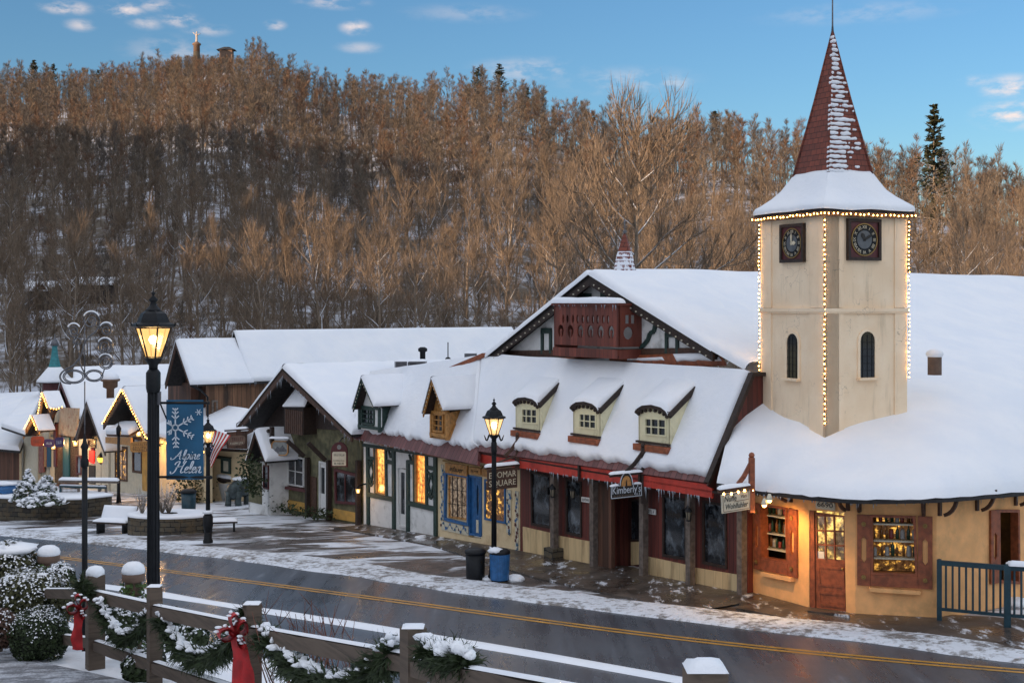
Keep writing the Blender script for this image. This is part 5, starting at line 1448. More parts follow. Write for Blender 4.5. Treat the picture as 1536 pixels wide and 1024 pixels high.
# three arched dormers
def arched_dormer(fq, arch_y, win, tip, where):
    TLx, TRx, BRx, BLx = fq
    bl, br = r3(*BLx), r3(*BRx)
    off = (bl - V((O.x, O.y, 0))).dot(ROW.n) * .5 + (br - V((O.x, O.y, 0))).dot(ROW.n) * .5 + .16
    f = ROW.moved(off)
    P = [f.hit(*q) for q in fq]; zt_ = (P[0].z + P[1].z) / 2; zb_ = min(P[2].z, P[3].z) - .05
    a, b = V((P[3].x, P[3].y, 0)), V((P[2].x, P[2].y, 0)); L = (b - a).length; u = (b - a).normalized()
    zc = f.hit((TLx[0] + TRx[0]) / 2, arch_y).z
    c = (a + b) / 2 + UP * zb_
    t = thing('arched_dormer', c, where, 'dormer', 'cream arched dormers')
    arc = [(L / 2 + L / 2 * 1.02 * math.cos(q), zt_ + (zc - zt_) * math.sin(q)) for q in [PI * k / 10 for k in range(11)]]
    wp = [f.hit(*q) for q in win]; wl = [((p - a).dot(u), p.z) for p in wp]
    m = MB(); m.panel([[(0, zb_), (L, zb_)] + arc, wl], a, u, UP, .07, 'dormer'); m.build('wall', t)
    wf = window(t, f, win, .03, 'dormer', 'glass', .035, 3, 2, depth=.08, mw=.028)
    m = MB(); m.box(a + u * (L / 2) + UP * (zb_ + (zt_ - zb_) * .16) + f.n * .04, (L + .06, .08, .05), 'dkbrown', u=u); m.box(a + u * (L / 2) + UP * (zb_ + .0) + f.n * .05, (L + .1, .2, .16), 'redbrown', u=u); m.build('sill', t)
    m = MB()      # carved edge under the arch
    for k in range(10):
        (x0, z0), (x1, z1) = arc[k], arc[k + 1]; p, q = a + u * x0 + UP * z0 + f.n * .05, a + u * x1 + UP * z1 + f.n * .05
        m.beam(p, q, .12, .07, 'dkbrown', up=f.n)
        if 0 < k < 9: m.ball(lerp(p, q, .5) - UP * .10, (.05, .03, .05), 'dkbrown', 6)
    m.build('arch_trim', t)
    tp = r3(*tip)
    # cheeks follow the main roof and rise to the tip
    for s_, e_ in ((1, b), (0, a)):
        dlt = (a - b) if s_ == 0 else V((0, 0, 0)); tpp = tp + dlt; tpp = RP.along(tpp, UP) if False else tpp
        m = MB(); ft = e_ + UP * (zt_ + .02); fb = e_ + UP * zb_
        m.prism([fb, ft, tpp], u * (-.05 if s_ else .05), 'dormer'); m.build('cheek', t)
        if s_: m = MB(); m.beam(ft + u * .03 + f.n * .05, tpp + u * .03, .05, .13, 'dkbrown', up=UP); m.build('cheek_board', t)
    rows, rows2 = [], []
    for k in range(11):
        x, z = arc[10 - k]; p = a + u * x + UP * (z + .03) + f.n * .1; q = tp - u * (L - x) + UP * .02
        rows.append([p, q]); 
    m = MB(); m.grid(rows, 'dkbrown'); r_ = m.build('roof', t)
    m = MB(); sr = []
    for i, kk in enumerate([0, .03, .08, .15, .3, .5, .7, .85, .93, .98, 1]):
        q = kk * 10; k = min(9, int(q)); row = []
        for v in (0, .03, .08, .15, .3, .5, .75, 1):
            p = lerp(lerp(rows[k][0], rows[k][1], v), lerp(rows[k + 1][0], rows[k + 1][1], v), q - k)
            e = min(min(kk, 1 - kk) * L, v * (rows[0][1] - rows[0][0]).length); h = .11 * math.sqrt(max(0, 1 - (1 - min(1, e / .12)) ** 2)) * (1 + .2 * noise.noise(p * 1.7))
            row.append(p + UP * (h + .01))
        sr.append(row)
    m.grid(sr, 'snow'); m.build('snow', r_)
arched_dormer([(774, 607), (810, 608), (810, 648), (773.5, 646)], 597.5, [(782, 612), (805, 613), (805, 636), (782, 634.5)], (846, 569), 'cream arched dormer nearest the street lamp, first of three over the red fascia')
arched_dormer([(861, 613), (900.7, 619), (900.7, 660), (860, 654)], 604, [(868, 619), (893.5, 621), (893.5, 644), (868, 641.5)], (945, 570), 'cream arched dormer in the middle of the three over the red fascia')
arched_dormer([(958.7, 620), (1005, 625), (1005, 672), (958, 666)], 609, [(966.5, 626), (998.5, 628), (998.5, 655), (966.5, 652)], (1053, 572), 'cream arched dormer nearest the clock tower, with pale curtains')
# --- blue shop
bw1 = [(672, 712), (700, 715.5), (700, 779.7), (672.6, 775.8)]; bd = [(703, 712), (722, 715), (722, 804), (703, 802)]; bw2 = [(726, 718), (757.6, 724), (757.6, 785.5), (726, 779)]
row_wall(blue, 655.5, 779.5, 'cream', holes=[bw1, [(703, 712), (722, 715), (722, 808), (703, 805)], bw2])
window(blue, ROW, bw1, .05, 'gold', 'glassware', .05, 4, 3, depth=.14, mw=.018, munt='black')

m = MB(); ring(m, ROW, [(666.5, 706), (702, 712.5), (702.3, 789), (665, 780)], .07, .08, .09, 'blue'); m.build('window_surround', blue)
f_ = window(blue, ROW, bw2, .05, 'blue', 'lit_warm', .06, depth=.14)
m = MB(); ring(m, ROW, bd, .03, .1, .06, 'blue'); dfr = m.build('door_frame', blue)
m = MB(); P = quadshrink(bd, .14, .03, .5, .0); m.fp(ROW, P, -.03, .05, 'blue'); m.build('side_panel', blue)
m = MB(); dq = quadshrink(bd, .52, .03, .12, .0); o, u, v = plane_coords(ROW, dq, -.03); w, h = u.length, v.length
ov = [(w * .5 + w * .27 * math.cos(a), h * .62 + h * .27 * math.sin(a)) for a in [2 * PI * k / 16 for k in range(16)]]
m.panel([[(0, 0), (w, 0), (w, h), (0, h)], ov], o, ROW.u, UP, .05, 'blue'); dd = m.build('door', blue)
m = MB(); m.panel([ov], o - ROW.n * .03, ROW.u, UP, .01, 'glass'); m.build('pane', dd)
m = MB(); m.panel([[(w * .25, h * .06), (w * .75, h * .06), (w * .75, h * .28), (w * .25, h * .28)]], o + ROW.n * .01, ROW.u, UP, .01, 'offwhite'); m.build('kick_panel', dd)
for k, q in enumerate(([(667.7, 693.5), (700, 698), (700, 714.3), (667.7, 708.5)], [(703, 699.5), (720.5, 702), (720.5, 712.5), (703, 710.5)], [(722.5, 702.5), (757, 708), (757, 719.5), (722.5, 714)])):
    m = MB(); m.fp(ROW, q, .09, .05, 'gold'); b_ = m.build('sign_board', blue)
    if k < 2:
        m = MB(); o, u, v = plane_coords(ROW, q, .095)
        if k == 0: m.text('edauer', o + u * .5 + v * .5, ROW.u, (v.normalized()), v.length * .75, 'ink', .006, shear=.35, width=u.length * .62)
        else: lettered_marks(m, o + u * .5 + v * .45, ROW.u, UP, u.length * .6, v.length * .3, 5, 'brown', 3)
        m.build('lettering', b_)
m = MB(); m.beam(ROW.hit(665, 690.5, .1), ROW.hit(724, 700, .1), .05, .06, 'gilt', up=ROW.n); m.build('cornice', blue)
def folk(parent, q, n, seed, horizontal=False):
    """painted vines and flowers on a pale board"""
    m = MB(); m.fp(ROW, q, .035, .04, 'offwhite'); p = m.build('painted_panel', parent)
    o, u, v = plane_coords(ROW, q, .037); r = random.Random(seed); m = MB(); U_, L_, H_ = ROW.u, u.length, v.length
    at = lambda x, y: o + u * x + v * y
    pts = [at(.5 + .3 * math.sin(k * .8), k / 30) if not horizontal else at(k / 30, .5 + .3 * math.sin(k * .8)) for k in range(31)]
    m.ribbon(pts, .018, ROW.n, .003, 'vine')
    for k in range(n):
        c = lerp(pts[int(k * 30 / n)], at(.5, .5), .0) + ROW.n * .003 + U_ * r.uniform(-.04, .04); rr = r.uniform(.03, .055)
        m.panel([[(rr * math.cos(a) * (1 + .35 * math.cos(5 * a)), rr * math.sin(a) * (1 + .35 * math.cos(5 * a))) for a in [2 * PI * i / 20 for i in range(20)]]], c + ROW.n * .004, U_, UP, .003, r.choice(['navy', 'blue', 'maroon', 'blue']))
    m.build('flower_pattern', p)
M['vine'] = plain('grey_blue_painted_vine', (.12, .16, .20), .6)
folk(blue, [(661, 696), (665, 697), (665, 779), (661, 777)], 14, 1); folk(blue, [(759.5, 734), (766, 735), (766, 800), (759.5, 798)], 14, 2); folk(blue, [(662, 780.5), (702, 790), (702, 803), (662, 794)], 12, 3, True)
folk(blue, [(772.5, 736), (777.5, 737), (777.5, 826), (772.5, 825)], 16, 4)
m = MB(); m.fp(ROW, [(655.5, 806), (703, 815), (703, 826), (655.5, 818)], .05, .06, 'stone'); m.build('foundation', blue)
# --- timber shop
tw1 = [(564, 671), (577, 672.5), (577.5, 742), (565, 739.5)]; tw2 = [(623.5, 680), (637.6, 682), (638, 757.5), (624, 753)]; td = [(594.5, 698), (610, 699), (610, 792), (597, 790)]
row_wall(timber, 545, 655.4, 'white', holes=[tw1, tw2, td])
m = MB()
def tb(a, b, w=.12, mat='green', off=.035, th=.07): m.beam(ROW.hit(*a, off), ROW.hit(*b, off), w, th, mat, up=ROW.n)
for a, b, w in (((551.5, 668), (552.5, 786), .16), ((590.5, 672), (591, 797), .17), ((612, 690), (612, 803), .16), ((653, 683), (653.5, 805), .17)): tb(a, b, w)
for a, b, w in (((552, 741), (590, 748.5), .15), ((612, 754), (653, 763), .15), ((552, 686), (562, 687.5), .1), ((578, 691), (590, 694), .12), ((612, 692), (622, 694), .12), ((639, 700), (653, 703), .12), ((545, 667), (655, 684), .1)): tb(a, b, w, off=.04)
for a, b in (((562.5, 671), (563.5, 742)), ((579, 674), (580, 746)), ((621.5, 680), (622, 757)), ((640, 684), (640.5, 760))): tb(a, b, .09, off=.03)
for cx_, cy_ in ((556.5, 707), (646.5, 726)):
    for s_ in (-1, 1):
        for a, b in (((0, -17), (s_ * 4, 0)), ((s_ * 4, 0), (0, 17))): tb((cx_ + a[0], cy_ + a[1]), (cx_ + b[0], cy_ + b[1]), .06, off=.028)
        tb((cx_ + s_ * 4.5, cy_ - 19), (cx_, cy_ - 12), .05, off=.026); tb((cx_ + s_ * 4.5, cy_ + 14), (cx_, cy_ + 22), .05, off=.026)
for x, y in ((583, 681), (614, 687)): tb((x, y - 6), (x + 3, y + 5), .05, off=.03); tb((x + 6, y - 5), (x + 3, y + 5), .05, off=.03)
m.build('timber', timber)
for q in (tw1, tw2):
    f_ = window(timber, ROW, q, .05, 'gold', 'lit_amber', .04, depth=.12)
    m = MB(); qq = quadshrink(q, -.35, 0, .98, 0); m.fp(ROW, qq, .06, .06, 'gold'); m.build('shutter', f_)
m = MB(); ring(m, ROW, td, .04, .12, .07, 'white_paint'); m.build('door_frame', timber)
m = MB(); dq = quadshrink(td, .16, .04, .12, .02); o, u, v = plane_coords(ROW, dq, -.02); w, h = u.length, v.length
gl = [(w * .2, h * .22), (w * .85, h * .22), (w * .85, h * .94), (w * .2, h * .94)]; m.panel([[(0, 0), (w, 0), (w, h), (0, h)], gl], o, ROW.u, UP, .05, 'white_paint'); dd = m.build('door', timber)
m = MB(); m.panel([gl], o - ROW.n * .03, ROW.u, UP, .01, 'glass'); m.build('pane', dd)
m = MB(); c = o + u * .1 + v * .45 + ROW.n * .03; m.ball(c, .03, 'gilt', 6); m.build('handle', dd)
m = MB(); m.fp(ROW, [(545, 786), (655, 806), (655, 817), (545, 795)], .06, .07, 'stone'); m.build('foundation', timber)
# roof stretch over the timber and blue shops: bare red-brown metal shows along the eave
A_, B_, C_, D_ = r3(529, 653.5), r3(716, 698), r3(729, 536), r3(556, 560)
A_, B_ = r3(529, 657), r3(716, 697)
m = MB(); roof_slab(m, A_, B_, C_, D_, .1, 'red_metal'); rt = m.build('roof', timber)
C2, D2 = r3(728, 536), r3(560, 560)
m = MB(); snow_patch(m, A_, B_, C2, D2, .16, 120, 10, inset=.44, rag=.2, seed=7, sides=(1, 1, 0, 0)); m.build('snow', rt)
# the upper verge where the chalet roof steps up
m = MB(); m.beam(r3(660, 563) + UP * .05, GO.hit(727, 535) + UP * .05, .16, .14, 'redbrown'); m.build('verge_board', timber)
icicles(timber, A_, lerp(A_, B_, .6), 40, .05, .3)
# two gabled dormers
def gabled_dormer(front, apex, lend, rend, mat, tmat, glassmat, cheek_mat, label, cheek_tip):
    bl, br = r3(*front[3]), r3(*front[2])
    off = max((bl - V((O.x, O.y, 0))).dot(ROW.n), (br - V((O.x, O.y, 0))).dot(ROW.n)) - .02
    off += .30; f = ROW.moved(off); t = thing('gabled_dormer', f.hit(*front[3]), label, 'dormer', 'small gabled dormers')
    fo_ = f.moved(.35)
    P = [f.hit(*q) for q in front]; A, L_, R_ = fo_.hit(*apex), fo_.hit(*lend), fo_.hit(*rend)
    zt_ = max(P[0].z, P[1].z); zb_ = min(P[2].z, P[3].z) - .1
    a, b = V((P[3].x, P[3].y, 0)), V((P[2].x, P[2].y, 0)); u = (b - a).normalized(); L = (b - a).length
    win = [(L * .1, zt_ - (zt_ - zb_) * .72), (L * .72, zt_ - (zt_ - zb_) * .72), (L * .72, zt_ - .06), (L * .1, zt_ - .06)]
    zA = A.z - .16
    m = MB(); m.panel([[(0, zb_), (L, zb_), (L, zt_), (L * .5, zA), (0, zt_)], win], a, u, UP, .07, mat); m.build('wall', t)
    q = [a + u * x + UP * z for x, z in win]
    m = MB()
    for i in range(4): m.beam(q[i], q[(i + 1) % 4], .06, .09, tmat, up=f.n)
    m.beam(lerp(q[0], q[1], .5), lerp(q[3], q[2], .5), .035, .05, tmat, up=f.n)
    for k in (.33, .66): m.beam(lerp(q[0], q[3], k), lerp(q[1], q[2], k), .03, .045, tmat, up=f.n)
    wf = m.build('window', t); m = MB(); m.add([p - f.n * .05 for p in q], [(0, 1, 2, 3)], glassmat); m.build('pane', wf)
    m = MB()
    for k in (0, 1): m.beam(a + u * L * k + UP * zb_ + f.n * .03, a + u * L * k + UP * zt_ + f.n * .03, .09, .08, tmat, up=f.n)
    m.beam(a + UP * (zb_ + .12) + f.n * .035 - u * .04, a + u * (L + .04) + UP * (zb_ + .12) + f.n * .035, .1, .1, tmat, up=f.n)
    m.beam(a + UP * (zt_ - .0) + f.n * .03, a + u * L + UP * zt_ + f.n * .03, .08, .08, tmat, up=f.n); m.build('timber', t)
    tip = r3(*cheek_tip)
    m = MB(); m.prism([b + UP * zb_, b + UP * (zt_ + .02), tip], u * -.05, cheek_mat)
    m.prism([a + UP * zb_, a + UP * (zt_ + .02), tip - u * L], u * .05, cheek_mat); m.build('cheek', t)
    m = MB(); m.beam(b + UP * (zb_ + .05) + u * .02, tip + u * .02, .06, .09, tmat); m.build('cheek_board', t)
    back = lambda p: RP.along(p, B) + B * .1
    m = MB()
    for e in (L_, R_): m.prism([A, e, back(e), back(A)], (0, 0, -.05), 'dkbrown')
    r_ = m.build('roof', t)
    m = MB()
    for e in (L_, R_):
        d = (e - A).normalized(); m.prism([A + UP * .03, e + UP * .03, e - UP * .13, A - UP * .17], f.n * -.05, tmat)
        for k in range(1, 9): p = lerp(A, e, k / 9) - UP * .13 + f.n * .01; m.ball(p, .02, 'offwhite', 5)
    m.build('bargeboard', t)
    m = MB()
    for e, s_ in ((L_, (1, 1, 0, 1)), (R_, (1, 0, 0, 1))):
        if e is L_: snow_patch(m, back(e), e + f.n * .03, A + f.n * .03, back(A), .13, 8, 6, sides=(1, 1, 0, 0), lip=.03)
        else: snow_patch(m, e + f.n * .03, back(e), back(A), A + f.n * .03, .13, 8, 6, sides=(1, 0, 0, 1), lip=.03)
    m.build('snow', r_)
gabled_dormer([(540, 611), (570, 613), (570.3, 643.5), (540.5, 639)], (542.5, 565.5), (529, 612), (561, 608.5), 'white', 'green', 'glass2', 'green', 'dark green and white gabled dormer over the half-timbered shop', (592, 607))
gabled_dormer([(648.5, 617), (670.5, 620), (672, 655), (648.5, 650)], (647.5, 567), (634, 619), (665, 614), 'gold', 'gold', 'glass2', 'gold', 'golden stained gabled dormer with a little railed window beside the street lamp', (697, 614))
# ------------------------------------------------------------------ generic gabled building with its gable towards the street
def gable_house(name, label, cat, Fg, apex, lend, rend, depth, wallF, wx0, wx1, wallmat, gablemat, board, roofmat='dark_roof', snow_=.18, th=.16, recess=.9, zbot=None, holes=(), left_roof=True, front=True, bw=.2):
    A, L_, R_ = Fg.hit(*apex), Fg.hit(*lend), Fg.hit(*rend)
    base = wallF.hit((wx0 + wx1) / 2, 700); base.z = zstreet(base.x, base.y)
    t = thing(name, base, label, cat)
    inn = -Fg.n
    m = MB()
    for e in (L_, R_): m.prism([A, e, e + inn * depth, A + inn * depth], (0, 0, -.1), roofmat)
    r_ = m.build('roof', t)
    m = MB()
    snow_patch(m, R_ + Fg.n * .02, R_ + inn * depth, A + inn * depth, A + Fg.n * .02, snow_, 16, 8, sides=(1, 0, 0, 1), lip=.04); m.build('snow', r_)
    m = MB(); snow_patch(m, L_ + inn * depth, L_ + Fg.n * .02, A + Fg.n * .02, A + inn * depth, snow_, 10, 8, sides=(1, 1, 0, 0), lip=.04); m.build('snow', r_)
    m = MB()
    for e in (L_, R_): m.prism([A + UP * .03, e + UP * .03, e - UP * bw, A - UP * bw * 1.25], inn * .07, board)
    m.build('bargeboard', t)
    # gable wall set back under the roof
    Gw = Fac(Fg.o - Fg.n * recess, Fg.u)
    if front:
        up = lambda p: V((p.x, p.y, 0)) + inn * recess
        m = MB(); sh = lambda e: A + (e - A) * .94
        zl = min(L_.z, R_.z) - .1
        a, b = sh(L_) + inn * recess - UP * .12, sh(R_) + inn * recess - UP * .12
        m.prism([A + inn * recess - UP * .14, a, b], inn * .15, gablemat); m.build('gable_wall', t)
    if wallmat:
        a, b = wallF.hit(wx0, 700), wallF.hit(wx1, 700); L = (b - a).length; z0 = (zbot if zbot is not None else zstreet(*lerp(a, b, .5).xy) - .5)
        zt = max(L_.z, R_.z) - .1; u = (b - a).normalized(); u.z = 0
        loops = [[(0, 0), (L, 0), (L, zt - z0), (0, zt - z0)]]
        for q in holes: loops.append([((p - V((a.x, a.y, 0))).dot(wallF.u), p.z - z0) for p in [wallF.hit(*k) for k in q]])
        m = MB(); m.panel(loops, (a.x, a.y, z0), wallF.u, UP, .18, wallmat)
        m.prism([V((b.x, b.y, z0)), V((b.x, b.y, zt)), V((b.x, b.y, zt)) + inn * (depth * .9), V((b.x, b.y, z0)) + inn * (depth * .9)], wallF.u * -.15, wallmat)
        m.prism([V((a.x, a.y, z0)), V((a.x, a.y, zt)), V((a.x, a.y, zt)) + inn * (depth * .9), V((a.x, a.y, z0)) + inn * (depth * .9)], wallF.u * .15, wallmat)
        m.build('wall', t)
    return t, A, L_, R_, Gw

# ------------------------------------------------------------------ big dark gabled shop in the middle of the row
HG = ROW.moved(1.05)
M['moss'] = plain('mossy_stained_wall', (.14, .13, .07), .9, var=.45, ns=4, dirt=(.05, .055, .03))
M['ochre'] = plain('ochre_panel', (.52, .30, .07), .8, var=.2, ns=4, dirt=(.25, .18, .07))
hw_ = [(431, 682), (455, 686.6), (455, 731), (431, 727)]; hd = [(478, 691), (489.5, 693.6), (489.5, 775), (478, 772)]; hb = [(500.6, 702), (534.6, 711), (534.6, 757), (501.8, 754.6)]
house, A, L_, R_, GW_ = gable_house('gabled_shop', 'dark weathered shop with a huge overhanging snowy gable, mossy walls and hanging signs', 'shop', HG, (424, 552), (355, 641), (527, 651), 9.5, ROW, 408, 545, 'moss', 'dkbrown', 'brown', 'dark_roof', holes=[hw_, hd, hb], recess=1.0, bw=.26)
window(house, ROW, hw_, .05, 'white_paint', 'glass2', .06, 2, 2, depth=.12)
m = MB(); ring(m, ROW, hd, .03, .1, .06, 'white_paint'); m.build('door_frame', house)
m = MB(); dq = quadshrink(hd, .12, .03, .1, .01); o, u, v = plane_coords(ROW, dq, -.02); w, h = u.length, v.length; gl = [(w * .2, h * .42), (w * .85, h * .42), (w * .85, h * .92), (w * .2, h * .92)]; m.panel([[(0, 0), (w, 0), (w, h), (0, h)], gl], o, ROW.u, UP, .05, 'white_paint'); d_ = m.build('door', house); m = MB(); m.panel([gl], o - ROW.n * .03, ROW.u, UP, .01, 'glass'); m.build('pane', d_)
window(house, ROW, hb, .10, 'maroon', 'glass2', .1, 2, 1, depth=.2)
for q, mt, nm in (([(424, 747.6), (459.6, 754.6), (460, 768.5), (424, 761.8)], 'ochre', 'lower_panel'), ([(499.4, 762), (534, 769), (534, 783), (499.4, 777)], 'ochre', 'lower_panel'), ([(409, 735), (421, 737), (421, 760), (409, 757)], 'ochre', 'lower_panel'), ([(458, 712), (474, 716), (474, 775), (458, 771)], 'brown', 'door_board')):
    m = MB(); m.fp(ROW, q, .04, .05, mt); m.build(nm, house)
m = MB(); m.fp(ROW, [(427, 729), (457, 734), (457, 738), (427, 733)], .2, .2, 'maroon'); m.build('window_sill', house)
for x, y0, y1 in ((418, 680, 762), (461, 686, 770), (493, 690, 778), (537, 690, 786)):
    m = MB(); p, q = ROW.hit(x, y1, .12), ROW.hit(x, y0, .12); m.beam(p - UP * .1, V((p.x, p.y, q.z)), .16, .14, 'dkbrown', up=ROW.n); m.build('post', house)
for a, b in (((431, 661), (456, 684)), ((462, 664), (488, 690))):
    m = MB(); m.beam(ROW.hit(*a, .75), ROW.hit(*b, .15), .14, .16, 'dkbrown'); m.build('brace', house)
m = MB()
for a, b in (((389, 645), (404, 657)), ((404, 645), (389, 657))): m.beam(ROW.hit(*a, .9), ROW.hit(*b, .9), .1, .1, 'dkbrown', up=ROW.n)
m.beam(ROW.hit(408, 640, .9), ROW.hit(408, 690, .9), .14, .14, 'dkbrown', up=ROW.n); m.build('brace', house)
# attic box with shutters under the gable
AB = ROW.moved(.55)
aq = [(426, 611), (455, 611), (455, 652), (426, 650)]
m = MB(); m.fp(AB, aq, 0, .6, 'dkbrown'); bx = m.build('attic_box', house)
m = MB(); o, u, v = plane_coords(AB, quadshrink(aq, .05, .05, .05, .05), .02)
for k in range(9): m.panel([[(u.length * k / 9 + .01, 0), (u.length * (k + .8) / 9, 0), (u.length * (k + .8) / 9, v.length), (u.length * k / 9 + .01, v.length)]], o, AB.u, UP, .03, 'brown')
m.build('shutter', bx)
m = MB(); c0, c1 = AB.hit(424, 610, .1), AB.hit(457, 610, .1); m.prism([c0, c1, c1 - AB.n * .5 + UP * .35, c0 - AB.n * .5 + UP * .35], (0, 0, -.04), 'dark_roof'); r_ = m.build('roof', bx)
m = MB(); snow_patch(m, c0, c1, lerp(c0, c1, .9) - AB.n * .5 + UP * .75, lerp(c0, c1, .2) - AB.n * .5 + UP * .75, .1, 6, 4); m.build('snow', r_)
icicles(house, L_ - UP * .2, A - UP * .3, 36, .1, .8); icicles(house, A - UP * .3, R_ - UP * .2, 30, .1, .6)
# scrub of plants along its foot
def scrub(name, label, cat, pts, hgt, n, mat, size=.12, width=.3, group=None):
    m = MB(); P, NN = [], []; r = random.Random(n)
    for k in range(n):
        u = r.random() * (len(pts) - 1); i = min(len(pts) - 2, int(u)); c = lerp(V(pts[i]), V(pts[i + 1]), u - i)
        q = c + V((r.gauss(0, width * .5), r.gauss(0, width * .5), hgt * r.random() ** 1.4)); P.append(q); NN.append(V((r.uniform(-1, 1), r.uniform(-1, 1), 1)))
    m.leaves(P, NN, size, mat); o = m.build(name, loc=pts[0]); tag(o, label, cat, group); return o
scrub('plant_bed', 'low dark green planting along the foot of the dark gabled shop', 'plants', [ROW.hit(403, 762, .5), ROW.hit(460, 774, .5), ROW.hit(492, 779, .45)], .35, 420, 'box', .12, .3)

# ------------------------------------------------------------------ hanging signs
def hanging_sign(q, fac, label, mat, arm=True, post=None, snow_top_=True, build=None, cat='sign', th=.07):
    o, u, v = plane_coords(fac, q, 0); c = o + u * .5 + v * .5
    t = thing('hanging_sign', c, label, cat)
    if build: build(t, o, u, v)
    else: m = MB(); m.prism([fac.hit(*p) for p in q], fac.n * -th, mat); m.build('board', t)
    if arm:
        a, b = o + v + UP * .06, o + u + v + UP * .06
        m = MB(); m.beam(a - u.normalized() * .08, b + u.normalized() * .12, .07, .06, 'brown'); m.build('arm', t)
    if snow_top_:
        m = MB(); a, b = o + v + UP * .09 - u.normalized() * .08, o + u + v + UP * .09 + u.normalized() * .05; n = fac.n * .10; snow_patch(m, a + n, b + n, b - n, a - n, .09, 8, 3); m.build('snow', t)
    return t, o, u, v, c
# signs hang at right angles to the street, from posts on the eave
def sign_fac(px, py, off): p = ROW.hit(px, py, off); return Fac(p, V((.985, .17, 0)))
def sign_post(t, fac, x, y0, y1, bx, by, mat='brown', off=-.05):
    m = MB(); a, b = fac.hit(x, y1, off), fac.hit(x, y0, off); m.beam(a, V((a.x, a.y, b.z)), .11, .12, mat, up=fac.n); m.ball(V((a.x, a.y, b.z)) + UP * .05, .07, mat, 6); m.build('post', t)
    m = MB(); p, q = fac.hit(x, y0 + 6, off), fac.hit(bx, by, off); k = lerp(p, q, .5) - UP * .05
    m.beam(p, k, .07, .09, mat); m.beam(k, q, .07, .09, mat); m.ball(k, .06, mat, 6); m.build('brace', t)
sf = sign_fac(776, 712, .55)
def b1(t, o, u, v):
    m = MB(); m.prism([o, o + u, o + u + v, o + v], sf.n * -.07, 'brown'); bd_ = m.build('board', t)
    for k, (s, y) in enumerate((('EDOMAR', .70), ('SQUARE', .29))):
        m = MB(); m.text(s, o + u * .5 + v * y + sf.n * .004, u.normalized(), UP, v.length * .42, 'dialnum', .012, width=u.length * .90); m.build('lettering', bd_)
t, o, u, v, c = hanging_sign([(731, 705), (774, 701), (776, 730.5), (731, 735.5)], sf, 'brown board sign lettered EDOMAR SQUARE hanging behind the street lamp', 'brown', build=b1)
sign_post(t, sf, 776.5, 654, 704, 757, 684)
m = MB(); m.beam(sf.hit(733, 699, -.05), sf.hit(777, 682, -.05), .05, .05, 'brown'); m.build('arm', t)
sf2 = sign_fac(962, 740, .55)
def b2(t, o, u, v):
    w, h = u.length, v.length; X = u.normalized()
    arc = [(w * (.5 + .20 * math.cos(a)), h * (.62 + .62 * math.sin(a))) for a in [PI * k / 14 for k in range(15)]]
    m = MB(); m.panel([[(0, 0), (w, 0), (w, h * .62), (w * .74, h * .66)] + arc + [(w * .26, h * .66), (0, h * .62)]], o, X, UP, .06, 'ink'); bd_ = m.build('board', t)
    m = MB(); m.ribbon([o + X * x + UP * z + sf2.n * .004 for x, z in [(0.02, h * .60), (w * .25, h * .63)] + list(reversed(arc)) + [(w * .75, h * .63), (w * .98, h * .60)]], .022, sf2.n, .004, 'silver')
    for pa in ([(.02, .58), (.02, .04)], [(.98, .58), (.98, .04)], [(.02, .05), (.98, .05)]): m.ribbon([o + X * w * x + UP * h * z + sf2.n * .005 for x, z in pa], .016, sf2.n, .003, 'silver')
    m.build('border', bd_)
    m = MB(); arc2 = [(w * (.5 + .16 * math.cos(a)), h * (.58 + .5 * math.sin(a))) for a in [PI * k / 14 for k in range(15)]]
    m.panel([arc2], o + sf2.n * .008, X, UP, .008, 'gold'); em = m.build('emblem', bd_)
    m = MB(); m.panel([[(w * .47, h * .5), (w * .53, h * .5), (w * .52, h * .75), (w * .5, h * .92), (w * .48, h * .75)]], o + sf2.n * .014, X, UP, .006, 'dkbrown'); m.build('silhouette', em)
    m = MB(); m.text("Kimberly's", o + u * .5 + UP * h * .40 + sf2.n * .012, X, UP, h * .50, 'silver', .008, width=w * .9); m.build('lettering', bd_)
    m = MB(); lettered_marks(m, o + u * .40 + UP * h * .13 + sf2.n * .008, X, UP, w * .62, h * .11, 12, 'clay', 4); lettered_marks(m, o + u * .86 + UP * h * .15 + sf2.n * .008, X, UP, w * .16, h * .13, 3, 'silver', 5); m.build('lettering', bd_)
t, o, u, v, c = hanging_sign([(915, 718), (963, 714), (963, 744), (916, 749)], sf2, "black arched sign lettered Kimberly's with an orange sunset emblem", 'ink', build=b2, snow_top_=False, arm=False)
m = MB(); a, b = o + v * .62, o + u * .27 + v * .66; snow_patch(m, a + sf2.n * .05, b + sf2.n * .05, b - sf2.n * .1, a - sf2.n * .1, .05, 5, 3); a, b = o + u * .75 + v * .64, o + u + v * .62; snow_patch(m, a + sf2.n * .05, b + sf2.n * .05, b - sf2.n * .1, a - sf2.n * .1, .05, 5, 3); m.build('snow', t)
sign_post(t, sf2, 965, 671, 755, 938, 708, 'dkbrown')
m = MB(); m.beam(sf2.hit(914, 713.5, -.05), sf2.hit(966, 708, -.05), .09, .07, 'dkbrown'); arm = m.build('arm', t)
m = MB(); a, b = sf2.hit(914, 711.5, -.05), sf2.hit(963, 707, -.05); snow_patch(m, a + sf2.n * .09, b + sf2.n * .09, b - sf2.n * .09, a - sf2.n * .09, .08, 8, 3); m.build('snow', arm)
sf3 = Fac(W(1126, 750, 29.2), V((.985, .17, 0)))
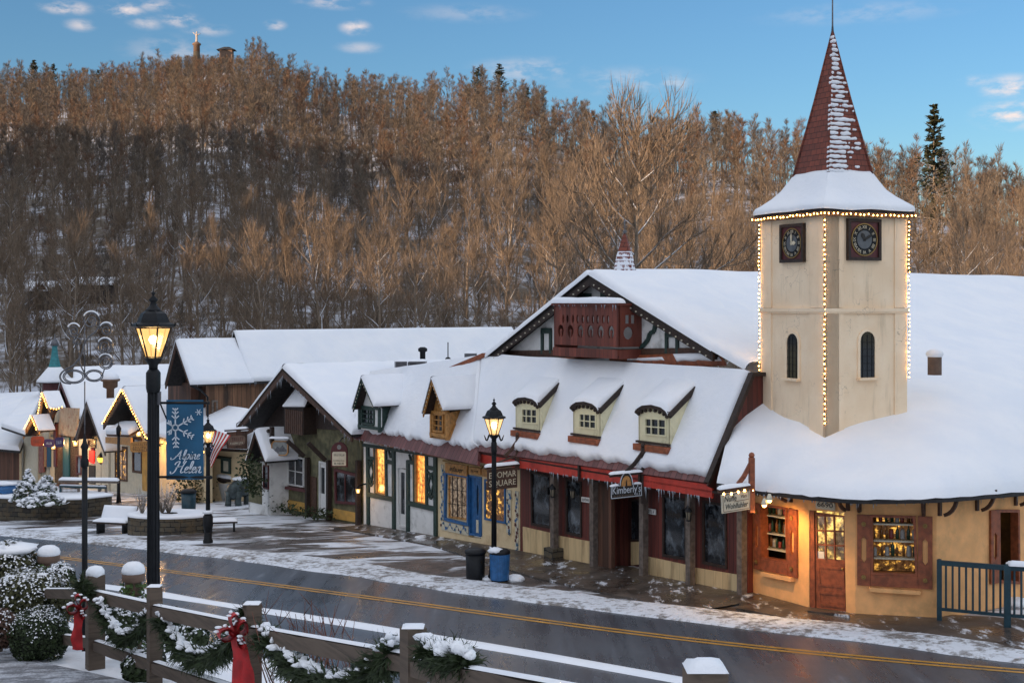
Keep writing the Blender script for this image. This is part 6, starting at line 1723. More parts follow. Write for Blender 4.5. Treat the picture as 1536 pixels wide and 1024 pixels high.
def b3(t, o, u, v):
    X = u.normalized(); w, h = u.length, v.length
    m = MB(); m.prism([o, o + u, o + u + v, o + v], sf3.n * -.06, 'offwhite'); bd_ = m.build('board', t)
    U2 = u.normalized(); V2 = v.normalized()
    m = MB(); 
    for pa in ([(.05, .07), (.95, .07), (.95, .93), (.05, .93), (.05, .07)], [(.42, .52), (.93, .54)]): m.ribbon([o + u * x + v * z + sf3.n * .003 for x, z in pa], .012, sf3.n, .003, 'clay')
    m.build('border', bd_)
    m = MB(); m.text('Nuffe', o + u * .30 + v * .70 + sf3.n * .004, U2, UP, h * .42, 'ink', .006, shear=.15, width=w * .42); m.build('lettering', bd_)
    m = MB(); m.text('Van', o + u * .76 + v * .74 + sf3.n * .004, U2, UP, h * .28, 'clay', .006, shear=.15, width=w * .2); m.build('lettering', bd_)
    m = MB(); m.text('Wohlfuhler', o + u * .5 + v * .30 + sf3.n * .004, U2, UP, h * .42, 'ink', .006, shear=.15, width=w * .78); m.build('lettering', bd_)
t, o, u, v, c = hanging_sign([(1082, 741), (1125.5, 736), (1126.5, 763), (1083.5, 770)], sf3, 'cream board sign with old-style black lettering hanging at the corner shop', 'offwhite', build=b3, arm=False, snow_top_=False)
sign_post(t, sf3, 1127.5, 686, 768, 1104, 730, 'redbrown')
m = MB(); m.beam(sf3.hit(1077, 736.5, -.04), sf3.hit(1130, 729, -.04), .10, .07, 'brown'); arm = m.build('arm', t)
m = MB(); a, b = sf3.hit(1077, 734, -.04), sf3.hit(1124, 727, -.04); snow_patch(m, a + sf3.n * .1, b + sf3.n * .1, b - sf3.n * .1, a - sf3.n * .1, .1, 8, 3); m.build('snow', arm)
a, b = sf3.hit(1080, 741, .0), sf3.hit(1134, 735.5, .0)
bulb_string('string_lights', [a, sf3.hit(1100, 741, 0), sf3.hit(1116, 735, 0), b], 5, 'few warm bulbs under the arm of the cream hanging sign', .024)
# flood lamp at the corner
p = W(1150, 746, 28.95)
t = thing('flood_lamp', p, 'twin-headed flood lamp under the eave of the corner shop', 'lamp')
for k, (dx, dz) in enumerate(((-.06, -.03), (.05, .07))):
    m = MB(); q = p + V((dx, -.05, dz - .08)); m.lathe([(.03, .1), (.06, .02), (.075, -.03), (.07, -.035)], q, 'offwhite', 10); m.build('lamp_head', t)
    m = MB(); m.ball(q - UP * .045, .05, 'bulb', 8); m.build('bulb', t)
ld = bpy.data.lights.new('flood_glow', 'SPOT'); ld.energy = 85; ld.color = (1, .55, .16); ld.shadow_soft_size = .06; ld.spot_size = 2.4; ld.spot_blend = .6
lo = bpy.data.objects.new('flood_glow', ld); lo.location = V((-.02, -.12, -.16)); lo.rotation_euler = V((.2, .35, -1)).to_track_quat('-Z', 'Y').to_euler(); lo.parent = t; COL.objects.link(lo)
m = MB(); m.tube([p + V((0, 0, -.0)), p + V((0, .15, .06)), p + V((.1, .4, .1))], .015, 'black', 5); m.build('arm', t)
# grey picture sign and the dark arched sign on the gabled shop, the red sign past it
sf4 = Fac(ROW.hit(420, 670, .75), V((.97, -.24, 0)))
def b4(t, o, u, v):
    w, h = u.length, v.length; X = u.normalized(); oc = [(w * .0, h * .2), (w * .12, 0), (w * .88, 0), (w, h * .2), (w, h * .8), (w * .88, h), (w * .12, h), (0, h * .8)]
    m = MB(); m.panel([oc], o, X, UP, .06, 'grey_sign'); bd_ = m.build('board', t)
    m = MB(); m.panel([oc, [(w * .06 + x * .88, h * .06 + z * .88) for x, z in oc]], o + sf4.n * .02, X, UP, .05, 'gold'); m.build('border', bd_)
    m = MB(); m.panel([[(w * .12, h * .3), (w * .35, h * .62), (w * .5, h * .5), (w * .66, h * .72), (w * .88, h * .35), (w * .85, h * .28), (w * .15, h * .25)]], o + sf4.n * .008, X, UP, .008, 'iron'); m.build('picture', bd_)
M['grey_sign'] = plain('grey_sign_face', (.25, .26, .25), .6, dirt=(.1, .1, .1), dscale=4)
hanging_sign([(407, 661), (432.6, 659), (432.6, 683), (407, 683)], sf4, 'eight-sided grey sign with a mountain picture under the big dark gable', 'grey_sign', build=b4, arm=False, snow_top_=True)
sf5 = Fac(ROW.hit(508, 690, .7), V((.97, -.24, 0)))
def b5(t, o, u, v):
    w, h = u.length, v.length; X = u.normalized()
    arc = [(w * (.5 + .5 * math.cos(a)), h * (.62 + .36 * math.sin(a))) for a in [PI * k / 14 for k in range(15)]]
    m = MB(); m.panel([[(0, 0), (w, 0)] + arc], o, X, UP, .06, 'maroon'); bd_ = m.build('board', t)
    m = MB(); m.panel([[(w * .1, h * .05), (w * .9, h * .05), (w * .92, h * .09), (w * .92, h * .55), (w * .86, h * .6), (w * .14, h * .6), (w * .08, h * .55), (w * .08, h * .09)]], o + sf5.n * .01, X, UP, .01, 'offwhite'); pn = m.build('name_panel', bd_)
    m = MB(); n_ = sf5.n * .014
    lettered_marks(m, o + u * .5 + UP * h * .47 + n_, X, UP, w * .66, h * .08, 9, 'ink', 1); lettered_marks(m, o + u * .5 + UP * h * .25 + n_, X, UP, w * .7, h * .06, 11, 'brown', 2); lettered_marks(m, o + u * .5 + UP * h * .14 + n_, X, UP, w * .6, h * .08, 8, 'ink', 3); m.build('lettering', pn)
    m = MB(); m.panel([[(w * (.5 + .13 * math.cos(a)), h * (.78 + .09 * math.sin(a))) for a in [2 * PI * k / 12 for k in range(12)]]], o + sf5.n * .01, X, UP, .012, 'grey_sign'); m.build('emblem', bd_)
t, o, u, v, c = hanging_sign([(496.5, 662), (521, 662), (521, 700), (496.5, 700)], sf5, 'maroon arched sign with a cream lettered panel on the dark gabled shop', 'maroon', build=b5, arm=False, snow_top_=False)
m = MB(); m.tube([o + u * .5 + v * .98, o + u * .5 + v * 1.1 - sf5.n * .3, o + u * .5 + v * 1.15 - sf5.n * .8], .02, 'iron', 5); m.build('bracket', t)
sf6 = Fac(ROW.hit(355, 660, 1.6), V((.995, -.1, 0)))
def b6(t, o, u, v):
    w, h = u.length, v.length; X = u.normalized()
    m = MB(); m.prism([o + UP * h * .1, o + u, o + u * 1.0 + v, o + v], sf6.n * -.08, 'barn_d'); bd_ = m.build('board', t)
    m = MB(); m.panel([[(w * (.5 + .44 * math.copysign(abs(math.cos(a)) ** .5, math.cos(a))), h * (.5 + .28 * math.copysign(abs(math.sin(a)) ** .6, math.sin(a)))) for a in [2 * PI * k / 24 for k in range(24)]]], o + sf6.n * .01, X, UP, .012, 'clay'); pn = m.build('name_panel', bd_)
    m = MB(); lettered_marks(m, o + u * .56 + v * .58 + sf6.n * .014, X, UP, w * .6, h * .2, 6, 'maroon', 1); lettered_marks(m, o + u * .5 + v * .36 + sf6.n * .014, X, UP, w * .66, h * .12, 9, 'offwhite', 2); m.build('lettering', pn)
t, o, u, v, c = hanging_sign([(340, 648), (371, 648), (370, 673), (340, 675)], sf6, 'weathered red-brown board sign hanging from a chain left of the big dark gable', 'barn_d', build=b6, arm=True)
m = MB(); m.tube([o + u * .5 + v, o + u * .5 + v + UP * .3, o + u * .5 + v + UP * .35 - sf6.n * .5], .02, 'iron', 5); m.build('bracket', t)
# small lettered plates on the red shop
for (q, lb, sd) in (([(872, 744.5), (884.5, 746), (884.5, 754), (872, 752)], 'small white lettered plate on the boards left of the wide post', 8), ([(967.5, 761), (983, 764), (983, 772), (967.5, 769)], "small white lettered plate below the black arched sign", 9)):
    o, u, v = plane_coords(ROW, q, .06); m = MB(); m.prism([o, o + u, o + u + v, o + v], ROW.n * -.03, 'white_paint'); s_ = m.build('name_plate', loc=o); tag(s_, lb, 'sign')
    m = MB(); lettered_marks(m, o + u * .5 + v * .5 + ROW.n * .002, u.normalized(), UP, u.length * .8, v.length * .6, 5, 'ink', sd); m.build('lettering', s_)
# wall lanterns on the posts
def wall_lantern(p, n, label):
    t = thing('wall_lantern', p, label, 'lantern')
    m = MB(); m.box(p - n * .08, (.06, .14, .2), 'black', u=n); m.beam(p - n * .05 + UP * .06, p + n * .06 + UP * .2, .02, .02, 'black'); m.build('bracket', t)
    c = p + n * .09
    m = MB(); m.lathe([(.05, -.14), (.075, .06), (.07, .06)], c, 'pane_off', 6, smooth=False); m.build('glass', t)
    m = MB(); m.lathe([(.1, .055), (.07, .11), (.03, .15), (.012, .2)], c, 'black', 6, smooth=False); m.lathe([(.055, -.17), (.055, -.135)], c, 'black', 6, smooth=False)
    for k in range(6): a = 2 * PI * k / 6; m.beam(c + V((.052 * math.cos(a), .052 * math.sin(a), -.14)), c + V((.077 * math.cos(a), .077 * math.sin(a), .06)), .012, .012, 'black')
    m.build('frame', t)
M['pane_off'] = plain('unlit_lantern_glass', (.20, .17, .12), .25)
wall_lantern(ROW.hit(826, 736, .42), -D, 'black wall lantern on the first grey post of the red shop'); wall_lantern(ROW.hit(856, 738, .2), -D, 'black wall lantern inside the porch behind the second window'); wall_lantern(ROW.hit(1029, 770, .42), -D, 'black wall lantern on the grey post nearest the corner shop')

# ------------------------------------------------------------------ long barn with two snowy roof levels behind
BG = ROW.moved(.1)
barn, A, L_, R_, _g = gable_house('barn', 'long weathered board barn with a deep snow roof in two levels behind the gabled shop', 'barn', BG, (263.5, 511.5), (247.5, 576), (285.5, 576), 3.0, BG.moved(-.8), 252, 286, 'barn_d', 'barn_d', 'brown', zbot=-9.6, bw=.22)
a = R_ + B * .9; m = MB(); m.prism([V((a.x, a.y, -10)) + B * 0 + D * .3, V((a.x, a.y, R_.z - .05)) + D * .3, V((a.x, a.y, R_.z - .05)) + D * .3 + B * 18, V((a.x, a.y, -10)) + D * .3 + B * 18], D * .15, 'barn'); m.build('wall', barn)
wq = endw
bs = Fac(V((a.x, a.y, 0)) + D * .3, B)
f_ = window(barn, bs, [(318, 600), (327, 600), (327, 632), (318, 632)], .04, 'grey_wood', 'glass2', .08, depth=.1)
A2 = A + B * 2.8 + UP * .42; L2, R2 = L_ + B * 2.8 + UP * .1, R_ + B * 2.8 + UP * .02
m = MB()
for e in (L2, R2): m.prism([A2, e, e + B * 16.2, A2 + B * 15.6], (0, 0, -.12), 'dark_roof')
m.prism([A2 - UP * .1 + B * .4, L2 - UP * .1 + B * .4, R2 - UP * .1 + B * .4], B * .1, 'barn_d'); r2 = m.build('roof', barn)
m = MB(); snow_patch(m, R2, R2 + B * 16.3, A2 + B * 15.7, A2, .2, 24, 10); m.build('snow', r2)
m = MB(); snow_patch(m, L2 + B * 16.3, L2, A2, A2 + B * 15.7, .2, 24, 8); m.build('snow', r2)
m = MB(); m.tube([R_ + UP * -.05, R_ - UP * .3 + B * .5, V((R_.x, R_.y, R_.z - .6)) + B * .8, V((R_.x, R_.y, -9.4)) + B * .85], .05, 'black', 6); m.build('downpipe', barn)
icicles(barn, R_, R_ + B * 8, 30, .05, .4)
# roof plant: air units, vents, mast
p = W(613, 552, 50.3)
t = thing('rooftop_unit', p - UP * .5, 'boxy grey air-handling unit on the snowy roof beside the chalet gable', 'air unit')
m = MB(); m.box(p + V((-.3, 0, -.02)), (.42, .8, .56), 'grey_metal', rz=.15); m.build('duct', t)
for dx in (-.35, .1, .55): m = MB(); m.box(p + V((dx, .1, -.65)), (.08, .6, .9), 'black'); m.build('support', t)
m = MB(); q = p + V((.33, 0, 0)); m.prism([q + V((-.34, -.4, -.26)), q + V((.26, -.4, -.26)), q + V((.34, -.4, .24)), q + V((-.34, -.4, .24))], (0, .8, 0), 'grey_metal'); m.box(q + V((0, -.42, .0)), (.5, .03, .36), 'black'); m.build('cabinet', t)
m = MB(); snow_patch(m, p + V((-.5, -.4, .26)), p + V((.68, -.4, .26)), p + V((.68, .4, .26)), p + V((-.5, .4, .26)), .07, 5, 4); m.build('snow', t)
p = W(634, 528, 58); t = MB(); t.lathe([(.12, -.4), (.12, .0), (.2, .05), (.2, .16), (.1, .22)], p, 'black', 10); o = t.build('vent_pipe', loc=p); tag(o, 'short black vent with a bulbous cap on the far snow roof', 'vent')
p = W(672, 540, 56); t = MB(); t.tube([p - UP * .6, p + UP * .75], .025, 'black', 6); t.ball(p + UP * .02, (.13, .13, .12), 'black', 8); o = t.build('mast', loc=p); tag(o, 'thin black mast with a ball on the snow roof left of the chalet gable', 'mast')
p = W(706, 536, 55); m = MB(); m.box(p, (.5, .5, .35), 'grey_metal'); o = m.build('roof_box', loc=p); tag(o, 'low grey roof box half hidden by the chalet eave', 'roof box'); m = MB(); snow_patch(m, p + V((-.25, -.25, .17)), p + V((.25, -.25, .17)), p + V((.25, .25, .17)), p + V((-.25, .25, .17)), .08, 4, 4); m.build('snow', o)

# ------------------------------------------------------------------ cream cottage with the menu box, and the little entrance gable
CF_ = Fac(G(318, 751), V((.92, -.39, 0)))
t = thing('cream_cottage', CF_.hit(330, 744), 'cream walled cottage with a black menu box, behind the flag', 'cottage')
a, b = CF_.hit(300, 700), CF_.hit(378, 700); m = MB(); m.prism([V((a.x, a.y, -9.9)), V((b.x, b.y, -9.9)), V((b.x, b.y, -6.3)), V((a.x, a.y, -6.3))], CF_.n * -.2, 'cream'); m.prism([V((b.x, b.y, -9.9)), V((b.x, b.y, -6.3)), V((b.x, b.y, -6.3)) + B * 5, V((b.x, b.y, -9.9)) + B * 5], D * .2, 'cream'); m.build('wall', t)
e0, e1 = CF_.hit(296, 672, .4), CF_.hit(384, 680, .4); e0.z = e1.z = -6.25
m = MB(); roof_slab(m, e0, e1, e1 - CF_.n * 4 + UP * .55, e0 - CF_.n * 4 + UP * .55, .12, 'dkbrown'); r_ = m.build('roof', t)
m = MB(); snow_patch(m, e0, e1, e1 - CF_.n * 4 + UP * .55, e0 - CF_.n * 4 + UP * .55, .2, 12, 6); m.build('snow', r_)
m = MB(); ring(m, CF_, [(331, 687), (345, 689), (345, 711), (331, 709)], .1, .12, .09, 'green'); mbx = m.build('menu_box', t); m = MB(); m.fp(CF_, [(331, 687), (345, 689), (345, 711), (331, 709)], .03, .03, 'offwhite'); m.build('menu_sheet', mbx)
m = MB(); a, b = CF_.hit(328, 685, .02), CF_.hit(347.5, 687.5, .02); m.prism([a, b, b + CF_.n * .2 - UP * .05, a + CF_.n * .2 - UP * .05], (0, 0, .06), 'green'); m.build('hood', mbx)
scrub('plant_bed', 'straggly brown winter plants at the foot of the cream cottage', 'plants', [CF_.hit(262, 748, .6), CF_.hit(312, 752, .6)], 1.0, 520, 'box2', .16, .4)  # a bed of winter plants built from loose leaves
SG = ROW.moved(1.3)
ent, A, L_, R_, _g = gable_house('entrance_porch', 'narrow gabled wooden entrance porch tucked left of the dark gabled shop', 'porch', SG, (382, 646), (369, 691), (398, 691), 3.5, SG.moved(-.5), 373, 404, 'white', 'dkbrown', 'brown', bw=.16, recess=.45)
f_ = window(ent, SG.moved(-.5), [(394, 697), (402, 698), (402, 734), (394, 732)], .05, 'maroon', 'glass2', .05, depth=.1)
m = MB(); m.fp(SG.moved(-.5), [(373, 692), (392, 694), (392, 756), (373, 752)], .03, .05, 'moss'); m.build('door', ent)
scrub('climbing_plant', 'dark climbing plant around the little entrance porch', 'plant', [SG.hit(368, 720, .2), SG.hit(377, 738, .3), SG.hit(388, 745, .3)], 1.3, 600, 'box', .14, .35)  # climbing plant built from loose leaves

# ------------------------------------------------------------------ far shops at the end of the street
FB = ROW.moved(.2)
big, A, L_, R_, _g = gable_house('far_hall', 'long snow-roofed hall running behind the bulb-lit gables at the street end', 'hall', FB.moved(-1.5), (91, 571), (66, 668), (113, 628), 16, ROW, 82, 118, 'barn_d', 'maroon', 'maroon', bw=.3, snow_=.2, recess=.5)
A3 = A + B * 3.4; m = MB()
aa = W(110, 552.5, 86); bb = aa + B * 30; ee = W(108, 622, 81.5)
m.prism([ee, ee + B * 26, bb, aa], (0, 0, -.12), 'dark_roof'); rr_ = m.build('roof', big); m = MB(); snow_patch(m, ee, ee + B * 26, bb, aa, .22, 24, 8); m.build('snow', rr_)
# gabled shop with bulb-lit eaves
litg, A1, L1_, R1_, _g = gable_house('bulb_lit_shop', 'dark gabled shop with bulbs along its gable and a warm lit porch window', 'shop', ROW.moved(.9), (184, 584), (154.5, 635), (221, 656), 11, ROW, 165, 246, 'offwhite', 'barn_d', 'dkbrown', holes=[[(172, 668), (190, 670), (190, 722), (172, 720)], [(198, 655), (212, 657), (212, 710), (198, 708)]], recess=1.2, bw=.3)
bulb_string('string_lights', [L1_ + ROW.n * .06 - UP * .04, A1 + ROW.n * .06, R1_ + ROW.n * .06 - UP * .04], 36, 'warm bulbs outlining the gable of the dark shop beside the banner lamp post', .032, 'bulb_small')
window(litg, ROW, [(172, 668), (190, 670), (190, 722), (172, 720)], .05, 'brown', 'lit_warm', .1, 3, 2, depth=.14); window(litg, ROW, [(198, 655), (212, 657), (212, 710), (198, 708)], .05, 'brown', 'glass2', .1, depth=.14)
pf = ROW.moved(1.1); a, b = pf.hit(159, 651), pf.hit(193, 652); m = MB(); roof_slab(m, a, b, b - ROW.n * .9 + UP * .45, a - ROW.n * .9 + UP * .45, .12, 'brown'); r_ = m.build('porch_roof', litg); m = MB(); snow_patch(m, a, b, b - ROW.n * .9 + UP * .45, a - ROW.n * .9 + UP * .45, .25, 8, 5); m.build('snow', r_)
m = MB(); m.fp(pf, [(158, 655), (196, 656), (196, 668), (158, 664)], .0, .1, 'gold'); m.build('porch_fascia', litg)
# second gable, brown trimmed
g2, A2_, L2_, R2_, _g = gable_house('brown_gabled_shop', 'brown-trimmed gabled shop with an open dark loft and a red-lit doorway', 'shop', ROW.moved(.9), (130, 601), (113, 656), (157, 676), 9, ROW, 112, 164, 'offwhite', 'dkbrown', 'grey_wood', snow_=.12, holes=[[(136, 668), (143, 669), (143, 694), (136, 693)]], recess=.8, bw=.26)
m = MB(); m.fp(ROW, [(133, 675), (141, 676), (140, 695), (133, 692)], .06, .05, 'red_lit'); m.build('lit_cloth', g2)  # cloth made to glow in place of the red light on it
window(g2, ROW, [(131, 657), (143, 659), (143, 672), (131, 670)], .05, 'brown', 'lit_dim', .08, depth=.1); m = MB(); m.fp(ROW, [(133, 697), (142, 698), (142, 726), (133, 725)], .05, .06, 'ink'); m.build('door', g2)
window(g2, ROW, [(114, 682), (121, 683), (121, 712), (114, 711)], .05, 'maroon', 'glass2', .08, depth=.1)
# narrow bulb-lit gables farther along
for ap_, l_, r_2, n_, lb, lb2, wx in (((64.5, 588), (55, 646), (74, 612), 22, 'tall narrow dark gable outlined in bulbs on the far shops', 'warm bulbs climbing the tall narrow gable at the far shops', (57, 74)), ((49, 623), (34, 652), (58, 645), 20, 'small bulb-lit gable leaning against the tall narrow one', 'warm bulbs outlining the small gable at the far left of the shops', (35, 57))):
    g3, A3_, L3, R3, _g = gable_house('narrow_gabled_shop', lb, 'shop', ROW.moved(1.3 if n_ == 20 else .6), ap_, l_, r_2, .9, ROW.moved(.1 if n_ == 20 else -.1), wx[0], wx[1], 'offwhite', 'barn_d', 'gold', bw=.25, recess=.4, snow_=.07)
    F_ = ROW.n * .1; bulb_string('string_lights', [L3 + F_, A3_ + F_, R3 + F_], n_, lb2, .034, 'bulb_small')
bulb_string('string_lights', [ROW.hit(74, 612, .9), ROW.hit(84, 614, .9), ROW.hit(95, 609, .9)], 5, 'short sagging string of bulbs below the tall red gable at the far shops', .034, 'bulb_small')
# painted shop boards between the far gables
far = thing('painted_shop', ROW.hit(90, 725), 'low far shop front of painted boards, a blue-green door and a mural panel', 'shop')
for q, mt, nm in (([(75, 655), (112, 660), (112, 722), (75, 728)], 'cream', 'wall'), ([(88, 611), (117, 612), (114, 655), (88, 652)], 'mural', 'mural'), ([(94, 655), (103, 656), (103, 716), (94, 717)], 'peacock', 'door'), ([(57, 664), (65, 665), (65, 708), (57, 709)], 'faded_red', 'painted_board'), ([(66, 661), (69, 661), (69, 700), (66, 700)], 'gold', 'trim'), ([(70, 666), (75, 666), (75, 700), (70, 700)], 'navy', 'painted_board'), ([(80, 636), (84, 636), (84, 700), (80, 700)], 'maroon', 'post')):
    m = MB(); m.fp(ROW, q, .08 if nm != 'wall' else .0, .1, mt); m.build(nm, far)
# red and purple hanging boards
for q, mt, lb in (([(46, 654), (66, 652), (66, 669), (46, 669)], 'orange_sign', 'orange-red sign board, leftmost of three on the far shops'), ([(66, 658), (81, 657), (81, 671), (66, 670)], 'purple_sign', 'dark blue sign board in the middle of three on the far shops'), ([(82, 656), (96, 656), (96, 670), (82, 671)], 'purple_sign', 'purple sign board, rightmost of three on the far shops')):
    f9 = Fac(ROW.hit(q[1][0], 660, 1.2), V((1, -.05, 0))); o, u, v = plane_coords(f9, q, 0); m = MB(); w, h = u.length, v.length
    m.panel([[(w * (.5 + .5 * math.copysign(abs(math.cos(a)) ** .5, math.cos(a))), h * (.5 + .5 * math.copysign(abs(math.sin(a)) ** .5, math.sin(a)))) for a in [2 * PI * k / 20 for k in range(20)]]], o, u.normalized(), UP, .08, mt); s_ = m.build('sign_board', loc=o); tag(s_, lb, 'sign')
    m = MB(); lettered_marks(m, o + u * .5 + v * .5 + f9.n * .005, u.normalized(), UP, w * .6, h * .35, 5, 'clay' if 'orange' in lb else 'silver', int(q[0][0])); m.build('lettering', s_)
q = [(194, 662.5), (226, 660), (226, 677), (195, 678.5)]
f9 = Fac(ROW.hit(226, 670, 1.8), V((1, .0, 0))); o, u, v = plane_coords(f9, q, 0); w, h = u.length, v.length; m = MB()
m.panel([[(w * (.5 + .5 * math.copysign(abs(math.cos(a)) ** .35, math.cos(a))), h * (.5 + .5 * math.copysign(abs(math.sin(a)) ** .5, math.sin(a)))) for a in [2 * PI * k / 20 for k in range(20)]]], o, u.normalized(), UP, .1, 'gold'); s_ = m.build('sign_board', loc=o); tag(s_, 'honey-coloured carved wooden sign left of the banner lamp post', 'sign')
m = MB()
for k, y in enumerate((.72, .45, .2)): lettered_marks(m, o + u * .5 + v * y + f9.n * .005, V((1, 0, 0)), UP, w * .7, h * .18, 8, 'brown', k)
m.build('lettering', s_)
# cream wall and eave lights between the honey sign and the flag
c9 = thing('lit_cream_shop', ROW.hit(262, 750, .4), 'cream shop wall washed by warm eave lights behind the blue banner', 'shop')
m = MB(); m.fp(ROW.moved(.2), [(222, 655), (312, 668), (312, 765), (222, 748)], 0, .2, 'cream'); m.build('wall', c9)
a, b = ROW.hit(218, 650, 1.0), ROW.hit(316, 664, 1.0); b.z = a.z; m = MB(); roof_slab(m, a, b, b - ROW.n * 3 + UP * 1.2, a - ROW.n * 3 + UP * 1.2, .14, 'brown'); r_ = m.build('roof', c9); m = MB(); snow_patch(m, a, b, b - ROW.n * 3 + UP * 1.2, a - ROW.n * 3 + UP * 1.2, .2, 10, 5); m.build('snow', r_)
bulb_string('string_lights', [a - UP * .2, b - UP * .2], 16, 'warm bulbs under the eave behind the blue banner', .03, 'bulb_small')
m = MB(); m.fp(ROW.moved(.2), [(213, 668), (226, 670), (226, 738), (213, 735)], .06, .05, 'ochre'); m.build('door', c9)
def lit_lantern(px, py, off, label, e, k=1.0):
    p = ROW.hit(px, py, off); t = thing('lit_lantern', p, label, 'lantern')
    m = MB(); m.lathe([(.10 * k, -.2 * k), (.16 * k, .1 * k), (.15 * k, .1 * k)], p, 'pane', 6, smooth=False); m.build('glass', t)
    m = MB(); m.lathe([(.19 * k, .1 * k), (.1 * k, .2 * k), (.02 * k, .32 * k)], p, 'black', 6, smooth=False); m.lathe([(.11 * k, -.24 * k), (.11 * k, -.2 * k)], p, 'black', 6, smooth=False); m.beam(p + UP * .15, p - ROW.n * .3 + UP * .2, .04, .04, 'black'); m.build('frame', t)
    m = MB(); m.ball(p - UP * .05 * k, (.06 * k, .06 * k, .1 * k), 'bulb', 8); m.build('bulb', t)
    ld = bpy.data.lights.new('lantern_glow', 'POINT'); ld.energy = e; ld.color = (1, .55, .2); ld.shadow_soft_size = .1
    lo = bpy.data.objects.new('lantern_glow', ld); lo.location = ROW.n * .25; lo.parent = t; COL.objects.link(lo)
lit_lantern(113, 663, .55, 'lit lantern on the far shops between the mural and the brown gable', 60)
lit_lantern(208, 648, .5, 'lit lantern beside the honey-coloured sign on the bulb-lit shop', 60)
lit_lantern(236, 672, .7, 'lit lantern on the cream wall just behind the banner lamp post', 70)
lit_lantern(80, 668, .55, 'lit lantern at the door of the painted far shop', 45)
lit_lantern(537, 735, .35, 'small amber lantern on the corner of the half-timbered shop', 5, .5)
# turret with the teal spire
p = W(82, 590, 88)
t = thing('turret', p - UP * 2.2, 'white turret with a snowy skirt and a slim teal spire at the street end', 'turret')
m = MB(); m.lathe([(.72, -3), (.72, .9)], p, 'white', 8, smooth=False); m.build('wall', t)
m = MB(); m.lathe([(.8, .25), (.8, .75)], p, 'maroon', 8, smooth=False); m.build('band', t)
zz = (HY - 573) / FPX * 88 - p.z
m = MB(); m.lathe([(1.15, zz), (.55, zz + .7), (.40, zz + .95)], p, 'dark_roof', 8, smooth=False); r_ = m.build('roof', t)
m = MB(); m.lathe([(1.17, zz + .03), (1.1, zz + .2), (.58, zz + .82), (.42, zz + 1.0), (.1, zz + 1.0)], p, 'snow', 12); m.build('snow', r_)
m = MB(); m.lathe([(.42, zz + .95), (.24, zz + 1.7), (.17, zz + 2.3), (.22, zz + 2.4)], p, 'teal_copper', 8, smooth=False); m.lathe([(.3, zz + 2.4), (.22, zz + 2.65), (.04, zz + 2.95), (.02, zz + 3.2)], p, 'iron', 8); m.build('spire', t)
# low far-left building under long snow roofs
lf_ = thing('low_snowy_building', W(20, 690, 92), 'low building at the far left under wide plain snow slopes', 'building')
q = [W(-60, 668, 84), W(30, 676, 80), W(62, 592, 96), W(-60, 597, 100)]
m = MB(); roof_slab(m, *q, .15, 'dark_roof'); r_ = m.build('roof', lf_); m = MB(); snow_patch(m, *q, .3, 10, 8); m.build('snow', r_)
q = [W(28, 664, 79), W(44, 668, 78), W(66, 592, 92), W(60, 592, 95)]
m = MB(); m.prism([W(-60, 668, 85), W(29, 676, 81), W(29, 720, 81), W(-60, 720, 85)], (0, .3, 0), 'barn_d'); m.prism([W(29, 676, 81), W(34, 672, 84), W(34, 720, 84), W(29, 720, 81)], (.1, .1, 0), 'offwhite'); m.build('wall', lf_)
q = [W(14, 655, 77.5), W(40, 648, 77), W(60, 595, 86), W(36, 620, 87)]
m = MB(); roof_slab(m, W(2, 640, 79), W(38, 652, 76), W(64, 596, 88), W(40, 596, 91), .12, 'dark_roof'); snow_patch(m, W(2, 640, 79), W(38, 652, 76), W(64, 596, 88), W(40, 596, 91), .25, 8, 6); m.build('porch_roof', lf_)
# roof chimney with snow cap
p = W(165.5, 592, 76)
t = MB(); t.lathe([(.22, -.8), (.22, .35), (.42, .45), (.42, .75), (.55, .8), (.55, .9)], p, 'clay', 12); o = t.build('chimney', loc=p - UP * .8); tag(o, 'round brown chimney with a snow cap on the far hall roof', 'chimney'); m = MB(); m.ball(p + UP * .95, (.5, .5, .34), 'snow', 12); m.build('snow', o)
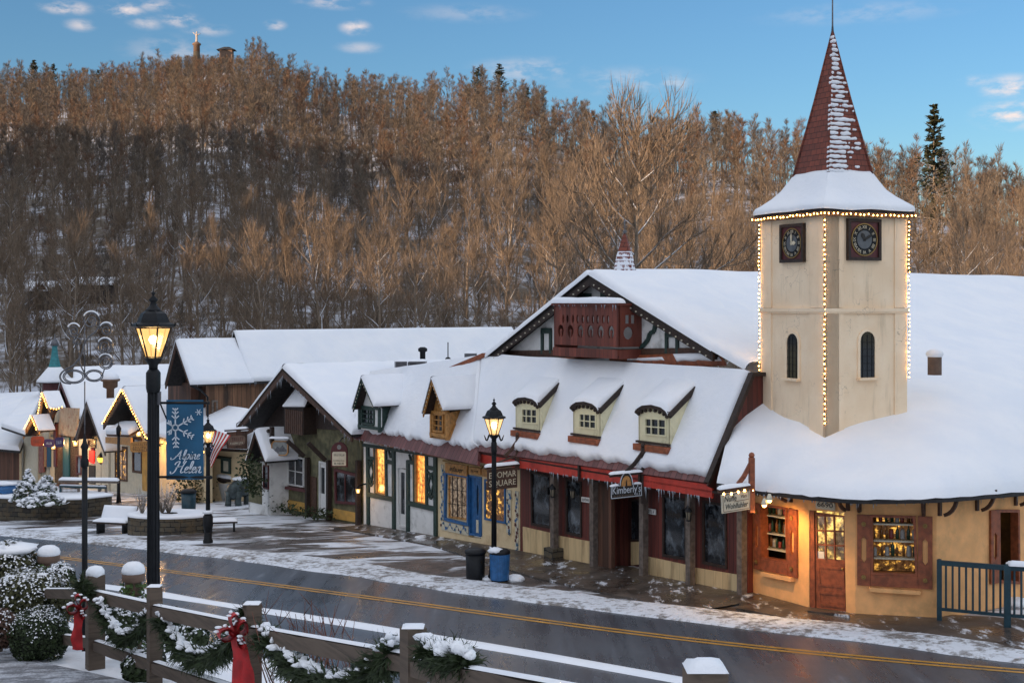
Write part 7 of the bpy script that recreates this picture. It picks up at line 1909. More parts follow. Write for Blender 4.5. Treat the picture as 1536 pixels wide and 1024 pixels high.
# ------------------------------------------------------------------ street lamps
def street_lamp(base, topz, label, s=1.0, pole_r=.055, glass_h=.33, lit=True, group='old-fashioned street lamps', style=0):
    t = thing('street_lamp', base, label, 'street lamp', group)
    x, y = base.x, base.y; zt = topz                      # zt: tip of the finial
    def L(prof, n, mat, mb, sm=True, a0=0.0): mb.lathe([(r * s, zt + z * s) for r, z in prof], (x, y, 0), mat, n, smooth=sm, a0=a0)
    zc = zt - .92 * s                                      # underside of the lantern
    m = MB(); bz = base.z
    m.lathe([(.16, bz - .1), (.16, bz + .08), (.13, bz + .14), (.11, bz + .55), (.085, bz + .62), (.10, bz + .66), (.075, bz + .72)], (x, y, 0), 'black', 12); m.build('base', t)
    m = MB(); m.lathe([(pole_r * 1.15, bz + .7), (pole_r, zc - .3 * s), (pole_r * .95, zc - .12 * s)], (x, y, 0), 'black', 12)
    for k in range(8):
        a = 2 * PI * k / 8; m.tube([(x + pole_r * 1.13 * math.cos(a), y + pole_r * 1.13 * math.sin(a), bz + .75), (x + pole_r * .98 * math.cos(a), y + pole_r * .98 * math.sin(a), zc - .3 * s)], .011, 'black', 4)
    m.lathe([(pole_r * 1.25, zc - .34 * s), (pole_r * 1.45, zc - .28 * s), (pole_r * 1.45, zc - .1 * s), (pole_r * 1.0, zc - .06 * s)], (x, y, 0), 'black', 12); pole = m.build('pole', t)
    m = MB(); L([(.055, -.98), (.055, -.93), (.10, -.87), (.115, -.845), (.10, -.83)], 12, 'black', m); m.build('collar', t)
    if style:
        m = MB()
        for sx in (-1, 1):
            m.tube([V((x + sx * (.06 + .16 * k / 8) * s, y, zc + (.02 + .07 * math.sin(k * .9)) * s)) for k in range(9)], [.028, .026, .026, .024, .022, .022, .02, .016, .008], 'black', 5)
        m.build('scroll', t)
    # lantern: six panes leaning outwards
    r0, r1, z0, z1 = .095 * s, .215 * s, zt - .83 * s, zt - .47 * s
    P0 = [V((x + r0 * math.cos(a), y + r0 * math.sin(a), z0)) for a in [PI / 6 + PI / 3 * k + .5 for k in range(6)]]; P1 = [V((x + r1 * math.cos(a), y + r1 * math.sin(a), z1)) for a in [PI / 6 + PI / 3 * k + .5 for k in range(6)]]
    m = MB()
    for k in range(6): m.add([P0[k], P0[(k + 1) % 6], P1[(k + 1) % 6], P1[k]], [(0, 1, 2, 3)], 'pane')
    m.build('glass', t)
    m = MB()
    for k in range(6): m.tube([P0[k], P1[k]], .011 * s, 'black', 5); m.tube([P0[k], P0[(k + 1) % 6]], .011 * s, 'black', 4); m.tube([P1[k], P1[(k + 1) % 6]], .012 * s, 'black', 4)
    m.build('frame', t)
    m = MB(); L([(.24, -.47), (.27, -.455), (.262, -.43), (.20, -.405), (.185, -.36), (.155, -.30), (.10, -.265), (.045, -.255)], 6, 'black', m, False, .5 + PI / 6)
    if not style:
        for k in range(6): a = PI / 6 + PI / 3 * k + .5; m.tube([V((x + .26 * s * math.cos(a), y + .26 * s * math.sin(a), zt - .45 * s)), V((x + .275 * s * math.cos(a), y + .275 * s * math.sin(a), zt - .41 * s))], [.014 * s, .004 * s], 'black', 4)
    L([(.10, -.265), (.09, -.25), (.05, -.21), (.034, -.165), (.05, -.15), (.058, -.135), (.012, -.085), (.016, -.07), (.03, -.055), (.016, -.04), (.006, -.03), (.004, 0)], 10, 'black', m); m.build('roof', t)
    m = MB(); m.ball((x, y, zt - .62 * s), (.05 * s, .05 * s, .07 * s) if style else (.052 * s,) * 3, 'lampbulb', 10); bl = m.build('bulb', t)
    ld = bpy.data.lights.new('lamp_glow', 'POINT'); ld.energy = 26 * s; ld.color = (1, .58, .22); ld.shadow_soft_size = .12
    lo = bpy.data.objects.new('lamp_glow', ld); lo.location = V((x, y, zt - .57 * s)) - base; lo.parent = t; COL.objects.link(lo)
    return t
b1_ = V(W(230, 500, 16.2)); b1_.z = zg(b1_.x, b1_.y)
lamp1 = street_lamp(b1_, (HY - 433) / FPX * 16.2, 'tall black street lamp carrying the blue banner, lit with a round bulb', 1.0, .062)
b2_ = G(741, 868, lift=.05); lamp2 = street_lamp(b2_, (HY - 596) / FPX * b2_.y, 'lit black street lamp beside the blue and black bins', 1.12, .05, style=1)
m = MB(); m.tube([b2_ + V((0, 0, .74)), b2_ + V((0, 0, .80))], .12, 'snow', 10); m.build('snow', lamp2)
b3_ = G(312, 814); lamp3 = street_lamp(b3_, (HY - 624) / FPX * b3_.y, 'lit black street lamp by the round stone planter and the flag', 1.0, .055, style=1)
m = MB(); m.lathe([(.17, .0), (.18, .06), (.1, .1)], b3_ + UP * .95, 'snow', 10); m.build('snow', lamp3)
m = MB(); m.lathe([(.07, .1), (.16, .55), (.16, .85), (.1, .95)], b3_, 'black', 10); m.build('sleeve', lamp3)
# banner
t = thing('banner', W(236, 660, 16.2), 'blue cloth banner lettered Alpine Helen with a silver snowflake, hung on the lamp post', 'banner')
BN = Fac(V((0, 16.2, 0)), V((1, .0, 0)))
m = MB(); rows = []
for j in range(15):
    row = []
    for i in range(9):
        p = BN.hit(249.5 + 55.5 * i / 8, 599.5 + 119.5 * j / 14); row.append(p + BN.n * (.012 * math.sin(i * .9 + j * .25) * (.3 + j / 14)))
    rows.append(row)
back = [[p - BN.n * .012 for p in r] for r in rows]
m.grid(rows, 'navy'); m.grid(back, 'navy'); cloth = m.build('cloth', t)
m = MB(); m.tube([BN.hit(234, 604, -.0), BN.hit(311, 604, -.0)], .016, 'black', 6); m.ball(BN.hit(312, 604), .025, 'black', 6); m.build('arm', t); m = MB(); m.tube([BN.hit(234, 715), BN.hit(315, 715.5)], .016, 'black', 6); m.ball(BN.hit(316, 715.5), .025, 'black', 6); m.build('arm', t)
m = MB(); m.tube([BN.hit(236, 590), BN.hit(240, 604), BN.hit(250, 628)], .01, 'black', 5); m.box(BN.hit(238, 597), (.05, .05, .16), 'grey_metal'); m.build('bracket', t)
bo = BN.hit(250, 719, .028); K = 16.2 / FPX; XB, ZB = V((1, 0, 0)), UP
bp = lambda x, y: BN.hit(x, y, .03)
m = MB()
c0 = (263, 641)
def fl(a, b, w=.016): m.ribbon([bp(*a), bp(*b)], w, BN.n, .003, 'silver')
for k, (ang, ln) in enumerate([(-90, 29), (-30, 30), (28, 30), (88, 30), (150, 14), (210, 15)]):
    a = math.radians(ang); dx, dy = math.cos(a), math.sin(a); e = (c0[0] + dx * ln, c0[1] + dy * ln); fl((c0[0] + dx * 4, c0[1] + dy * 4), e)
    for f_ in (.45, .68, .88):
        if ln < 20 and f_ > .7: continue
        q = (c0[0] + dx * ln * f_, c0[1] + dy * ln * f_); bl_ = 9 - 4 * f_
        for sg in (-1, 1):
            b_ = a + sg * .85; 
            if q[0] + math.cos(b_) * bl_ > 251: fl(q, (q[0] + math.cos(b_) * bl_, q[1] + math.sin(b_) * bl_), .013)
for k in range(8):
    a, b_ = 2 * PI * k / 8, 2 * PI * (k + 1) / 8; fl((c0[0] + 4.5 * math.cos(a), c0[1] + 4.5 * math.sin(a)), (c0[0] + 4.5 * math.cos(b_), c0[1] + 4.5 * math.sin(b_)))
for k in range(3):
    a = PI * k / 3; fl((298 - 5 * math.cos(a), 618 - 5 * math.sin(a)), (298 + 5 * math.cos(a), 618 + 5 * math.sin(a)), .008)
m.build('snowflake', cloth)
# brush-script lettering, stroke by stroke: (x, y) in letter units, heavier on the downstrokes
def stroke(mb, pts, ox, oy, sc, w=1.0):
    P = cat([V((x, y, 0)) for x, y in pts], 5)
    q = [bp(ox + (p.x + p.y * .28) * sc, oy - p.y * sc) for p in P]
    ws = []
    for i in range(len(P)):
        d = P[min(i + 1, len(P) - 1)] - P[max(i - 1, 0)]; v_ = abs(d.y) / max(1e-6, d.length); ws.append(.0105 * w * (.55 + .75 * v_))
    mb.ribbon(q, ws, BN.n, .003, 'silver')
GL = {'A': ([[(-.9, .35), (-.8, -.05), (-.3, .1), (.3, .9), (.75, 1.75)], [(.75, 1.75), (.72, .8), (.8, .05), (1.0, .05)], [(-.1, .6), (.4, .65), (.95, .75)]], 1.35),
      'l': ([[(0, .1), (.35, 1.0), (.42, 1.75), (.2, 1.7), (.12, .8), (.18, .05), (.5, .15)]], .6),
      'p': ([[(0, .2), (.22, .95), (.1, .2), (-.12, -.75)], [(.16, .7), (.5, 1.0), (.68, .6), (.45, .05), (.15, .15)]], .85),
      'i': ([[(0, .3), (.2, .95), (.12, .3), (.22, .03), (.5, .2)], [(.24, 1.32), (.27, 1.42)]], .5),
      'n': ([[(0, .3), (.18, .95), (.08, .0)], [(.12, .6), (.45, 1.0), (.58, .7), (.52, .2), (.66, .03), (.92, .2)]], .95),
      'e': ([[(.0, .35), (.4, .6), (.45, .92), (.2, .9), (.05, .45), (.2, .05), (.65, .2)]], .72),
      'H': ([[(-.75, .25), (-.65, -.1), (-.2, .1), (.1, .9), (.3, 1.75), (-.2, 1.6), (-.35, 1.25)], [(1.25, 1.85), (.95, 1.1), (.8, .3), (.95, .02), (1.25, .2)], [(-.1, .8), (.4, .98), (1.0, 1.0)]], 1.55)}
m = MB(); xx = 263
for ch in 'Alpine': 
    for st in GL[ch][0]: stroke(m, st, xx, 688.5, 7.9, .85)
    xx += GL[ch][1] * 7.9 * .93
m.build('lettering', cloth)
m = MB(); xx = 262.5
for ch in 'Helen':
    for st in GL[ch][0]: stroke(m, st, xx, 709, 9.8, 1.05)
    xx += GL[ch][1] * 9.8 * .86
m.build('lettering', cloth)
# flag on a slanting staff
t = thing('flag', W(309, 650, 45), 'American flag hanging from a slanted staff by the far street lamp', 'flag')
FY = 46.5
st0, st1 = W(306, 668, FY), W(322, 640, FY); 
m = MB(); m.tube([W(306, 700, FY + .4), W(308.5, 640, FY)], .018, 'offwhite', 5); m.build('staff', t)
def flagp(u, v):      # u along the fly, v across the stripes
    a = lerp(V((312, 641, 0)), V((345, 653, 0)), v); d = lerp(V((313, 674, 0)), V((316, 702, 0)), v); 
    p = lerp(a, d, u); return W(p.x + 1.1 * math.sin(u * 5 + v * 2), p.y, FY + .12 * math.sin(u * 6 + v * 3))
m = MB()
for s_ in range(13):
    rows = [[flagp(u / 8, (s_ + k) / 13) for u in range(9)] for k in (0, 1)]
    m.grid(rows, 'bow' if s_ % 2 == 0 else 'white_paint')
cl_ = m.build('cloth', t)
m = MB(); rows = [[flagp(.6 + .4 * u / 4, k / 4 * .55) + V((0, -.015, 0)) for u in range(5)] for k in range(5)]; m.grid(rows, 'flag_blue'); cn = m.build('canton', cl_)
M_ = MB(); r = random.Random(3)
for k in range(16): p = flagp(.64 + .32 * (k % 4) / 3.2, (k // 4 + .5) / 4 * .5) + V((0, -.03, 0)); M_.ball(p, .018, 'white_paint', 5)
M_.build('star', cn)
# wrought-iron scroll sign bracket on its own post
t = thing('scroll_post', G(127, 875, zg), 'slim black post topped by silvery wrought-iron scrolls, left of the banner lamp', 'sign post')
SY = 15.6; b_ = W(127, 860, SY); b_.z = zg(b_.x, b_.y) - .1; S = lambda x, y: W(x / 5.119, 380 + y / 5.119, SY)
t.location = b_; ORG[t.name] = V(b_)
m = MB(); m.lathe([(.034, 0), (.034, W(0, 700, SY).z - b_.z)], b_, 'black', 10); zt = W(0, 680, SY).z; m.lathe([(.034, -.16), (.05, -.14), (.05, -.08), (.036, -.05), (.036, .05), (.05, .08), (.03, .12), (.012, .2), (.004, .26)], (b_.x, b_.y, zt), 'black', 10); m.tube([(b_.x, b_.y, zt + .1), (b_.x, b_.y, W(0, 572, SY).z)], .008, 'iron', 5); m.build('post', t)
def spiral(c, r, turns, a0, sgn=1, r_in=.12, n=34): return [S(c[0] + r * (1 - (1 - r_in) * k / n) * math.cos(a0 + sgn * 2 * PI * turns * k / n), c[1] + r * (1 - (1 - r_in) * k / n) * math.sin(a0 + sgn * 2 * PI * turns * k / n)) for k in range(n + 1)]
m = MB(); tr_ = .0095
main = [S(*q) for q in [(765, 520), (762, 555), (735, 600), (695, 630), (655, 680), (630, 760), (600, 815), (560, 860), (505, 890), (470, 920), (462, 955), (490, 990), (545, 1000)]]
m.tube(cat(main, 4), tr_ * 1.15, 'iron', 6); m.tube(cat([S(*q) for q in [(560, 660), (585, 700), (603, 745), (612, 800), (618, 850), (640, 900), (668, 945), (700, 975), (745, 980)]], 4), tr_, 'iron', 6)
for c, r, tn, a0, sg in (((700, 518), 68, 1.9, 0, -1), ((565, 595), 52, 2.0, .3, 1), ((815, 588), 52, 2.0, 3.2, 1), ((600, 680), 38, 1.2, 2.8, 1), ((806, 712), 58, 2.1, 4, 1), ((810, 832), 54, 2.2, 4.5, 1)): m.tube(spiral(c, r, tn, a0, sg), tr_ * .9, 'iron', 6)
for c, a, b in (((566, 945), 82, 52), ((566, 945), 70, 42), ((722, 938), 68, 44), ((722, 938), 56, 34), ((808, 712), 58, 58), ((812, 832), 54, 54)): m.tube([S(c[0] + a * math.cos(q), c[1] + b * math.sin(q)) for q in [2 * PI * k / 28 for k in range(29)]], tr_ * .8, 'iron', 5)
for a, b in (((812, 640), (810, 655)), ((808, 770), (810, 780)), ((765, 540), (790, 545)), ((785, 940), (805, 880)), ((650, 910), (650, 560))): m.tube([S(*a), S(*b)], tr_ * .8, 'iron', 5)
m.build('scrollwork', t)
m = MB()
for c, r in (((700, 518), 66), ((565, 595), 51), ((815, 588), 51), ((806, 712), 57), ((810, 832), 53)): m.tube([S(c[0] + r * math.cos(q), c[1] + r * math.sin(q)) + UP * .014 for q in [-PI * .15 - PI * .7 * k / 10 for k in range(11)]], .009, 'snow', 5)
m.build('snow', t)

# ------------------------------------------------------------------ bins, bench, planters on the pavement
def bin_(base, h, r, mat, label, ribs, snow_):
    t = thing('litter_bin', base, label, 'litter bin', 'pavement litter bins')
    m = MB(); m.lathe([(r * .86, 0), (r * .9, .03), (r * .96, h * .86), (r * .85, h * .86), (r * .8, .1)], base, 'black' if ribs else mat, 24)
    b = m.build('body', t)
    if ribs:
        m = MB()
        for k in range(26):
            a = 2 * PI * k / 26; m.beam(base + V((r * .9 * math.cos(a), r * .9 * math.sin(a), .03)), base + V((r * .99 * math.cos(a), r * .99 * math.sin(a), h * .86)), .055, .02, mat, up=V((math.cos(a), math.sin(a), 0)))
        m.build('slat', b)
    m = MB(); m.lathe([(r * 1.04, h * .84), (r * 1.08, h * .88), (r * 1.04, h * .93), (r * .7, h * .99), (r * .45, h)], base, 'black', 24); ld = m.build('lid', t)
    if snow_: m = MB(); m.ball(base + UP * (h * .95) + V((-.1, -.1, 0)), (r * .75, r * .6, .09), 'snow', 10, .3, 2); m.build('snow', ld)
    return t
bin_(G(713, 868, lift=.05), .78, .26, 'black', 'black litter bin standing left of the blue one by the street lamp', False, False)
bin_(G(749.5, 870, lift=.05), .80, .25, 'blue', 'blue slatted litter bin with snow on its lid', True, True)
bin_(G(283, 769), .95, .3, 'teal', 'dark green litter bin behind the round stone planter', False, False)
for (px, py, rr) in ((735, 868, .22), (772, 871, .3), (700, 860, .18), (632, 806, .22), (752, 872, .2)):
    pass
p = G(752, 806, lift=.05)
t = thing('flower_stand', p, 'rough wooden bench stand with a dead flower tub beside the street lamp', 'flower stand')
a = p + V((-1.15, .2, 0)); 
m = MB(); m.beam(p + V((-1.0, -.1, .42)), p + V((-.1, -.3, .30)), .3, .05, 'grey_wood'); m.build('seat', t)
for dx, dy in ((-.9, 0), (-.2, -.2)): m = MB(); m.box(p + V((dx, dy, .17)), (.08, .25, .42), 'dkbrown'); m.build('leg', t)
m = MB(); m.lathe([(.22, 0), (.3, .5), (.32, .52), (.28, .5)], p + V((.18, .1, .05)), 'dkbrown', 12); m.build('tub', t)
m = MB(); m.beam(p + V((.15, .2, .95)), p + V((.85, .1, .98)), .3, .05, 'grey_wood'); m.beam(p + V((.8, .1, .95)), p + V((.35, .1, .25)), .05, .06, 'grey_wood'); m.beam(p + V((.8, .15, 0)), p + V((.8, .15, .95)), .06, .06, 'grey_wood'); m.build('shelf', t)
m = MB(); P = []; r = random.Random(2)
for k in range(150): P.append(p + V((.12 + r.gauss(0, .14), .1 + r.gauss(0, .12), .75 + r.gauss(0, .12))))
m.leaves(P, [UP] * 150, .11, 'rust'); m.build('dead_flowers', t)
# round and long stone planters
def stone_planter(name, label, outline, h, closed=True, coping=.12):
    n = len(outline); z = [zstreet(p.x, p.y) for p in outline]; t = thing(name, outline[0] + UP * 0, label, 'stone planter')
    topz = h; cen = sum(outline, V((0, 0, 0))) / n; m = MB(); vs, fs = [], []
    for p, q in zip(outline, z): vs += [V((p.x, p.y, q - .3)), V((p.x, p.y, topz))]
    for i in range(n): j = (i + 1) % n; fs.append((2 * i, 2 * j, 2 * j + 1, 2 * i + 1))
    m.add(vs, fs, 'stone'); m.add([V((p.x, p.y, topz)) for p in outline], [tuple(range(n))], 'stone'); m.build('wall', t)
    m = MB(); rows = []
    for k, hh in ((1.02, .0), (1.025, .04), (1.0, .08), (.93, .10), (.6, .06), (.2, .07)):
        row = [V((cen.x + (p.x - cen.x) * k, cen.y + (p.y - cen.y) * k, topz + hh * (1 + .25 * noise.noise(V((p.x * 2, p.y * 2, k)))))) for p in outline]; rows.append(row + [row[0]])
    m.grid(rows, 'snow'); m.build('snow', t)
    return t, cen, topz
def ellipse_px(x0, x1, yb, flat=.5, n=22):
    a, b = G(x0, yb), G(x1, yb); c = (a + b) / 2; r = (b - a).length / 2; c = c + V((0, r * flat * .6, 0))
    return [c + V((r * math.cos(q), r * flat * math.sin(q), 0)) for q in [2 * PI * k / n for k in range(n)]]
t1, c1, z1 = stone_planter('round_planter', 'round dark stone planter with a snow rim by the far street lamp', ellipse_px(193, 306, 801, .6), W(250, 776, G(250, 801).y).z)
TZ = W(60, 750, G(60, 780).y).z
def atz(px, py, z): Y = z / ((HY - py) / FPX); return W(px, py, Y)
ol = [G(-140, 782), G(-20, 781), G(60, 780), G(120, 777), G(166, 772), atz(168, 742, TZ), atz(120, 736, TZ), atz(0, 735, TZ), atz(-140, 736, TZ)]
for k in range(len(ol)): ol[k] = V((ol[k].x, ol[k].y, 0))
pp = G(60, 780); t2, c2, z2 = stone_planter('long_planter', 'long low dark stone planter wall with snow-covered bed at the left', ol, TZ)
def twig_shrub(name, base, h, label, n=40, mat='twig2', snow_=True, group=None):
    t = MB(); r = random.Random(int(base.x * 100)); 
    for k in range(n):
        a = r.uniform(0, 6.28); d = V((math.cos(a) * r.uniform(.1, .5), math.sin(a) * r.uniform(.1, .5), 1)).normalized(); L = h * r.uniform(.5, 1)
        p1 = base + d * L * .5 + V((r.uniform(-.05, .05), r.uniform(-.05, .05), 0)); p2 = base + d * L
        t.tube([base, p1, p2], [.012 * h * .7, .008 * h * .7, .002], mat, 4)
        for q in range(3): u = r.uniform(.4, .95); c = lerp(base, p2, u); t.tube([c, c + V((r.uniform(-.15, .15), r.uniform(-.15, .15), r.uniform(.1, .25)))], [.004, .001], mat, 3)
    o = t.build(name, loc=base); tag(o, label, 'shrub', group); return o
M['frost_twig'] = mk_bark('frosted_twigs', (.20, .17, .14), True, .2)
for k, (px, py, h) in enumerate(((213, 768, 1.0), (243, 767, 1.35), (253, 769, 1.1))): p = V(((px - CX) / FPX * c1.y, c1.y, z1)); twig_shrub('frosted_shrub', p, h, ['small frosted twiggy shrub at the left of the round planter', 'tall frosted shrub right behind the banner lamp post', 'frosted shrub under the right edge of the banner'][k], 34, 'frost_twig', group='frosted shrubs in the round planter')
def slab_bench(c, w, d, h, label, back=False, rz=0.0):
    t = thing('bench', c, label, 'bench'); m = MB(); m.box(c + UP * h, (w, d, .06), 'dkbrown', rz=rz); st = m.build('seat', t)
    for s_ in (-1, 1): m = MB(); m.box(c + V((s_ * w * .38 * math.cos(rz), s_ * w * .38 * math.sin(rz), h / 2 - .05)), (.07, d * .8, h + .05), 'black', rz=rz); m.build('leg', t)
    ux = V((math.cos(rz), math.sin(rz), 0)); uy = V((-ux.y, ux.x, 0)); q = c + UP * (h + .03)
    m = MB(); snow_patch(m, q - ux * w / 2 - uy * d / 2, q + ux * w / 2 - uy * d / 2, q + ux * w / 2 + uy * d / 2, q - ux * w / 2 + uy * d / 2, .09, 8, 4); m.build('snow', st)
    if back:
        b0 = c + uy * d * .5; m = MB(); m.prism([b0 - ux * w / 2 + UP * h, b0 + ux * w / 2 + UP * h, b0 + ux * w / 2 + uy * .25 + UP * (h + .5), b0 - ux * w / 2 + uy * .25 + UP * (h + .5)], uy * .05, 'dkbrown'); bk = m.build('backrest', t)
        m = MB(); b1 = b0 - uy * .02; snow_patch(m, b1 - ux * w / 2 + UP * h, b1 + ux * w / 2 + UP * h, b1 + ux * w / 2 + uy * .25 + UP * (h + .5), b1 - ux * w / 2 + uy * .25 + UP * (h + .5), .09, 8, 5); m.build('snow', bk)
    return t
slab_bench(G(170, 799), 1.3, .55, .38, 'snow-covered bench with a backrest left of the round stone planter', True, -.25)
slab_bench(G(334, 797), 1.0, .5, .34, 'low snowy slab bench right of the far street lamp', False, .2)
# plank rails and bench above the long planter
p = atz(128, 740, z2)
t = thing('rustic_fence', p, 'rustic rail fence with snow-topped rails above the long planter', 'fence')
a, b = W(89, 721, p.y), W(178, 722.5, p.y)
m = MB(); m.beam(a, b, .22, .09, 'grey_wood'); rl = m.build('rail', t); m = MB(); n = V((0, -.12, .045)); snow_patch(m, a + n, b + n, b + V((0, .12, .045)), a + V((0, .12, .045)), .12, 10, 3); m.build('snow', rl)
a, b = W(90, 729, p.y), W(160, 731, p.y); m = MB(); m.beam(a, b, .1, .08, 'teal'); rl = m.build('rail', t); m = MB(); n = V((0, -.06, .04)); snow_patch(m, a + n, b + n, b + V((0, .06, .04)), a + V((0, .06, .04)), .08, 10, 3); m.build('snow', rl)
for px in (91, 118, 149, 159): m = MB(); q = W(px, 727, p.y); m.beam(V((q.x, q.y, z2 - .1)), q, .09, .09, 'grey_wood' if px != 91 else 'teal'); m.build('post', t)
m = MB()
for k in range(14): u = W(92 + 25 * k / 13, 731, p.y); m.beam(V((u.x, u.y, z2)), u, .015, .015, 'grey_wood')
for k in range(5): q = W(92, 733 + k * 4, p.y); q2 = W(117, 733 + k * 4, p.y); m.beam(q, q2, .012, .012, 'grey_wood')
m.build('mesh', t)
# evergreen shrubs and boulders under snow in the long planter
def snow_shrub(c, r, h, label, seed, cone=False, mat='box'):
    t = thing('snowy_shrub', c, label, 'shrub', 'snow-laden shrubs in the long planter'); rr = random.Random(seed); P, N_ = [], []; Q, NQ = [], []
    for k in range(420):
        a, v = rr.uniform(0, 6.28), rr.random(); q = r * (1 - v) ** (1 if cone else .5) * rr.uniform(.75, 1.05); d = V((q * math.cos(a), q * math.sin(a), h * v)); (P if rr.random() < .55 else Q).append(c + d); (N_ if len(P) + len(Q) and len(N_) < len(P) else NQ).append(V((math.cos(a), math.sin(a), .8)))
    m = MB(); m.leaves(P, N_, .17, mat, .6); m.build('foliage', t)
    m = MB(); m.leaves([q + UP * .03 for q in Q], [UP] * len(Q), .22, 'snow', .5)
    for k in range(16): v = rr.random(); a = rr.uniform(0, 6.28); q = r * (1 - v) ** (1 if cone else .5); m.ball(c + V((q * math.cos(a), q * math.sin(a), h * v)), (r * .22, r * .2, .07), 'snow', 6, .3, k)
    m.build('snow', t)
for k, (px, py, wpx, hpx, cone, lb) in enumerate(((42, 722, 17, 30, True, 'cone-shaped evergreen under snow, tallest in the long planter'), (36, 742, 19, 24, False, 'rounded shrub under snow in front of the cone-shaped evergreen'), (66, 740, 22, 26, True, 'broad shrub half buried in snow in the middle of the long planter'), (70, 722, 16, 22, False, 'dark bush with a little snow by the far shop door'), (70, 748, 30, 14, False, 'low mound of snowy foliage at the front of the long planter'), (47, 750, 22, 10, False, 'lowest mound of snowy foliage, left front of the long planter'))):
    p = atz(px, max(py + 8, 738), z2); s_ = p.y / FPX; snow_shrub(V((p.x, p.y, z2 if py > 730 else z2)), wpx * s_, hpx * s_ * 1.1, lb, k, cone)
# other far posts
def plain_post(px, yb, yt, label, w=.14, lantern=False):
    p = G(px, yb); t = thing('bollard_lamp' if lantern else 'lamp_post', p, label, 'post'); z = (HY - yt) / FPX * p.y; m = MB()
    m.lathe([(w * .9, 0), (w * .6, .4), (w * .5, z - p.z)], p, 'black', 8); m.build('post', t)
    m = MB()
    if lantern: m.ball((p.x, p.y, z + .2), .25, 'globe', 12); m.build('globe', t); m = MB(); m.lathe([(.27, .26), (.16, .42), (.04, .55)], (p.x, p.y, z), 'black', 8); m.lathe([(.1, -.1), (.16, 0), (.1, .05)], (p.x, p.y, z), 'black', 8); m.build('cap', t)
    else: m.lathe([(w * .8, -.3), (w * .9, 0), (w * .2, .15), (.01, .3)], (p.x, p.y, z), 'black', 8); m.build('cap', t)
M['globe'] = glow('amber_lamp_globe', (1, .42, .05), 1.5)
plain_post(178, 754, 642, 'plain black lamp post in front of the bulb-lit gabled shop', .13); plain_post(9, 716, 664, 'black post with a pointed cap at the far left edge', .2); plain_post(153, 735, 693, 'short post with an amber globe lamp by the red-lit doorway', .1, True)
# bear-like bronze sculpture and a white tub
p = G(353, 758)
s_ = p.y / FPX
t = thing('sculpture', p, 'dark patinated animal sculpture with sturdy legs standing by the entrance porch', 'sculpture')
m = MB(); m.ball(p + V((.15, .3, .72)), (.42, .55, .42), 'patina', 14, .2, 3); m.ball(p + V((-.05, -.05, .62)), (.32, .32, .36), 'patina', 12, .2, 4)
for dx, dy in ((-.25, -.1), (.15, -.15), (.35, .5), (.0, .55)): m.tube([p + V((dx, dy, .62)), p + V((dx * 1.05, dy, .25)), p + V((dx * 1.1, dy - .04, 0))], [.17, .12, .14], 'patina', 10)
m.build('body', t); m = MB(); m.ball(p + V((.15, .3, 1.08)), (.34, .45, .09), 'snow', 10, .2); m.build('snow', t)
p = G(341, 750); t = thing('white_tub', p, 'white tub planter heaped with snow beside the animal sculpture', 'planter'); m = MB(); m.lathe([(.28, 0), (.4, .75), (.44, .78), (.38, .74)], p, 'white_paint', 14); m.build('tub', t); m = MB(); m.ball(p + V((.1, 0, .95)), (.55, .45, .2), 'dkbrown', 10, .4); m.ball(p + V((.1, 0, 1.06)), (.6, .46, .17), 'snow', 10, .3); m.build('snow', t)
# blue tarpaulin bundle at the far left
p = atz(8, 741, z2)
t = MB(); t.ball(p + UP * .2, (.55, .4, .28), 'blue', 10, .5, 2); o = t.build('blue_bundle', loc=p); tag(o, 'small bundle under a blue tarpaulin on the long planter', 'bundle'); m = MB(); m.ball(p + UP * .42, (.5, .36, .1), 'snow', 10, .4, 3); m.build('snow', o)

# ------------------------------------------------------------------ teal railing at the right
ra, rb, rc = W(1409, 925, 27.4), W(1511, 932, 26.6), W(1640, 940, 25.9)
for p in (ra, rb, rc): p.z = zstreet(p.x, p.y) + .03
t = thing('railing', ra, 'dark teal metal railing with upright bars at the right of the corner shop', 'railing')
H_ = 1.26
def rpost(p, w, h=H_): m = MB(); m.box(p + UP * (h / 2), (w, w, h), 'teal', rz=-.3); m.ball(p + UP * h, (w * .55, w * .55, .03), 'teal', 6); m.build('post', t)
rpost(ra, .1); rpost(rb, .13)
for a, b in ((ra, rb), (rb, rc)):
    m = MB(); m.beam(a + UP * (H_ - .05), b + UP * (H_ - .05), .08, .10, 'teal'); tr = m.build('top_rail', t); m = MB(); m.beam(a + UP * .26, b + UP * .26, .06, .06, 'teal'); m.build('bottom_rail', t)
    n = 10 if a is ra else 12
    for k in range(1, n): m = MB(); q = lerp(a, b, k / n); m.beam(q + UP * .28, q + UP * (H_ - .1), .035, .035, 'teal', up=V((0, 1, 0))); m.build('baluster', t)
    if a is rb: m = MB(); u = UP * H_; snow_patch(m, a + u + V((0, -.12, 0)), b + u + V((0, -.12, 0)), b + u + V((0, .12, 0)), a + u + V((0, .12, 0)), .1, 8, 3); m.build('snow', tr)

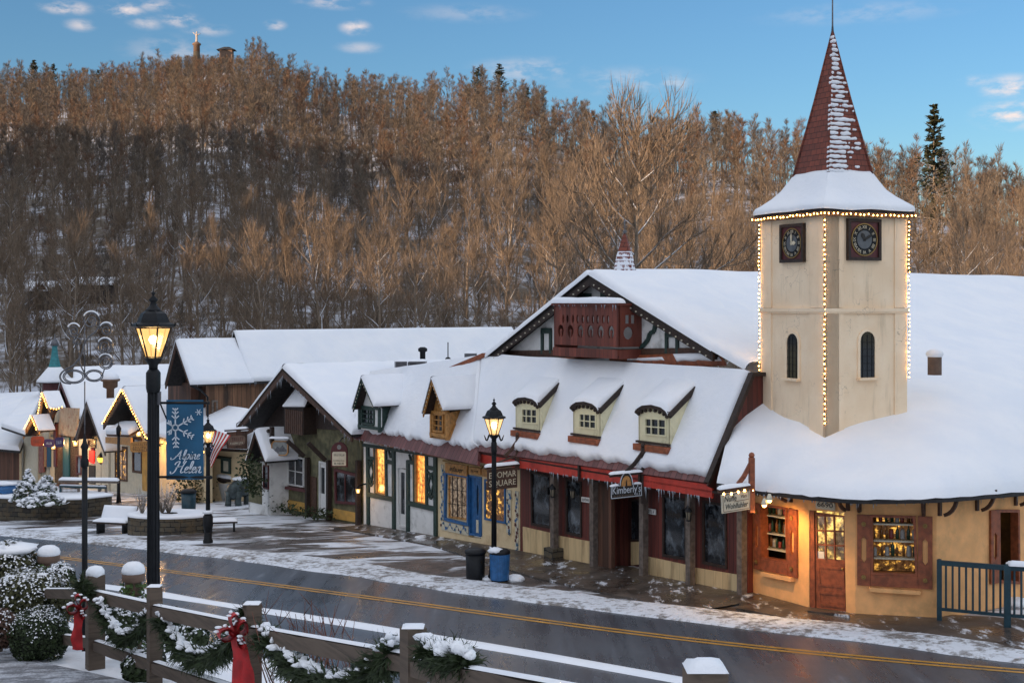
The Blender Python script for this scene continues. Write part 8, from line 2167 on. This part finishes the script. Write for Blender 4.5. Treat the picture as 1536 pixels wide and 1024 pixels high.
# ------------------------------------------------------------------ foreground fence, garlands, bows, shrubs
PX = [(.70, 4.83, 1003), (-.537, 7.25, 940), (-1.91, 9.8, 905), (-3.19, 11.9, 879)]
FPt = [V((x, y, (HY - py) / FPX * y)) for x, y, py in PX]
FPt = [V((1.95, 2.4, -.86))] + FPt + [V((-4.22, 13.5, -2.74)), V((-5.5, 15.6, -3.17))]
fence = thing('rail_fence', FPt[2] + UP * -.95, 'weathered two-rail timber fence topped with snow along the driveway', 'fence')
WD_ = [.12, .118, .112, .112, .115, .165, .115]
def zrail(i, k): return FPt[i].z - (.16 if k == 0 else .66)
for i, p in enumerate(FPt):
    m = MB(); w = WD_[i]; zb = zg(p.x, p.y) - .25; rz = math.atan2(FD.y, FD.x)
    m.box((p.x, p.y, (p.z + zb) / 2), (w, w, p.z - zb), 'fwood', rz=rz); po = m.build('post', fence)
    for e in (): pass
    m = MB()
    if i in (5,): m.lathe([(w * .5, -.02), (w * .57, .0), (w * .56, .04), (w * .4, .075), (.01, .09)], p, 'snow', 12)
    elif i in (0, 1): snow_patch(m, p + V((-.075, -.075, 0)), p + V((.075, -.075, 0)), p + V((.075, .075, 0)), p + V((-.075, .075, 0)), .045, 4, 4)
    else: snow_patch(m, p + V((-.06, -.06, 0)), p + V((.06, -.06, 0)), p + V((.06, .06, 0)), p + V((-.06, .06, 0)), .02, 4, 4)
    m.build('snow', po)
for i in range(len(FPt) - 1):
    a, b = FPt[i], FPt[i + 1]; d = (b - a); d.z = 0; d.normalize(); nn = V((d.y, -d.x, 0))
    for k in (0, 1):
        p, q = V((a.x, a.y, zrail(i, k))) + d * .05, V((b.x, b.y, zrail(i + 1, k))) - d * .05
        if i == 5: q.z = -3.33 - .5 * k
        m = MB(); h = .10; seg = 8; rows = []
        # hewn rail, a little uneven
        vs, fs = [], []
        for s_ in range(seg + 1):
            c = lerp(p, q, s_ / seg) - UP * h / 2; w_ = .045 + .006 * noise.noise(V((s_ * 1.3, i, k))); hh = h / 2 * (.8 if s_ in (0, seg) else 1) + .008 * noise.noise(V((s_ * 1.1, i + 5, k)))
            vs += [c - nn * w_ - UP * hh, c + nn * w_ - UP * hh, c + nn * w_ + UP * hh, c - nn * w_ + UP * hh]
        for s_ in range(seg):
            for e in range(4): f_ = (e + 1) % 4; fs.append((4 * s_ + e, 4 * s_ + f_, 4 * s_ + 4 + f_, 4 * s_ + 4 + e))
        fs += [(0, 1, 2, 3), (4 * seg + 3, 4 * seg + 2, 4 * seg + 1, 4 * seg)]
        m.add(vs, fs, 'fwood'); rl = m.build('rail', fence)
        m = MB(); u = UP * .004; snow_patch(m, p - nn * .036 + u, q - nn * .036 + u, q + nn * .036 + u, p + nn * .036 + u, .018 if k == 0 else .015, 30, 4, rag=0); m.build('snow', rl)
def garland(pts, label, rr=.13, n=900, seed=1, snow_=True):
    pts = [V(p) for p in pts]; path = cat(pts, 6); t = thing('garland', path[0], label, 'garland', 'fir garlands on the fence'); r = random.Random(seed)
    m = MB(); vs, fs = [], []
    for k in range(n):
        u = r.random() * (len(path) - 1.001); i = int(u); c = lerp(path[i], path[i + 1], u - i)
        d = V((r.gauss(0, 1), r.gauss(0, 1), r.gauss(-.45, .8))).normalized(); L = rr * r.uniform(.5, 1.05); x = d.cross(V((r.uniform(-1, 1), r.uniform(-1, 1), r.uniform(-1, 1)))).normalized()
        for q in range(4):      # a sprig: a few needles on a stem
            e = c + d * L * (.3 + .2 * q); w = .006; dd = (d + x * (.7 if q % 2 else -.7)).normalized() * .05
            b = len(vs); vs += [e - x * .002, e + d * w * 2, e + dd + d * w]; fs.append((b, b + 1, b + 2))
        b = len(vs); y = x * .014; vs += [c, c + d * L * .5 + y, c + d * L, c + d * L * .5 - y]; fs.append((b, b + 1, b + 2, b + 3))
    m.add(vs, fs, 'fir'); m.tube(path, .03, 'fir', 5); m.build('greenery', t)
    if snow_:
        m = MB()
        for k in range(int(len(path) * 3.2)):
            u = r.random() * (len(path) - 1.001); i = int(u); c = lerp(path[i], path[i + 1], u - i); d = (path[i + 1] - path[i]); d.normalize()
            m.ball(c + V((r.uniform(-.04, .04), r.uniform(-.06, .03), .045 + r.uniform(0, .03))), (r.uniform(.012, .045), r.uniform(.015, .04), r.uniform(.01, .024)), 'snow', 7, .5, k)
        m.tube([p + UP * .055 + V((.01 * math.sin(i * 2.1), .012 * math.cos(i * 1.7), .012 * math.sin(i * 1.1))) for i, p in enumerate(path)], [.022 + .012 * math.sin(i * 1.9) + .008 * math.sin(i * 4.3) for i in range(len(path))], 'snow', 7); m.build('snow', t)
    return t
gp = lambda px, py, Y: W(px, py, Y + .1)
print('BALL', G(59, 991, zg), G(45, 953, zg), G(8, 915, zg), G(8, 1000, zg))
garland([gp(150, 905, 12.9), gp(165, 935, 12.7), gp(182, 955, 12.4), gp(200, 952, 12.2), gp(222, 925, 11.9)], 'snowy fir garland in the bay between the round-capped post and the next', .14, 700, 1)
garland([gp(243, 925, 11.6), gp(262, 958, 11.3), gp(285, 982, 10.9), gp(312, 985, 10.5), gp(338, 970, 10.1), gp(358, 945, 9.75)], 'snowy fir garland swagging between the two bow posts, behind the second rail', .17, 1000, 2)
garland([gp(395, 950, 9.4), gp(425, 985, 9.0), gp(462, 1010, 8.5), gp(505, 1024, 8.1), gp(545, 1018, 7.8), gp(570, 995, 7.55), gp(592, 972, 7.35)], 'snowy fir garland swagging below the rail right of the large red bow', .16, 1100, 3)
garland([gp(640, 972, 6.95), gp(655, 985, 6.85), gp(672, 988, 6.7), gp(690, 985, 6.6), gp(700, 995, 6.5)], 'clump of fir garland with thick snow right of the third fence post', .12, 500, 4)
garland([gp(372, 912, 9.75), gp(374, 925, 9.72), gp(378, 945, 9.7)], 'tuft of fir sprigs tied to the top of the fence post with the large bow', .11, 200, 5, False)
garland([gp(122, 872, 13.25), gp(126, 882, 13.2), gp(130, 892, 13.2)], 'tuft of fir sprigs above the bow on the round-capped post', .13, 200, 6, False)
def bow(px, py, Y, tails, label, s=1.0):
    c = W(px, py, Y); t = thing('ribbon_bow', c, label, 'bow', 'red bows on the fence'); K = Y / FPX
    def loop(pts, w, th=.012):
        m = MB(); w *= 1.3; P = cat([c + V((x * K, -.05 + z2_, -y * K)) for x, y, z2_ in pts], 6); wv = V((.35, -.9, .1)).normalized() * w
        rows = [[p - wv * .5 for p in P], [p + V((0, 0, .01)) for p in P], [p + wv * .5 for p in P]]; m.grid(rows, 'bow'); m.grid([[q + V((0, 0, -th)) for q in r_] for r_ in rows], 'bow'); return m.build('loop', t), P
    snowpts = []
    for pts in ([(0, 0, 0), (6, -12, -.05), (13, -14, -.04), (14, -2, 0), (6, 4, .02), (0, 0, 0)], [(0, 2, 0), (-8, -6, -.05), (-17, -2, -.05), (-16, 8, -.02), (-8, 9, 0), (0, 2, 0)], [(0, 2, 0), (8, 6, -.06), (12, 12, -.06), (7, 17, -.03), (1, 12, 0), (0, 2, 0)], [(-1, -2, 0), (-4, -18, -.05), (2, -22, -.04), (4, -10, 0), (0, 0, 0)]):
        o, P = loop([(x * s, y * s, z_) for x, y, z_ in pts], .10 * s); snowpts += P[6:16:4]
    for tl in tails:
        m = MB(); P = cat([W(x, y, Y) + V((0, -.04, 0)) for x, y in tl], 5); w = .034 * s * Y / 10; rows = [[p + V((sx * w * (1 + .5 * i / len(P)), .02 * math.sin(i * .8) * sx - (.03 if sx == 0 else 0), 0)) for i, p in enumerate(P)] for sx in (-1, 0, 1)]; m.grid(rows, 'bow'); m.build('tail', t)
    m = MB(); m.ball(c + V((0, -.06, 0)), .035 * s, 'bow', 8); m.build('knot', t)
    m = MB(); r = random.Random(int(px))
    for p in snowpts: m.ball(p + V((r.uniform(-.02, .02), -.03, .02)), (r.uniform(.014, .03), .02, r.uniform(.008, .014)), 'snow', 6, .3, int(p.x * 99))
    m.build('snow', t)
bow(121, 908, 13.0, [[(121, 912), (119, 935), (117, 955), (119, 972)]], 'red ribbon bow dusted with snow on the round-capped fence post', .9)
bow(354, 943, 9.55, [[(357, 950), (360, 975), (362, 1000), (359, 1040)], [(358, 952), (367, 985), (371, 1010), (373, 1045)]], 'large red ribbon bow with long tails on the second fence post', 1.25)
# the ploughed driveway in the near corner
m = MB(); ep = [G(x, y, zg) for x, y in ((-260, 935), (-120, 940), (0, 962), (60, 995), (130, 1010), (190, 1022), (250, 1045))]
rows = []
for k in range(9):
    row = []
    for i, p in enumerate(ep):
        q = p + V((-.5, -.86, 0)) * (k * 1.0 + (0 if k else .1 * noise.noise(p * 2))); row.append((q.x, q.y, zg(q.x, q.y) + (.075 if k else .02)))
    rows.append(row)
m.grid(rows, 'grit'); structure(m, 'driveway')
# clipped shrubs
def clipped(name, c, rad, label, n, size, mat, seed, snow_amt=.4, group=None, squash=1.0):
    t = thing(name, c, label, 'shrub', group); r = random.Random(seed); P, N_, Q, NQ = [], [], [], []; rad = V(rad)
    for k in range(n):
        z = r.uniform(-.75, 1); a = r.uniform(0, 6.28); q = math.sqrt(max(0, 1 - z * z)); d = V((q * math.cos(a), q * math.sin(a), z))
        bump = 1 + .12 * noise.noise(d * 2.2 + V((seed, 0, 0))) + r.gauss(0, .035); p = c + V((d.x * rad.x, d.y * rad.y, d.z * rad.z)) * bump
        nz = d.z + .45 * noise.noise(p * 5)
        if nz > .15 and r.random() < snow_amt * min(1.3, nz * 1.3): Q.append(p + V((0, 0, .015))); NQ.append(d + UP * .6)
        else: P.append(p); N_.append(d)
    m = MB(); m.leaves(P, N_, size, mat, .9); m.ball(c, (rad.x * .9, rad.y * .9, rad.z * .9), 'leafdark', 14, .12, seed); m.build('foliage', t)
    m = MB(); m.leaves(Q, NQ, size * .72, 'snow', .55); m.build('snow', t)
    m = MB(); m.tube([c - UP * rad.z * .5, c - UP * rad.z * 1.05], .03, 'bark', 6); m.build('stem', t)
    return t
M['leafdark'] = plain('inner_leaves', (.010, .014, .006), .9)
def gshrub(px, py, wpx, hpx, Y, label, n, size, mat, seed, amt=.4, name='clipped_shrub', sq=1.0):
    if Y is None: g_ = G(px, py + hpx * .93, zg); Y = g_.y + wpx * g_.y / FPX * .25
    c = W(px, py, Y); clipped(name, c, (wpx * Y / FPX, wpx * Y / FPX * sq, hpx * Y / FPX), label, n, size, mat, seed, amt)
gshrub(59, 953, 43, 41, None, 'round clipped box ball frosted with snow in the front left corner', 5200, .034, 'box', 1, .42)
gshrub(45, 905, 62, 48, 15.6, 'broad snow-dusted shrub behind the clipped box ball', 6000, .05, 'box2', 2, .5)
gshrub(8, 865, 52, 50, 17.2, 'tall shrub with a thick snow cap at the left edge', 5200, .055, 'box2', 3, .5)
gshrub(0, 945, 26, 30, 14.6, 'dull reddish shrub half out of frame behind the box ball', 1600, .05, 'rust2', 4, .25)
gshrub(90, 868, 22, 22, 16.2, 'small snow-capped shrub between the tall shrub and the fence', 1500, .05, 'box', 5, .7)
m = MB()
for px, py, w, h, Y in ((12, 822, 44, 8, 17.2), (80, 872, 22, 6, 15.8), (36, 867, 34, 6, 15.6)): m.ball(W(px, py, Y), (w * Y / FPX, w * Y / FPX * .8, h * Y / FPX), 'snow', 12, .3, px)
o = m.build('snow_cap', loc=W(12, 822, 17.2)); tag(o, 'lumpy caps of snow lying on the tall shrubs at the left edge', None, None, 'stuff')
# ivy-grown stone bollards at the roadside
def ivy_bollard(px, yt, wpx, Y, label, seed):
    p = W(px, yt, Y); zb = zg(p.x, p.y) - .1; r = wpx / 2 * Y / FPX; t = thing('bollard', V((p.x, p.y, zb)), label, 'bollard', 'ivy-grown bollards by the road')
    m = MB(); m.lathe([(r * .72, zb - p.z), (r * .72, -.1), (r * .98, -.09), (r, -.02), (r * .95, 0)], p, 'clay', 14); m.build('body', t)
    m = MB(); m.lathe([(r * 1.0, -.005), (r * 1.03, .03), (r * .9, .075), (r * .55, .11), (.01, .12)], p, 'snow', 14); m.build('snow', t)
    q, N_ = [], []; rr = random.Random(seed)
    for k in range(900): a = rr.uniform(0, 6.28); z = rr.uniform(zb - p.z, -.11); k2 = r * (.8 + .35 * rr.random() * (1 + .6 * (z / (zb - p.z)))); q.append(p + V((k2 * math.cos(a), k2 * math.sin(a), z))); N_.append(V((math.cos(a), math.sin(a), .4)))
    m = MB(); m.leaves(q, N_, .055, 'ivy', .7); m.build('ivy', t)
    m = MB(); S_ = [x for x in q if rr.random() < .22 and x.z < p.z - .2]; m.leaves([x + V((0, -.02, .02)) for x in S_], [UP] * len(S_), .06, 'snow', .5); m.build('ivy_snow', t)
ivy_bollard(73, 831, 33, 17.2, 'ivy-grown bollard with a domed snow cap behind the left shrubs', 1)
ivy_bollard(200, 858, 34, 14.6, 'ivy-grown bollard with a domed snow cap between the two front fence posts', 2)
# snowy undergrowth on the bank below the fence
for k, (px, py, w, h, Y, n, lb) in enumerate(((255, 935, 24, 22, 13.6, 700, 'snow-dusted shrub behind the fence left of the bow with long tails'), (285, 958, 26, 24, 12.6, 800, 'frosted evergreen shrub on the bank behind the second rail'), (185, 935, 24, 26, 14.0, 800, 'dark evergreen shrub behind the round-capped fence post'), (215, 1000, 30, 24, 12.4, 700, 'dark undergrowth at the foot of the first square post'))):
    gshrub(px, py, w, h, Y, lb, n * 2, .055, 'box', 20 + k, .45, 'bank_shrub')
for k, (px, py) in enumerate(((436, 985), (462, 1000), (505, 992), (480, 1010))): p = G(px, py + 45, zg); q = W(px, py, 9.4 + k * .3); q.z = zg(q.x, q.y); twig_shrub('bare_sapling', q, .95, ['thin reddish sapling behind the fence, first right of the large bow', 'thin reddish sapling behind the fence, lowest of the clump', 'thin reddish sapling behind the fence, farthest right of the clump', 'thin reddish sapling behind the fence, in front of the clump'][k], 7, 'redtwig', group='bare saplings behind the fence')
# low clumps of snow scattered on the paving by the shops
for k, (px, py, r_, lb) in enumerate(((632, 806, .2, 'lump of shovelled snow on the paving by the half-timbered shop'), (772, 868, .26, 'heap of snow right of the blue bin'), (733, 868, .2, 'heap of snow between the two bins'), (1528, 905, .3, 'pile of snow behind the teal railing'))):
    p = G(px, py, lift=.05); m = MB(); m.ball(p, (r_, r_ * .8, r_ * .45), 'snow', 10, .4, k); o = m.build('snow_heap', loc=p); tag(o, lb, 'snow heap')
